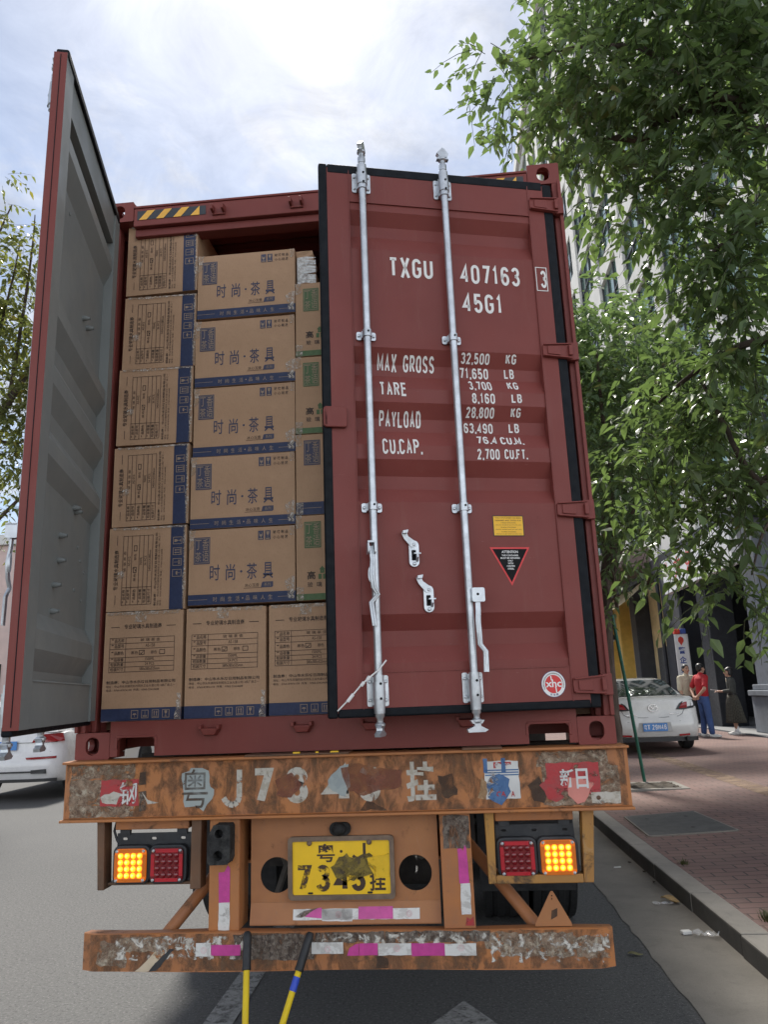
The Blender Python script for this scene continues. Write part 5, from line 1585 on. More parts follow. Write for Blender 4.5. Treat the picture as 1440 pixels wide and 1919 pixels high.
MT['grey_strut'] = plain('dusty_grey_strut', (.16, .155, .14), .8, 0, .3, 12)
mb = MB(); mb.bar((-.34, .28, .62), (-.26, .26, .83), .03, .02); mb.bar((-.25, .3, .62), (-.33, .3, .80), .02, .02); mb.bar((-.36, .32, .81), (-.2, .32, .815), .02, .025)
mb.build('spring_hanger', 'grey_strut', tr)
MB().tube([(-.36, .9, .62), (.4, .9, .62)], .11, 16).build('air_tank', 'chassis', tr, smooth=40)
MB().tube([(.25, .35, .79), (.33, .4, .74), (.4, .42, .77)], .012, 8).build('air_hose', 'grey_strut', tr, smooth=40)
for sg in (-1, 1):
    mb = MB(); mb.box(sg*.75-.04, sg*.75+.04, 9.2, 9.3, .05, 1.1); mb.box(sg*.75-.15, sg*.75+.15, 9.12, 9.38, .0, .05); mb.build('landing_leg', 'chassis', tr)

# bolt cutter leaning on the bumper
MT['yellow_paint'] = worn_paint('yellow_tool_paint', (.72, .52, .01), (.66, .46, .01), (.10, .08, .02), .12, .18, 1.2)
MT['grip'] = plain('black_grip', (.012, .013, .015), .5, 0, .2, 30, .001)
MT['blue_tape'] = plain('blue_tape', (.02, .06, .42), .4)
bc = empty('bolt_cutter', (0, 0, 0)); tag(bc, 'long yellow handled bolt cutter with black grips leaning on the bumper', 'bolt cutter')
TL, TRr = Vector((-.372, -.13, .572)), Vector((-.108, -.13, .566))
NL, NR = Vector((-.325, -.345, .10)), Vector((-.255, -.345, .10))
def hp(a, b, t): return tuple(a.lerp(b, t))
for a, b, nm in ((TL, NL, 0), (TRr, NR, 1)):
    h = MB(); h.tube([hp(a, b, .2), hp(a, b, 1.)], .0125, 14); ho = h.build('tool_handle', 'yellow_paint', bc, smooth=40)
    g = MB(); ts = [0, .015, .05, .1, .15, .2, .245, .26, .268]; g.tube([hp(a, b, t) for t in ts], [.010, .016, .0175, .0165, .0178, .017, .0175, .0185, .0165], 14); g.build('grip', 'grip', ho, smooth=40)
    if nm:
        g = MB(); g.tube([hp(a, b, .305), hp(a, b, .40)], .0142, 14); g.build('blue_tape', 'blue_tape', ho, smooth=40)
mb = MB(); mb.tube([tuple(NL), (-.318, -.36, .065)], .016, 10); mb.tube([tuple(NR), (-.262, -.36, .065)], .016, 10); mb.bar((-.33, -.362, .06), (-.25, -.362, .06), .05, .02)
mb.prism([(-.33, .06), (-.25, .06), (-.265, .0), (-.285, .002), (-.29, .03), (-.295, .002), (-.315, .0)], -.375, -.355, lambda a, b, c: (a, c, b))
mb.build('cutter_head', 'black_steel', bc, bevel=.003)
# ------------------------------------------------------------------ trees
def leaf_mat(name, dark, light, yellow, yamt, trans):
    m, t, p = nodes(name); b = NB(t)
    g = b.n('ShaderNodeNewGeometry')
    rnd_ = g.outputs['Random Per Island']
    c = b.mix(b.rng(rnd_, 0, .8), dark, light)
    c = b.mix(b.rng(rnd_, .86, .9, 0, .6), c, tuple(min(1, x*1.9) for x in light))
    c = b.mix(b.rng(rnd_, 1-yamt, 1-yamt+.02), c, yellow)
    c = b.mix(b.rng(b.noise(g.outputs['Position'], 1.3, 3), .35, .65, 0, .5), c, light)
    b.put(p.inputs['Base Color'], c)
    p.inputs['Roughness'].default_value = .34
    p.inputs['Specular IOR Level'].default_value = .55
    tr_ = b.n('ShaderNodeBsdfTranslucent')
    b.put(tr_.inputs[0], b.mix(.6, c, trans))
    mx = b.n('ShaderNodeMixShader'); mx.inputs[0].default_value = .46
    t.links.new(p.outputs[0], mx.inputs[1]); t.links.new(tr_.outputs[0], mx.inputs[2])
    t.links.new(mx.outputs[0], t.nodes['Material Output'].inputs[0])
    return m
MT['leaf'] = leaf_mat('broad_leaf', (.054, .09, .047), (.122, .178, .08), (.30, .24, .06), .02, (.22, .34, .07))
MT['leaf_far'] = leaf_mat('broad_leaf_behind', (.05, .087, .05), (.115, .168, .08), (.28, .20, .06), .02, (.20, .31, .07))
MT['leaf_left'] = leaf_mat('small_leaf', (.08, .105, .04), (.17, .19, .07), (.34, .24, .03), .10, (.28, .32, .05))
def bark(name, col):
    m, t, p = nodes(name); b = NB(t); o = b.obj()
    n1 = b.noise(o, 14, 8, .7, .4, (1, 1, .25))
    b.put(p.inputs['Base Color'], b.mix(b.rng(n1, .35, .65), tuple(x*.5 for x in col), tuple(x*1.3 for x in col)))
    p.inputs['Roughness'].default_value = .9
    b.put(p.inputs['Normal'], b.bump(n1, .9, .03))
    return m
MT['bark'] = bark('tree_bark', (.085, .062, .048))
MT['twig'] = bark('green_twig', (.065, .075, .035))

def foliage(mb, blobs, per_m3, L, rd, droop=.45, mi=0, ti=1, stem=.28):
    """twigs through the blobs' volume, leaves set alternately along each"""
    for (bx_, by_, bz_, br_) in blobs:
        n = max(5, int(per_m3*br_**2.3))
        for _ in range(n):
            while True:
                p = Vector((rd.uniform(-1, 1), rd.uniform(-1, 1), rd.uniform(-1, 1)))
                if p.length < 1: break
            out_ = p.normalized() if p.length > .05 else Vector((0, 0, 1))
            o = Vector((bx_, by_, bz_))+p*br_*rd.uniform(.6, 1.05)
            d = (out_*.7+Vector((rd.uniform(-1, 1), rd.uniform(-1, 1), rd.uniform(-.9, .5)))).normalized()
            tl = stem*rd.uniform(.6, 1.3); k = rd.randint(6, 9)
            pts = []
            for i in range(4):
                t = i/3
                pts.append(o+d*tl*t+Vector((0, 0, -droop*tl*t*t)))
            mb.tube(pts, [.0035, .003, .0022, .0015], 3, ti, cap=False)
            for i in range(k):
                t = (i+.6)/k
                q = pts[0].lerp(pts[3], t)+Vector((0, 0, .0))
                side = d.cross(Vector((0, 0, 1)))
                if side.length < .1: side = Vector((1, 0, 0))
                side.normalize()
                e = (side*(1 if i % 2 else -1)*rd.uniform(.5, 1.1)+d*rd.uniform(.2, .9)+Vector((0, 0, rd.uniform(-1.0, .25)))).normalized()
                ll = L*rd.choice((.55, .75, .9, 1., 1.1, 1.25))*rd.uniform(.9, 1.1); w = ll*rd.uniform(.2, .3)
                nrm = e.cross(Vector((rd.uniform(-.6, .6), rd.uniform(-.6, .6), 1))).normalized()
                up = nrm.cross(e).normalized()
                b0 = q+e*ll*.08
                tip = q+e*ll*1.08-Vector((0, 0, ll*.16))
                c1 = q+e*ll*.38; c2 = q+e*ll*.68-Vector((0, 0, ll*.05))
                fo = up*w*rd.uniform(.1, .5)
                mb.add([b0, c1+nrm*w+fo, c2+nrm*w*.78+fo, tip, c2-nrm*w*.78+fo, c1-nrm*w+fo], [(0, 1, 2, 3), (0, 3, 4, 5)], mi)
    return mb
def limb(mb, pts, r0, r1, rd, n=10, sub=4):
    P = [Vector(p) for p in pts]; Q = []
    for i in range(len(P)-1):
        a = P[max(0, i-1)]; b = P[i]; c = P[i+1]; d = P[min(len(P)-1, i+2)]
        for k in range(sub):
            t = k/sub
            Q.append(.5*((2*b)+(-a+c)*t+(2*a-5*b+4*c-d)*t*t+(-a+3*b-3*c+d)*t**3)+Vector((rd.uniform(-1, 1), rd.uniform(-1, 1), rd.uniform(-1, 1)))*r0*.12)
    Q.append(P[-1])
    m = len(Q)-1
    mb.tube([tuple(q) for q in Q], [r0+(r1-r0)*i/m for i in range(m+1)], n)
def tree(label, base, trunk, limbs, blobs, dens, L, seed, leafm, droop=.45, stem=.28, group=None, name='broadleaf_tree'):
    rd = random.Random(seed)
    t = empty(name, base); tag(t, label, 'tree', group)
    off = Vector(base)
    loc = lambda p: tuple(Vector(p)-off)
    mb = MB(); limb(mb, [loc(p) for p in trunk[0]], trunk[1], trunk[2], rd, 14, 5)
    mb.build('trunk', 'bark', t, smooth=70)
    for pts, r0, r1 in limbs:
        mb = MB(); limb(mb, [loc(p) for p in pts], r0, r1, rd)
        mb.build('branch', 'bark', t, smooth=70)
    mb = MB(); foliage(mb, [loc(b[:3])+(b[3],) for b in blobs], dens, L, rd, droop, stem=stem)
    mb.build('crown', [leafm, 'twig'], t, fixn=False)
    return t
BL = [(1.09, 1.23, 6.0, .28), (1.2, 1.32, 5.69, .32), (1.6, 1.25, 6.1, .5), (1.46, 1.19, 5.46, .34), (1.77, .99, 5.51, .55), (2.08, .78, 5.65, .6), (2.42, .66, 5.41, .6), (2.71, .75, 5.14, .6), (2.3, .92, 5.17, .55), (1.92, 1.12, 5.05, .45), (1.65, 1.17, 5.16, .28), (2.17, 1.02, 4.7, .42), (2.51, .87, 4.59, .55), (1.95, 1.22, 4.62, .28), (2.28, .94, 4.2, .42), (2.53, .81, 3.98, .5), (2.13, 1.3, 4.33, .28), (2.22, 1.2, 3.95, .26), (2.41, .88, 3.61, .45), (2.45, .98, 3.24, .45), (2.31, 1.32, 3.47, .4), (2.14, 1.78, 3.67, .36), (2.06, 1.58, 3.17, .38), (2.27, 1.25, 2.89, .42), (2.44, 1.02, 2.64, .42), (1.94, 1.94, 2.93, .32), (2.12, 1.52, 2.59, .34), (2.3, 1.18, 2.36, .3), (1.98, 2.04, 2.5, .22), (2.22, 1.05, 2.06, .15), (2.33, 1.06, 1.98, .2), (2.13, 1.22, 2.16, .14), (2.07, 1.79, 2.34, .2), (3.2, .86, 4.83, .6), (3.1, .93, 3.59, .55), (2.36, .69, 6.12, .7), (2.95, .6, 5.85, .7), (1.77, 1.06, 6.53, .5)]
limbsB = [([(3.2, 1.15, 3.0), (3.05, .95, 4.3), (2.95, .88, 5.1), (2.74, .87, 5.08), (2.39, .88, 5.14), (2.09, .91, 5.10), (1.99, .97, 5.02), (1.71, 1.08, 5.12)], .07, .02),
          ([(2.54, .82, 5.1), (2.35, .8, 5.16), (2.2, .8, 5.3), (2.0, .85, 5.6), (1.6, 1.1, 5.9), (1.2, 1.25, 5.95)], .03, .008),
          ([(2.95, .9, 5.0), (2.6, .8, 4.86), (2.42, .8, 4.95), (2.25, .85, 5.2)], .03, .012),
          ([(3.15, 1.1, 2.6), (2.75, 1.1, 2.62), (2.5, 1.12, 2.62), (2.36, 1.1, 2.75), (2.29, 1.12, 3.0), (2.2, 1.2, 3.4)], .035, .01),
          ([(3.1, 1.1, 3.4), (2.7, 1.0, 3.5), (2.4, 1.0, 3.5), (2.15, 1.4, 3.45), (2.05, 1.7, 3.4)], .035, .008),
          ([(3.1, 1.1, 2.9), (2.6, 1.15, 2.75), (2.3, 1.35, 2.62), (2.05, 1.7, 2.7)], .025, .007),
          ([(2.6, 1.12, 2.6), (2.4, 1.1, 2.35), (2.3, 1.1, 2.1)], .012, .005),
          ([(3.1, 1.0, 4.2), (2.7, .9, 4.3), (2.4, .95, 4.2), (2.2, 1.05, 4.05)], .03, .008)]
tree('large leafy tree overhanging the top right, nearest the camera', (3.3, 1.2, zs(3.3)), ([(3.3, 1.2, zs(3.3)-.05), (3.28, 1.18, 1.5), (3.2, 1.15, 3.0), (3.15, 1.0, 4.4), (3.0, .9, 5.6), (2.9, .8, 6.3)], .16, .05), limbsB, BL, 320, .088, 11, 'leaf', group='street trees along the sidewalk')
AL = [(2.6, 5.8, 6.4, .45), (2.7, 5.94, 5.85, .7), (2.66, 6.96, 5.89, .6), (2.73, 6.13, 5.07, .8), (2.83, 6.29, 4.45, .75), (2.76, 6.93, 3.89, .6), (2.8, 7.07, 3.32, .45), (2.68, 7.22, 2.75, .26), (3.61, 6.94, 6.0, .75), (4.1, 7.07, 5.7, .9), (4.15, 7.28, 5.08, .9), (3.5, 7.4, 4.36, .8), (2.25, 7.1, 5.16, .8), (2.3, 6.77, 6.1, .65), (2.3, 8.22, 4.69, .8), (3.6, 8.6, 5.4, 1.), (3.2, 9, 6.0, .9), (1.6, 6.3, 5.2, .8), (1.3, 7.0, 5.6, .8), (1.8, 5.5, 5.8, .7), (1.5, 8.0, 5.4, .8), (2.4, 9.5, 6., .9), (3.2, 10.5, 6.2, 1.), (4.2, 9.6, 6.2, 1.), (4.6, 8., 6., .9), (1.7, 9.5, 5.8, .9), (1.2, 8.7, 5.9, .8), (2.2, 7.6, 6.6, .9), (3.4, 7.8, 6.8, .9)]  # later blobs over the container are unseen canopy, added to shade the ground
limbsA = [([(2.96, 7.95, 3.0), (2.9, 7.4, 3.9), (2.75, 6.6, 4.9), (2.65, 6.1, 5.8)], .06, .015), ([(2.97, 8.0, 3.2), (3.4, 7.6, 4.3), (3.9, 7.3, 5.2)], .05, .015), ([(2.96, 8.0, 2.6), (2.85, 7.5, 3.1), (2.75, 7.1, 3.6)], .03, .01), ([(2.98, 7.9, 3.8), (3.2, 8.4, 4.8), (3.3, 8.8, 5.8)], .05, .015)]
ta = tree('brown trunked tree behind the right container corner, in the stone rimmed pit', (2.74, 7.95, zs(2.74)), ([(2.74, 7.95, zs(2.74)-.04), (2.75, 7.95, .9), (2.77, 7.95, 2.0), (2.84, 7.95, 3.1), (2.95, 7.9, 4.2)], .095, .06), limbsA, AL, 165, .12, 12, 'leaf_far', stem=.34, group='street trees along the sidewalk')
CB = [(3.1+2.0*math.cos(a)*q, 15.2+2.2*math.sin(a)*q, z, 1.05) for a, q, z in ((0, .2, 7.4), (.3, 1, 5.6), (1.3, 1, 6.0), (2.3, 1, 5.5), (3.3, 1, 5.9), (4.2, 1, 5.4), (5.2, 1, 6.0), (5.9, .9, 6.8), (1.8, .6, 6.9), (3.9, .6, 7.0))]  # crown of an added, mostly hidden tree that shades the sidewalk
tree('third street tree, added to shade the sidewalk, beyond the white saloon', (3.1, 15.2, zs(3.1)), ([(3.1, 15.2, zs(3.1)-.04), (3.1, 15.2, 2.), (3.1, 15.2, 4.), (3.1, 15.2, 6.2)], .11, .05), [([(3.1, 15.2, 3.4), (3.8, 15.6, 4.8), (4.6, 16, 5.6)], .05, .015), ([(3.1, 15.2, 3.6), (2.4, 14.6, 4.9), (1.7, 14.2, 5.6)], .05, .015)], CB, 110, .13, 14, 'leaf_far', stem=.36, group='street trees along the sidewalk')
LL = [(-6.67, 7.18, 10.31, .2), (-6.65, 7.48, 9.07, .4), (-6.35, 7.57, 8.8, .35), (-6.13, 7.47, 9.32, .28), (-6.82, 7.61, 8.46, .5), (-6.5, 7.81, 7.74, .5), (-6.06, 7.9, 7.55, .4), (-6.73, 8.02, 6.77, .6), (-6.3, 8.13, 6.49, .5), (-6.98, 8.26, 5.72, .6), (-6.59, 8.36, 5.44, .4), (-6.95, 8.53, 4.57, .4), (-6.59, 8.19, 6.15, .5), (-6.3, 8.93, 7.43, .8), (-7.75, 7.65, 7.96, 1.3), (-8.1, 7.2, 9.75, 1.1), (-8.06, 8.15, 5.76, 1.0), (-6.49, 9.28, 5.91, .6), (-6.7, 7.32, 9.74, .2)]
limbsL = [([(-8.6, 8.6, 3.5), (-7.6, 8.3, 5.4), (-6.8, 8.1, 6.6), (-6.2, 8.0, 7.7), (-6.1, 7.7, 9.0), (-6.0, 7.6, 10.1)], .09, .012), ([(-8.5, 8.5, 4.5), (-7.8, 8.0, 7.0), (-7.2, 7.6, 8.6), (-6.6, 7.4, 9.9)], .08, .01), ([(-8.6, 8.6, 3.0), (-7.6, 8.6, 4.2), (-6.7, 8.5, 5.0), (-6.2, 8.4, 5.6)], .06, .01), ([(-7.2, 8.2, 6.0), (-6.7, 8.3, 5.9), (-6.2, 8.6, 6.3)], .04, .01), ([(-6.8, 8.1, 6.6), (-6.5, 7.8, 7.9), (-6.3, 7.6, 8.9), (-6.2, 7.45, 9.7)], .04, .008), ([(-7.0, 7.9, 7.5), (-6.6, 7.6, 8.6), (-6.45, 7.5, 9.3)], .03, .006)]
tree('sparse yellowing tree left of the open grey door', (-8.7, 8.7, 0), ([(-8.7, 8.7, -.05), (-8.65, 8.65, 2.0), (-8.55, 8.5, 4.2), (-8.3, 8.2, 6.5), (-8.0, 7.8, 9.0)], .2, .06), limbsL, LL, 230, .12, 13, 'leaf_left', droop=.3, stem=.42)
# green stake propped against the second tree
MT['green_pole'] = plain('green_painted_pole', (.012, .10, .065), .45, 0, .2, 14)
mb = MB(); mb.tube([(3.13, 8.2, zs(3.13)-.02), (2.98, 8.0, 1.4), (2.86, 7.9, 2.5)], .024, 12)
o = mb.build('support_stake', 'green_pole', smooth=40); tag(o, 'slanting green pole propping the tree behind the container corner', 'stake')
# ------------------------------------------------------------------ buildings
MT['stone'] = concrete('pale_stone_cladding', (.62, .61, .58), .08, (.44, .43, .41), .5, .5)
MT['stone_dark'] = concrete('dark_granite', (.04, .044, .054), .2, (.09, .09, .095), .4, 1.)
MT['slate'] = plain('dark_blue_grey_wall', (.016, .018, .024), .6, 0, .25, 5)
MT['pedestal'] = concrete('grey_granite_pedestal', (.20, .22, .25), .12, (.12, .13, .15), .4, 1.5)
def win_glass(name, col):
    m, t, p = nodes(name)
    p.inputs['Base Color'].default_value = (*col, 1); p.inputs['Roughness'].default_value = .06
    p.inputs['Specular IOR Level'].default_value = .9; p.inputs['Metallic'].default_value = .35
    return m
MT['win'] = win_glass('green_tinted_glass', (.16, .27, .23))
MT['win_dark'] = plain('dark_glass', (.02, .024, .024), .18, 0, .2, 3, 0, .3)
MT['mullion'] = plain('window_mullion', (.05, .055, .06), .5)
MT['yellow_wall'] = plain('yellow_plaster', (.60, .43, .12), .8, 0, .15, 3)
MT['cream_wall'] = plain('cream_plaster', (.60, .50, .30), .8, 0, .2, 3)
MT['fascia'] = plain('brown_fascia', (.16, .115, .105), .6, 0, .12, 3)
def canvas_mat():
    m, t, p = nodes('tan_canvas'); b = NB(t); o = b.obj()
    c = b.mix(b.rng(b.noise(o, 4, 6), .3, .7), (.50, .43, .27), (.60, .52, .34)); b.put(p.inputs['Base Color'], c); p.inputs['Roughness'].default_value = .85
    tr_ = b.n('ShaderNodeBsdfTranslucent'); b.put(tr_.inputs[0], c); mx = b.n('ShaderNodeMixShader'); mx.inputs[0].default_value = .5
    t.links.new(p.outputs[0], mx.inputs[1]); t.links.new(tr_.outputs[0], mx.inputs[2]); t.links.new(mx.outputs[0], t.nodes['Material Output'].inputs[0])
    return m
MT['canvas'] = canvas_mat()
MT['blue_canvas'] = plain('blue_white_edge', (.45, .55, .68), .7)
MT['sign_white'] = plain('white_sign_board', (.80, .80, .80), .5, 0, .03, 3)
MT['sign_red'] = plain('sign_red', (.62, .05, .03), .5)
MT['sign_grey'] = plain('sign_grey', (.33, .33, .38), .5)
MT['sign_blue'] = plain('sign_blue', (.05, .09, .34), .5)
MT['metal_frame'] = plain('window_frame_bronze', (.26, .22, .13), .5)

FX = 8.2
bld = empty('office_building', (FX, 30, 0)); tag(bld, 'tall pale stone office block with green glass and dark ground floor', 'building')
def bp(mb, name, mat, bev=0): 
    o = mb.build(name, mat, bld, bevel=bev); o.location = (-FX, -30, 0); return o
G = 6.05; TOP = 44.; Y0, Y1 = 12., 75.
bp(MB().box(FX+.35, FX+16, Y0, Y1, G, TOP), 'core_wall', 'stone')
bp(MB().box(FX-.25, FX+.5, Y0-.3, Y1+.3, TOP, TOP+1.1), 'cornice', 'stone')
nb = 14; bw = (Y1-Y0)/nb
for i in range(nb+1):
    y = Y0+i*bw
    bp(MB().box(FX, FX+.349, y-.55, y+.55, G+.01, TOP-.01), 'pier', 'stone')
fh = 3.35; nf = int((TOP-G)/fh)
for k in range(nf+1):
    z = G+k*fh
    sp = MB(); 
    for i in range(nb):
        y = Y0+i*bw
        bp(MB().box(FX+.06, FX+.348, y+.551, y+bw-.551, z+.02, min(TOP-.02, z+.95)), 'spandrel', 'stone') if not (i > 8 or (i > 5 and k > 8)) else sp.box(FX+.06, FX+.348, y+.551, y+bw-.551, z+.02, min(TOP-.02, z+.95))
    if sp.v: bp(sp, 'far_spandrels', 'stone')['kind'] = 'stuff'

# only the bays that can be seen get their own window
for i in range(nb):
    for k in range(nf):
        y = Y0+i*bw; z = G+k*fh
        if z+fh > TOP: continue
        if i > 8 or (i > 5 and k > 8): continue
        w = MB().box(FX+.2, FX+.26, y+.56, y+bw-.56, z+.955, z+fh+.015)
        wo = bp(w, 'window', 'win')
        fm = MB()
        n = 3
        for q in range(n+1):
            yy = y+.58+(bw-1.16)*q/n
            fm.box(FX+.12, FX+.199, yy-.035, yy+.035, z+.96, z+fh+.01)
        fm.box(FX+.13, FX+.199, y+.56, y+bw-.56, z+2.0, z+2.07)
        f = fm.build('frame', 'mullion', wo)
far = MB()
for i in range(nb):
    for k in range(nf):
        y = Y0+i*bw; z = G+k*fh
        if z+fh > TOP or not (i > 8 or (i > 5 and k > 8)): continue
        far.box(FX+.2, FX+.26, y+.56, y+bw-.56, z+.955, z+fh+.015)
o = bp(far, 'far_windows', 'win'); o['kind'] = 'stuff'
# ground floor: deep recess, dark piers, pedestals
PZ = .226
bp(MB().box(FX-.55, FX+6, 12, 75, .0, PZ), 'plinth_step', 'plinth')
bp(MB().box(FX+3.0, FX+3.2, 11, 62, PZ, G), 'recess_wall', 'slate')
bp(MB().box(FX-.05, FX+6, 12, 75, G-.5, G-.002), 'lintel', 'slate')
bp(MB().box(FX+1.2, FX+1.4, 12, 19.6, PZ, 1.5), 'panelled_dado', 'slate')
def col(y0, y1, mat, ped):
    bp(MB().box(FX-.02, FX+.75, y0, y1, PZ, G-.505), 'column', mat, .02)
    if ped:
        mb = MB(); mb.box(FX-.16, FX+.9, y0-.14, y1+.14, PZ+.001, 1.12); mb.box(FX-.22, FX+.96, y0-.2, y1+.2, 1.121, 1.26); mb.box(FX-.12, FX+.86, y0-.1, y1+.1, 1.261, 1.4)
        bp(mb, 'pedestal', 'pedestal', .02)
col(16.2, 17.2, 'pedestal', True); col(22.9, 25.2, 'stone_dark', False); col(29.5, 30.4, 'stone_dark', False)
col(20.3, 21.2, 'slate', False)
for y in (22.75, 25.3): bp(MB().tube([(FX-.08, y, PZ), (FX-.08, y, G-.51)], .07, 10), 'down_pipe', 'slate')
# big ground floor window in bronze frame beside the pedestal
w = bp(MB().box(FX+2.0, FX+2.04, 16.3, 19.4, 1.5, 4.2), 'window', 'win_dark')
mb = MB()
for y in (16.3, 17.9, 19.4): mb.box(FX+1.93, FX+1.999, y-.05, y+.05, 1.45, 4.25)
for z in (1.45, 2.5, 4.2): mb.box(FX+1.94, FX+1.998, 16.3, 19.4, z, z+.08)
mb.build('frame', 'metal_frame', w)
# shop further along: yellow walls, opening, lamp
bp(MB().box(FX+.6, FX+.8, 26.3, 60, PZ, G-.51), 'shop_wall', 'cream_wall')
for y in (33.2, 36.5, 40.): bp(MB().box(FX+.1, FX+.599, y, y+.7, PZ, G-.51), 'shop_pier', 'yellow_wall')
bp(MB().box(FX+.5, FX+.59, 27., 28.6, 1.1, 2.9), 'serving_hatch', 'slate')
hw = bp(MB().box(FX+.5, FX+.595, 30.9, 31.9, 3.2, 4.8), 'window', 'win_dark')
for z in (3.2, 4.75): MB().box(FX+.45, FX+.499, 30.85, 31.95, z, z+.07).build('frame', 'cream_wall', hw)
cp = bp(MB().hexa([(FX-1.6, 26.4, G-.05), (FX+.3, 26.4, G-.3), (FX+.3, 60, G-.3), (FX-1.6, 60, G-.05), (FX-1.6, 26.4, G+.6), (FX+.3, 26.4, G+.6), (FX+.3, 60, G+.6), (FX-1.6, 60, G+.6)]), 'canopy', 'fascia')
# awning hung in front of the shop
aw = empty('awning', (FX, 30, 0)); tag(aw, 'sagging tan canvas awning over the yellow shop front', 'awning')
mb = MB(); n = 10; vs = []
for j in range(n+1):
    for i in range(9):
        t = j/n; u = i/8
        vs.append((FX-.2-1.9*t, 26.0+u*12.2, 5.35-1.3*t-.14*math.sin(math.pi*t)+.06*math.sin(u*19)))
mb.add(vs, [(j*9+i, j*9+i+1, (j+1)*9+i+1, (j+1)*9+i) for j in range(n) for i in range(8)])
o = mb.build('canvas', 'canvas', aw, smooth=60, fixn=False); o.location = (-FX, -30, 0)
mb = MB(); vs = []
for i in range(25):
    u = i/24; z = 4.05+.06*math.sin(u*19); vs += [(FX-2.1, 26.0+u*12.2, z), (FX-2.12, 26.0+u*12.2, z-.22-.03*(i % 2))]
mb.add(vs, [(2*i, 2*i+1, 2*i+3, 2*i+2) for i in range(24)]); o = mb.build('valance', 'blue_canvas', aw, fixn=False); o.location = (-FX, -30, 0)
# pendant lamp under the awning
lm = empty('pendant_lamp', (FX-.9, 30.2, 3.4)); tag(lm, 'black pendant lamp shade hanging under the tan awning', 'lamp')
mb = MB(); mb.lathe([(.22, 0), (.2, .03), (.08, .2), (.04, .26)], (0, 0, 0), (0, 0, 1), 16); mb.tube([(0, 0, .26), (0, 0, 1.15)], .012, 6); mb.build('lamp_shade', 'slate', lm, smooth=40)
mb = MB(); mb.ball((0, 0, .0), .09, 0, 10, 6); mb.build('bulb', 'sign_white', lm, smooth=60)
# white fascia sign
sg_ = empty('shop_sign', (FX, 20, 0)); tag(sg_, 'white board sign with red characters above the dark entrance, partly behind leaves', 'sign')
mb = MB().box(FX-.45, FX-.25, 16.5, 23.0, 4.42, 5.55); o = mb.build('sign_board', 'sign_white', sg_, bevel=.01); o.location = (-FX, -20, 0)
for ch, y, z, h, m in (('八', 22.75, 4.95, .5, 'sign_red'), ('方', 21.6, 4.75, .7, 'sign_red'), ('茶', 20.4, 4.75, .7, 'sign_red'), ('旅', 22.3, 4.6, .16, 'sign_grey'), ('馆', 22.3, 4.82, .16, 'sign_grey'), ('店', 21.85, 4.62, .16, 'sign_grey')):
    mb = MB(); mb.text(ch, lambda a, b: (FX-.456, y-a*h, z+b*h), 0, .01); o = mb.build('lettering', m, sg_, fixn=False); o.location = (-FX, -20, 0)
# vertical blue lettered sign, facing the street
vs_ = empty('pillar_sign', (FX, 22.6, 0)); tag(vs_, 'tall narrow white sign with blue characters on the dark pillar', 'sign')
mb = MB().box(FX-.12, FX-.06, 22.4, 22.85, 1.6, 3.05); mb.build('sign_board', 'sign_white', vs_, bevel=.005).location = (-FX, -22.6, 0)
MB().box(FX-.5, FX-.1, 22.36, 22.40, 1.6, 3.05).build('sign_return', 'sign_white', vs_).location = (-FX, -22.6, 0)
for ch, z in (('警', 2.42), ('企', 2.12), ('共', 1.82)):
    mb = MB(); mb.text(ch, lambda a, b: (FX-.42+a*.22, 22.357, z+b*.22), 0, .03); mb.build('lettering', 'sign_blue', vs_, fixn=False).location = (-FX, -22.6, 0)
mb = MB(); mb.prism([(-.075, .1), (-.09, 0), (0, -.14), (.09, 0), (.075, .1), (0, .15)], 22.352, 22.358, lambda a, b, c: (FX-.31+a, c, 2.83+b)); mb.build('emblem', 'sign_red', vs_).location = (-FX, -22.6, 0)
mb = MB(); mb.box(FX-.5, FX-.32, 22.3, 22.5, 3.06, 3.22); mb.build('red_beacon', 'sign_red', vs_, bevel=.02).location = (-FX, -22.6, 0)
mb = MB(); mb.box(FX-.31, FX-.13, 22.3, 22.5, 3.06, 3.22); mb.build('blue_beacon', 'sign_blue', vs_, bevel=.02).location = (-FX, -22.6, 0)
# stack of red chairs / crates seen over the car roof
MT['red_rail'] = plain('dark_red_rail', (.22, .05, .045), .5)
# distant building on the left, across the road
MT['pink_tile'] = plain('pale_pink_tile', (.56, .42, .38), .6, 0, .1, 2)
lb = empty('pink_tiled_building', (-19, 38, 0)); tag(lb, 'low pale pink tiled building far behind the open left door', 'building')
MB().box(-6, 6, -14, 14, 0, 7.6).build('wall', 'pink_tile', lb)
MB().box(-6.2, 6.2, -14.2, 14.2, 7.61, 8.0).build('parapet', 'stone', lb)
for i in range(6):
    for k in range(2):
        w = MB().box(6.0, 6.04, -12.5+i*4.4, -10.2+i*4.4, 1.2+k*3.4, 3.1+k*3.4).build('window', 'win_dark', lb)
        MB().box(6.045, 6.08, -12.5+i*4.4, -10.2+i*4.4, 1.1+k*3.4, 1.2+k*3.4).build('sill', 'stone', w)
for i in range(2):
    w = MB().box(-4+i*4.5, -1.8+i*4.5, -14.04, -14.0, 1.2, 3.1).build('window', 'win_dark', lb)
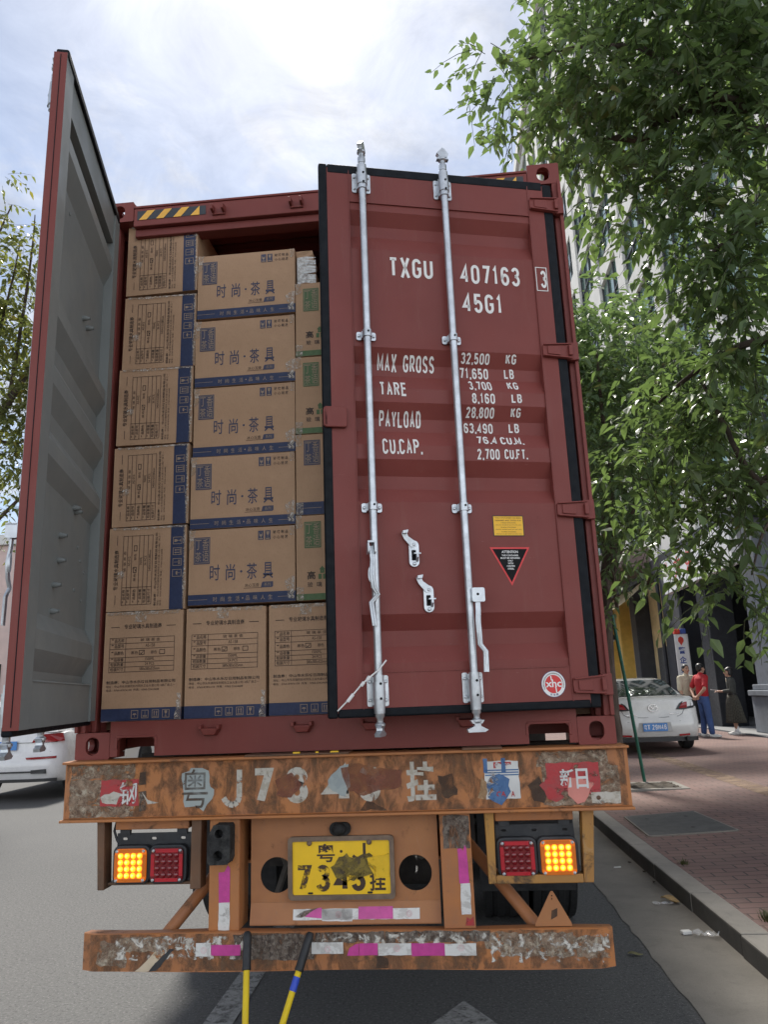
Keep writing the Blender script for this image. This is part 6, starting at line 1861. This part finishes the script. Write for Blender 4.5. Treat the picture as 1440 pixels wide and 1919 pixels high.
# ------------------------------------------------------------------ cars
def car_paint(name, col):
    m, t, p = nodes(name); b = NB(t); o = b.obj()
    b.put(p.inputs['Base Color'], b.mix(b.rng(b.noise(o, 1.8, 6, .65), .4, .7), col, tuple(x*.84 for x in col)))
    b.put(p.inputs['Roughness'], b.rng(b.noise(o, 4, 4), .3, .7, .2, .34)); p.inputs['Coat Weight'].default_value = .7; p.inputs['Coat Roughness'].default_value = .06
    return m
MT['car_white'] = car_paint('pearl_white_car_paint', (.66, .66, .63))
MT['suv_white'] = car_paint('white_car_paint', (.74, .74, .74))
MT['car_glass'] = win_glass('car_glass', (.035, .042, .042))
MT['car_black'] = plain('black_car_trim', (.014, .014, .016), .4)
MT['lamp_red'] = glassy('car_lamp_red', (.28, .008, .012), .08)
MT['lamp_clear'] = glassy('car_lamp_smoke', (.09, .06, .06), .06)
MT['chrome'] = plain('chrome', (.75, .76, .78), .12, 1., .03)
MT['plate_blue'] = plain('blue_plate', (.07, .24, .58), .4, 0, .06)
MT['alloy'] = plain('alloy_rim', (.42, .43, .44), .3, .8, .1)

def car_shell(parent, L, hw, low, arches, mat, name='body'):
    """low: closed silhouette (y,z) with tagged bottom; lofted across the width with rounded ends"""
    fr_ = [0., .45, .75, .92, .985, 1.0]
    rear = [0., .015, .06, .14, .24, .34]
    zin = [0., .003, .012, .03, .06, .10]
    rows = []
    for s in (-1, 1):
        pass
    cols = [(-f, r_, z_) for f, r_, z_ in reversed(list(zip(fr_, rear, zin)))]+[(f, r_, z_) for f, r_, z_ in list(zip(fr_, rear, zin))[1:]]
    vs = []
    n = len(low)
    for f, e, zi in cols:
        for (y, z) in low:
            k = y/L
            yy = y+e*max(0, 1-k*4.)-e*max(0, 1-(1-k)*4.)
            z2 = z-zi*max(0, (z-.62))*1.4 if z > .62 else z
            tuck = 1.-.05*max(0, .55-z)/.4-.06*max(0, z-.78)/.3
            if abs(f) >= .75:
                for ay, ar in arches:
                    dz = ar*ar-(y-ay)**2
                    if dz > 0 and z < .5: z2 = max(z2, min(.335+math.sqrt(dz)*.98, .74))
            vs.append((f*hw*tuck, yy, z2))
    fs = []
    m = len(cols)
    for i in range(m-1):
        for k in range(n): fs.append((i*n+k, i*n+(k+1) % n, (i+1)*n+(k+1) % n, (i+1)*n+k))
    mb = MB(); mb.add(vs, fs)
    # sides: join upper and lower outline
    for base in (0, (m-1)*n):
        pass
    o = mb.build(name, mat, parent, smooth=60)
    bm = bmesh.new(); bm.from_mesh(o.data)
    ed = [e for e in bm.edges if e.is_boundary]
    bmesh.ops.holes_fill(bm, edges=ed, sides=0)
    bmesh.ops.triangulate(bm, faces=[f for f in bm.faces if len(f.verts) > 4])
    bmesh.ops.recalc_face_normals(bm, faces=bm.faces); bm.to_mesh(o.data); bm.free()
    o.data.shade_smooth(); o.data.set_sharp_from_angle(angle=R(38))
    return o
def cabin(parent, prof_, w0, w1, z0, z1, mat):
    cols = [-1, -.96, -.85, -.5, 0, .5, .85, .96, 1]
    drop = [.10, .045, .012, .003, 0, .003, .012, .045, .10]
    vs = []; n = len(prof_)
    for f, d in zip(cols, drop):
        for y, z in prof_:
            t = (z-z0)/(z1-z0); w = w0+(w1-w0)*max(0, min(1, t))
            vs.append((f*w, y+abs(f)**3*.07*(1 if y < 2 else -1), z-d*max(0, t)))
    fs = [(i*n+k, i*n+k+1, (i+1)*n+k+1, (i+1)*n+k) for i in range(8) for k in range(n-1)]
    fs += [tuple(range(n)), tuple(8*n+k for k in range(n))[::-1]]
    return MB().add(vs, fs).build('cabin', mat, parent, smooth=50)
def curved_panel(parent, name, a, b, bulge, mat, nx=8, ny=5, lift=.008, hole=None):
    """a,b: (hw, y, z) lower and upper edge of a window across the car"""
    vs = []
    for j in range(ny+1):
        t = j/ny
        hw = a[0]+(b[0]-a[0])*t; y = a[1]+(b[1]-a[1])*t-.02*math.sin(math.pi*t); z = a[2]+(b[2]-a[2])*t+.022*math.sin(math.pi*t)
        for i in range(nx+1):
            f = -1+2*i/nx
            vs.append((f*hw, y+bulge*abs(f)**3, z))
    fs = [(j*(nx+1)+i, j*(nx+1)+i+1, (j+1)*(nx+1)+i+1, (j+1)*(nx+1)+i) for j in range(ny) for i in range(nx)]
    return MB().add(vs, fs).build(name, mat, parent, smooth=60, fixn=False)
def rear_y(x, hw, z, y0):
    f = abs(x)/hw
    pts = [(0., 0.), (.45, .015), (.75, .06), (.92, .14), (.985, .24), (1.0, .34)]
    for (a, ea), (b, eb) in zip(pts, pts[1:]):
        if a <= f <= b: return y0+ea+(eb-ea)*(f-a)/(b-a)
    return y0+.34
def on_rear(mb, poly, hw, yz, mi=0, lift=.012, grid=.03, t=.02):
    """flat polygon (x,z) wrapped on the rounded tail"""
    P = []
    n = len(poly)
    for i in range(n):
        a, b = poly[i], poly[(i+1) % n]
        k = max(1, int(math.hypot(b[0]-a[0], b[1]-a[1])/grid))
        P += [(a[0]+(b[0]-a[0])*j/k, a[1]+(b[1]-a[1])*j/k) for j in range(k)]
    mb.prism(P, 0, 1, lambda x, z, c: (x, rear_y(x, hw, z, yz(z))-lift+c*t, z), mi)
def car_wheel(parent, x, y, r, w):
    g = empty('wheel', (x, y, r)); g.parent = parent
    mb = MB(); h = w/2
    mb.lathe([(r*.64, -h*.85), (r*.75, -h), (r*.93, -h), (r, -h*.7), (r, h*.7), (r*.93, h), (r*.75, h), (r*.64, h*.85)], (0, 0, 0), (1, 0, 0), 32)
    mb.build('tyre', 'tyre', g, smooth=30)
    mb = MB(); sg = 1 if x > 0 else -1
    mb.lathe([(r*.63, -h*.7), (r*.6, sg*h*.5), (r*.12, sg*h*.7), (r*.1, sg*h*.72)], (0, 0, 0), (1, 0, 0), 24)
    for k in range(5):
        a = k*2*math.pi/5
        mb.bar((sg*h*.72, r*.1*math.cos(a), r*.1*math.sin(a)), (sg*h*.62, r*.61*math.cos(a), r*.61*math.sin(a)), r*.16, .03, 0, Vector((1, 0, 0)))
    mb.build('rim', 'alloy', g, smooth=40)
def car_plate(parent, x, z, y, txt, w=.44, h=.14):
    g = MB().box(x-w/2, x+w/2, y-.012, y, z, z+h).build('number_plate', 'plate_blue', parent)
    mb = MB(); mb.text(txt[0], lambda a, b: (x-w*.46+a*w*.115, y-.0135, z+h*(.2+.62*b)), 0, .01)
    n = len(txt)-1
    v, f = stroke_mesh(txt[1], (), .16); mb.add([(x-w*.32+a*w*.1, y-.0135, z+h*(.2+.62*b)) for a, b in v], f)
    v, f = stroke_mesh(txt[2:], (), .16); mb.add([(x-w*.14+a*w*.6, y-.0135, z+h*(.2+.62*b)) for a, b in v], f)
    mb.build('lettering', 'sign_white', g, fixn=False)

# --- white saloon parked on the pavement
def saloon():
    c = empty('white_saloon', (0, 0, 0))
    hw, L = .90, 4.7
    low = [(.16, .24), (.05, .30), (.0, .42), (.0, .56), (.05, .66), (.05, .82), (.06, .98), (.13, 1.055), (.3, 1.07), (.8, 1.065), (1.6, 1.02), (2.6, 1.0), (3.2, .985), (3.8, .92), (4.3, .80), (4.6, .64), (4.69, .46), (4.62, .28), (4.4, .22),
           (4.12, .22), (4.02, .22), (3.9, .22), (3.75, .22), (3.6, .22), (3.48, .22), (3.38, .22), (2.9, .22), (1.9, .22), (1.38, .22), (1.28, .22), (1.16, .22), (1.02, .22), (.88, .22), (.76, .22), (.66, .22), (.4, .24)]
    car_shell(c, L, hw, low, [(1.02, .36), (3.75, .36)], 'car_white')
    yz = lambda z: .0 if z < .56 else (.05*(z-.56)/.1 if z < .66 else (.05 if z < .9 else .05+.08*(z-.9)/.15))
    cabin(c, [(.52, 1.04), (.62, 1.075), (.95, 1.235), (1.3, 1.37), (1.6, 1.425), (2.0, 1.445), (2.4, 1.425), (2.8, 1.33), (3.4, 1.0)], .76, .575, 1.04, 1.44, 'car_white')
    curved_panel(c, 'rear_window', (.655, .60, 1.085), (.53, 1.36, 1.392), .07, 'car_glass')
    for s in (-1, 1):
        vs = [(s*.766, .95, 1.085), (s*.766, 3.1, 1.07), (s*.62, 2.65, 1.36), (s*.60, 1.5, 1.375)]
        MB().add(vs, [(0, 1, 2, 3)]).build('side_window', 'car_glass', c, fixn=False)
    # boot lid seam, spoiler lip
    mb = MB()
    def seam(pts, w=.008):
        for p, q in zip(pts, pts[1:]):
            mb.bar((p[0], rear_y(p[0], hw, p[1], yz(p[1]))-.001, p[1]), (q[0], rear_y(q[0], hw, q[1], yz(q[1]))-.001, q[1]), w, .006, 0, Vector((0, 1, 0)))
    seam([(-.6, .80), (-.56, .72), (-.48, .675), (-.2, .66), (.2, .66), (.48, .675), (.56, .72), (.6, .80)])
    seam([(-.9, .60), (-.5, .585), (.5, .585), (.9, .60)], .005)
    mb.build('panel_gap', 'car_black', c)
    mb = MB()
    for i in range(12):
        x0, x1 = -.66+i*.11, -.55+i*.11
        mb.bar((x0, rear_y(x0, hw, 1.06, .10), 1.07+.012*(1-(x0/.7)**2)), (x1, rear_y(x1, hw, 1.06, .10), 1.07+.012*(1-(x1/.7)**2)), .05, .014)
    mb.build('spoiler_lip', 'car_black', c)
    for s in (-1, 1):
        mb = MB()
        pts = [(s*.44, .80), (s*.52, .91), (s*.60, .965), (s*.8, .985), (s*.855, .95), (s*.86, .86), (s*.8, .825), (s*.6, .795)]
        on_rear(mb, pts if s > 0 else pts[::-1], hw, yz, 0, .016, .04)
        pts = [(s*.50, .82), (s*.56, .91), (s*.63, .94), (s*.68, .94), (s*.66, .83)]
        on_rear(mb, pts if s > 0 else pts[::-1], hw, yz, 1, .019, .04)
        pts = [(s*.76, .86), (s*.765, .93), (s*.80, .93), (s*.80, .865)]
        on_rear(mb, pts if s > 0 else pts[::-1], hw, yz, 2, .019, .04)
        mb.build('tail_lamp', ['car_black', 'lamp_red', 'sign_white'], c)
        mb = MB(); on_rear(mb, [(s*.45, .30), (s*.45, .335), (s*.66, .345), (s*.66, .31)][::s], hw, lambda z: .05, 0, .03, .04)
        mb.build('reflector', 'lamp_red', c)
        MB().tube([(s*.62, .02, .25), (s*.62, .3, .26)], .04, 12).build('exhaust', 'car_black', c, smooth=40)
    mb = MB(); on_rear(mb, [(-.84, .205), (.84, .205), (.84, .28), (-.84, .28)], hw, lambda z: .06, 0, .012, .05)
    mb.build('lower_valance', 'car_black', c)
    # recess and plate
    mb = MB(); on_rear(mb, [(-.33, .40), (.33, .40), (.30, .57), (-.30, .57)], hw, lambda z: 0., 0, .004, .05)
    MT['recess'] = plain('plate_recess', (.42, .42, .40), .4); mb.build('plate_recess', 'recess', c)
    car_plate(c, 0, .405, -.006, '粤T29H46', .46, .15)
    # winged emblem
    mb = MB()
    for i in range(24):
        a, b = 2*math.pi*i/24, 2*math.pi*(i+1)/24
        mb.bar((.085*math.cos(a), .032, .84+.068*math.sin(a)), (.085*math.cos(b), .032, .84+.068*math.sin(b)), .014, .012, 0, Vector((0, 1, 0)))
    w_ = [(-.075, .865), (-.03, .862), (0, .825), (.03, .862), (.075, .865)]
    for p, q in zip(w_, w_[1:]): mb.bar((p[0], .03, p[1]), (q[0], .03, q[1]), .014, .01, 0, Vector((0, 1, 0)))
    mb.build('emblem', 'chrome', c)
    mb = MB(); on_rear(mb, [(.30, .715), (.50, .715), (.50, .735), (.30, .735)], hw, yz, 0, .004, .05, .004); on_rear(mb, [(-.52, .70), (-.32, .70), (-.32, .72), (-.52, .72)], hw, yz, 0, .004, .05, .004); mb.build('badge', 'chrome', c)
    # tail light bar in the roof line of the glass : paper in the rear window
    mb = MB(); mb.sheet([(-.2, 1.22), (-.02, 1.22), (-.03, 1.27), (-.08, 1.30), (-.15, 1.30), (-.19, 1.26)], lambda a, b: (a, .56+(b-1.07)*2.4, b+.012)); mb.build('window_sticker', 'decal_y', c, fixn=False)
    for x in (-.79, .79):
        for y in (1.02, 3.75): car_wheel(c, x, y, .325, .215)
    return c
sal = saloon()
sal.location = (4.36, 12.35, .203); sal.rotation_euler = (0, 0, R(-1.5))
tag(sal, 'white four door saloon parked on the brick sidewalk, seen from behind', 'car')

# --- white off-roader passing on the left
def suv():
    c = empty('white_suv', (0, 0, 0))
    hw, L = .95, 4.6
    low = [(.2, .30), (.06, .36), (.0, .48), (.0, .66), (.06, .74), (.07, .9), (.07, 1.02), (.1, 1.1), (.3, 1.12), (.9, 1.11), (2.0, 1.09), (3.1, 1.08), (3.7, 1.03), (4.2, .95), (4.5, .8), (4.58, .6), (4.52, .4), (4.35, .3),
           (4.2, .3), (4.1, .3), (3.95, .3), (3.78, .3), (3.6, .3), (3.46, .3), (3.36, .3), (2.9, .3), (1.9, .3), (1.4, .3), (1.3, .3), (1.16, .3), (1.0, .3), (.84, .3), (.7, .3), (.6, .3), (.42, .3)]
    car_shell(c, L, hw, low, [(1.0, .40), (3.78, .40)], 'suv_white')
    yz = lambda z: .0 if z < .66 else (.06*(z-.66)/.08 if z < .74 else .065)
    cabin(c, [(.1, 1.09), (.2, 1.2), (.42, 1.48), (.55, 1.6), (.9, 1.655), (1.8, 1.67), (2.4, 1.62), (2.8, 1.5), (3.4, 1.08)], .84, .66, 1.09, 1.67, 'suv_white')
    curved_panel(c, 'rear_window', (.70, .12, 1.16), (.6, .42, 1.52), .07, 'car_glass')
    for s in (-1, 1):
        MB().add([(s*.848, .75, 1.14), (s*.848, 3.1, 1.12), (s*.72, 2.65, 1.52), (s*.71, .9, 1.53)], [(0, 1, 2, 3)]).build('side_window', 'car_glass', c, fixn=False)
        mb = MB()
        P = [(s*.46, .93), (s*.5, 1.0), (s*.58, 1.055), (s*.9, 1.07), (s*.92, .94), (s*.7, .925)]
        on_rear(mb, P[::s], hw, yz, 0, .016, .04); mb.build('tail_lamp', 'lamp_red', c)
        mb = MB(); P = [(s*.42, .665), (s*.40, .70), (s*.86, .71), (s*.86, .675)]
        on_rear(mb, P[::s], hw, lambda z: .0, 0, .012, .04); mb.build('reflector', 'lamp_red', c)
        mb = MB(); P = [(s*.5, .445), (s*.5, .50), (s*.73, .51), (s*.735, .44)]
        on_rear(mb, P[::s], hw, lambda z: .0, 0, .014, .04); mb.build('exhaust_trim', 'car_black', c)
    mb = MB(); on_rear(mb, [(-.5, .46), (.5, .46), (.5, .485), (-.5, .485)], hw, lambda z: 0., 0, .012, .05); mb.build('bumper_strip', 'car_black', c)
    mb = MB(); on_rear(mb, [(-.86, .31), (.86, .31), (.86, .36), (-.86, .36)], hw, lambda z: .06, 0, .01, .05); mb.build('lower_valance', 'car_black', c)
    mb = MB()
    for zz2, w in ((.775, .78), (.925, .84)):
        on_rear(mb, [(-w, zz2), (w, zz2), (w, zz2+.008), (-w, zz2+.008)], hw, yz, 0, .004, .05, .006)
    mb.build('panel_gap', 'car_black', c)
    MB().box(-.22, .22, .033, .045, .82, .96).build('number_plate', 'plate_blue', c)
    for x in (-.83, .83):
        for y in (1.0, 3.78): car_wheel(c, x, y, .36, .235)
    return c
su = suv(); su.location = (-6.95, 8.95, 0); su.rotation_euler = (0, 0, R(.5))
tag(su, 'white SUV driving away on the left lane, under the open grey door', 'car')
# ------------------------------------------------------------------ people
MT['skin'] = plain('skin', (.46, .27, .19), .5, 0, .06, 20)
MT['hair'] = plain('black_hair', (.012, .010, .010), .45, 0, .3, 40)
MT['cream_shirt'] = plain('cream_shirt', (.55, .50, .38), .8, 0, .1, 3, .045)
MT['red_polo'] = plain('red_polo', (.42, .014, .022), .8, 0, .15, 3, .045)
MT['jeans'] = plain('blue_jeans', (.05, .095, .24), .85, 0, .25, 3, .045)
MT['dark_trousers'] = plain('dark_trousers', (.04, .045, .055), .85, 0, .2, 3, .045)
MT['white_shoe'] = plain('white_shoe', (.66, .65, .62), .6, 0, .08, 20)
MT['eye'] = plain('dark_eye', (.015, .012, .012), .2)
MT['lip'] = plain('lip', (.33, .12, .10), .5)
def check_cloth():
    m, t, p = nodes('dark_check_cloth'); b = NB(t); o = b.obj()
    wv = b.n('ShaderNodeTexChecker'); wv.inputs['Scale'].default_value = 26.
    t.links.new(o, wv.inputs[0])
    wv.inputs[1].default_value = (.052, .05, .04, 1); wv.inputs[2].default_value = (.085, .08, .062, 1)
    t.links.new(wv.outputs[0], p.inputs['Base Color']); p.inputs['Roughness'].default_value = .9
    return m
MT['check'] = check_cloth()
MT['cardigan'] = plain('dark_grey_cardigan', (.055, .058, .052), .9, 0, .2, 14)
def remeshed(mb, name, mat, parent, vox, sm=6):
    o = mb.build(name, mat, parent)
    r_ = o.modifiers.new('remesh', 'REMESH'); r_.mode = 'VOXEL'; r_.voxel_size = vox
    s_ = o.modifiers.new('smooth', 'SMOOTH'); s_.factor = .5; s_.iterations = sm
    mesh_of(o)
    o.data.shade_smooth()
    return o
def chain(mb, pts, rs, n=12):
    P = [Vector(p) for p in pts]
    for p, r_ in zip(P, rs): mb.ball(tuple(p), r_*.995, 0, 12, 8)
    for a, b, ra, rb in zip(P, P[1:], rs, rs[1:]): mb.tube([tuple(a), tuple(b)], [ra, rb], n)
def hand(mb, wrist, d, side, palm_n, curl=.5):
    """palm and five separate bent fingers; d = pointing direction, palm_n = palm normal"""
    d = Vector(d).normalized(); nn = Vector(palm_n); nn = (nn-d*nn.dot(d)).normalized(); s = d.cross(nn)*side
    w = Vector(wrist); kn = w+d*.085
    chain(mb, [w, w+d*.03, kn-s*.014, ], [.025, .028, .02]); chain(mb, [w+d*.03, kn+s*.016], [.026, .019]); chain(mb, [kn-s*.024, kn+s*.028], [.014, .014])
    for k, (off, ln) in enumerate(((-.031, .068), (-.011, .08), (.011, .074), (.031, .058))):
        b = kn+s*off; a1 = curl; p1 = b+(d*math.cos(a1*.5)+nn*math.sin(a1*.5))*ln*.5; p2 = p1+(d*math.cos(a1*1.3)+nn*math.sin(a1*1.3))*ln*.32; p3 = p2+(d*math.cos(a1*2)+nn*math.sin(a1*2))*ln*.24
        chain(mb, [b, p1, p2, p3], [.0095, .009, .0082, .007], 8)
    t0 = w+d*.03-s*.024; t1 = t0+d*.03-s*.022+nn*.008; t2 = t1+d*.026-s*.008+nn*.012
    chain(mb, [t0, t1, t2], [.013, .011, .009], 8)
def head(parent, mb, neck, c, face, hair_long, seed=1):
    """skull, jaw, nose and ears go in the body mesh; returns the hair, eyes and mouth as children"""
    f = Vector(face).normalized(); r_ = f.cross(Vector((0, 0, 1))).normalized(); u = r_.cross(f); c = Vector(c)
    T = lambda a, b, d: tuple(c+r_*a+f*b+u*d)
    chain(mb, [neck, T(0, -.015, -.09)], [.052, .048])
    def sphere(a, b, d, rad, e=(1, 1, 1)):
        k = len(mb.v); mb.ball((0, 0, 0), (rad*e[0], rad*e[1], rad*e[2]), 0, 16, 12)
        mb.v[k:] = [tuple(c+r_*(x+a)+f*(y+b)+u*(z+d)) for x, y, z in mb.v[k:]]
    sphere(0, -.012, .03, .088, (.86, 1.06, .98)); sphere(0, .03, -.03, .066, (.9, .9, 1.05)); sphere(0, .052, -.085, .034, (1, .9, .8))
    chain(mb, [T(0, .083, .012), T(0, .104, -.02)], [.010, .0145], 8)
    for s in (-1, 1): sphere(s*.078, -.008, -.005, .024, (.4, .7, 1.2)); sphere(s*.045, .058, -.028, .022)
    def kids():
        h = MB(); k = 0
        def hs(a, b, d, rad, e):
            k = len(h.v); h.ball((0, 0, 0), (rad*e[0], rad*e[1], rad*e[2]), 0, 16, 12)
            h.v[k:] = [tuple(c+r_*(x+a)+f*(y+b)+u*(z+d)) for x, y, z in h.v[k:]]
        hs(0, -.026, .05, .096, (.90, 1.0, .86)); hs(0, -.055, .0, .078, (.98, .7, 1.0))
        for s in (-1, 1): hs(s*.055, -.01, .045, .045, (.7, 1.3, .9))
        if hair_long:
            for s in (-1, 1): hs(s*.07, -.02, -.03, .04, (.55, 1.1, 1.7)); hs(s*.035, .058, .062, .036, (1.2, .7, .7))
            hs(0, -.07, -.06, .07, (1.1, .55, 1.1))
        remeshed(h, 'hair', 'hair', parent, .012, 3)
        for s in (-1, 1): MB().ball(T(s*.032, .078, .012), (.011, .011, .007), 0, 8, 6).build('eye', 'eye', parent, smooth=60)
        for s in (-1, 1): MB().tube([T(s*.018, .084, .032), T(s*.033, .085, .037), T(s*.048, .074, .032)], .0042, 6).build('eyebrow', 'hair', parent, smooth=60)
        MB().tube([T(-.024, .078, -.055), T(0, .087, -.056), T(.024, .078, -.055)], [.003, .0055, .003], 6).build('mouth', 'lip', parent, smooth=60)
    return kids
def shoe(parent, a, fwd, mat):
    a = Vector(a); f = Vector(fwd).normalized(); m = MB()
    chain(m, [a-f*.04+Vector((0, 0, .045)), a+f*.04+Vector((0, 0, .045)), a+f*.13+Vector((0, 0, .035)), a+f*.185+Vector((0, 0, .03))], [.042, .044, .036, .028])
    chain(m, [a+Vector((0, 0, .05)), a+Vector((0, 0, .085))], [.042, .042])
    s = f.cross(Vector((0, 0, 1)))
    chain(m, [a-f*.05+Vector((0, 0, .018)), a+f*.18+Vector((0, 0, .018))], [.017, .017]); chain(m, [a+s*.022+Vector((0, 0, .018)), a+s*.03+f*.15+Vector((0, 0, .018))], [.017, .017]); chain(m, [a-s*.022+Vector((0, 0, .018)), a-s*.025+f*.15+Vector((0, 0, .018))], [.017, .017])
    remeshed(m, 'shoe', mat, parent, .009, 4)

def man(loc, rz, label, shirt, trousers, J, face, sleeve):
    t = empty('person', loc, rz); tag(t, label, 'person')
    b = MB()
    chain(b, [(0, 0, .95), (0, 0, 1.2), (0, 0, 1.42), J['neck']], [.1, .11, .09, .055])
    for s in ('l', 'r'):
        chain(b, [J['sh'+s], J['el'+s], J['wr'+s]], [.052, .042, .029]); hand(b, J['wr'+s], J['hd'+s], 1 if s == 'r' else -1, J['pn'+s])
        chain(b, [J['hip'+s], J['kn'+s], J['an'+s]], [.075, .055, .042])
    kids = head(t, b, J['neck'], J['head'], face, False)
    body = remeshed(b, 'body', 'skin', t, .0075, 3)
    kids()
    c = MB()   # shirt
    c.lathe([(.14, 0), (.152, .04), (.152, .2), (.168, .34), (.16, .44), (.09, .52), (.066, .545)], (0, 0, .955), (0, 0, 1), 24)
    k = len(c.v)
    c.v = [(x*1.18, y*.80, z) for x, y, z in c.v]
    for s in ('l', 'r'):
        a, e = Vector(J['sh'+s]), Vector(J['el'+s])
        chain(c, [(a.x*.55, a.y, a.z+.01), tuple(a), tuple(a.lerp(e, sleeve))], [.07, .072, .066])
    chain(c, [(0, 0, 1.44), J['neck']], [.085, .066])
    remeshed(c, 'shirt', shirt, t, .013, 5)
    c = MB()
    c.lathe([(.135, -.02), (.148, .03), (.142, .15), (.132, .19)], (0, 0, .83), (0, 0, 1), 24); c.v = [(x*1.15, y*.86, z) for x, y, z in c.v]
    for s in ('l', 'r'): chain(c, [J['hip'+s], J['kn'+s], tuple(Vector(J['an'+s])+Vector((0, 0, .03)))], [.098, .078, .068])
    remeshed(c, 'trousers', trousers, t, .014, 4)
    for s in ('l', 'r'): shoe(t, (J['an'+s][0], J['an'+s][1], 0), J['toe'+s], 'white_shoe')
    return t
stand = dict(neck=(0, .01, 1.50), head=(0, .035, 1.635), hipl=(-.09, 0, .9), hipr=(.09, 0, .9))
# local +y is the way the person faces
JA = dict(stand, shl=(-.195, 0, 1.42), elr=(.25, .03, 1.14), ell=(-.25, .03, 1.14), shr=(.195, 0, 1.42), wrl=(-.22, .12, .9), wrr=(.22, .12, .9), hdl=(0, .15, -1), hdr=(0, .15, -1), pnl=(1, 0, 0), pnr=(-1, 0, 0),
          knl=(-.1, .03, .49), knr=(.11, .02, .49), anl=(-.11, 0, .09), anr=(.13, .0, .09), toel=(-.2, 1, 0), toer=(.25, 1, 0))
GZ = .2
man((6.36, 16.95, GZ), R(205), 'man in cream shirt facing the street behind the man in red', 'cream_shirt', 'dark_trousers', JA, (.15, 1, 0), .95)
JB = dict(stand, shl=(-.2, 0, 1.42), shr=(.2, 0, 1.42), ell=(-.29, -.12, 1.14), elr=(.29, -.12, 1.14), wrl=(-.06, -.2, .95), wrr=(.07, -.2, .95), hdl=(1, .0, -.25), hdr=(-1, 0, -.25), pnl=(0, 1, 0), pnr=(0, -1, 0),
          knl=(-.12, .03, .48), knr=(.12, .02, .48), anl=(-.14, 0, .09), anr=(.17, .02, .09), toel=(-.25, 1, 0), toer=(.45, 1, 0))
man((6.56, 16.42, GZ), R(-74), 'man in red polo and blue jeans with hands clasped behind his back', 'red_polo', 'jeans', JB, (-.1, 1, 0), .72)

def woman(loc, rz, label):
    t = empty('person', loc, rz); tag(t, label, 'person')
    b = MB(); neck = (0, .01, 1.40); hd = (0, .03, 1.53)
    chain(b, [(0, 0, .95), (0, 0, 1.15), (0, 0, 1.33), neck], [.085, .085, .075, .045])
    A = dict(l=((-.165, 0, 1.325), (-.20, .03, 1.07), (-.10, .25, 1.06)), r=((.165, 0, 1.325), (.2, .03, 1.07), (.09, .24, 1.06)))
    for s, (a, e, w) in A.items():
        chain(b, [a, e, w], [.042, .036, .025]); hand(b, w, ((.25 if s == 'l' else -.2), 1, .05), 1 if s == 'r' else -1, (0, .1, 1) if s == 'l' else (0, 0, -1), .35)
    for s in (-1, 1): chain(b, [(s*.08, 0, .85), (s*.085, .02, .46), (s*.08, 0, .09)], [.065, .05, .036])
    kids = head(t, b, neck, hd, (-.15, 1, 0), True)
    remeshed(b, 'body', 'skin', t, .007, 3); kids()
    c = MB(); c.lathe([(.115, 0), (.122, .06), (.13, .2), (.138, .3), (.12, .39), (.06, .455)], (0, 0, .96), (0, 0, 1), 24); c.v = [(x*1.15, y*.82, z) for x, y, z in c.v]
    for s, (a, e, w) in A.items():
        a, e, w = Vector(a), Vector(e), Vector(w); chain(c, [(a.x*.5, 0, 1.33), tuple(a), tuple(e), tuple(e.lerp(w, .75))], [.06, .058, .05, .04])
    remeshed(c, 'cardigan', 'cardigan', t, .012, 5)
    # pleated skirt
    mb = MB(); n = 56; vs = []
    lv = [(.985, .118, .0), (.9, .15, .004), (.75, .185, .01), (.55, .215, .016), (.36, .245, .022), (.29, .255, .024)]
    for z, r_, pl_ in lv:
        for k in range(n):
            a = 2*math.pi*k/n; q = r_+pl_*(1 if k % 2 else -1)*.6+.012*math.sin(3*a+z*4)
            vs.append((q*math.cos(a)*1.06, q*math.sin(a)*.9-.01*(1-z), z))
    mb.add(vs, [(j*n+k, j*n+(k+1) % n, (j+1)*n+(k+1) % n, (j+1)*n+k) for j in range(len(lv)-1) for k in range(n)])
    sk = mb.build('skirt', 'check', t, smooth=25)
    so = sk.modifiers.new('thick', 'SOLIDIFY'); so.thickness = .004
    c = MB(); c.prism([(-.05, 1.39), (.05, 1.39), (.0, 1.22)], .098, .106, lambda a, b_, y: (a, y, b_)); c.build('blouse', 'cream_shirt', t)
    MB().lathe([(.135, 0), (.135, .03)], (0, 0, .975), (0, 0, 1), 24).build('belt', 'hair', t).scale = (1.06, .86, 1)
    for s in (-1, 1):
        c = MB(); chain(c, [(s*.08, 0, .09), (s*.08, 0, .2)], [.042, .04]); remeshed(c, 'sock', 'sign_white', t, .01, 2)
        shoe(t, (s*.08, 0, 0), (s*.15, 1, 0), 'white_shoe')
    return t
wl = (7.46, 17.0, GZ); wz = R(78)
woman(wl, wz, 'woman in dark cardigan and long checked skirt holding papers by dark entrance')
pp_ = MB().prism([(-.06, 0), (.07, .01), (.075, .17), (-.055, .16)], 0, .012, lambda a, b, c: (a, b, c)).build('folded_papers', 'paper')
pp_.location = Vector(wl)+Matrix.Rotation(wz, 3, 'Z') @ Vector((-.01, .32, 1.082)); pp_.rotation_euler = (R(8), 0, wz)
tag(pp_, 'pale folded papers held in the hands of the woman in the long skirt', 'papers')
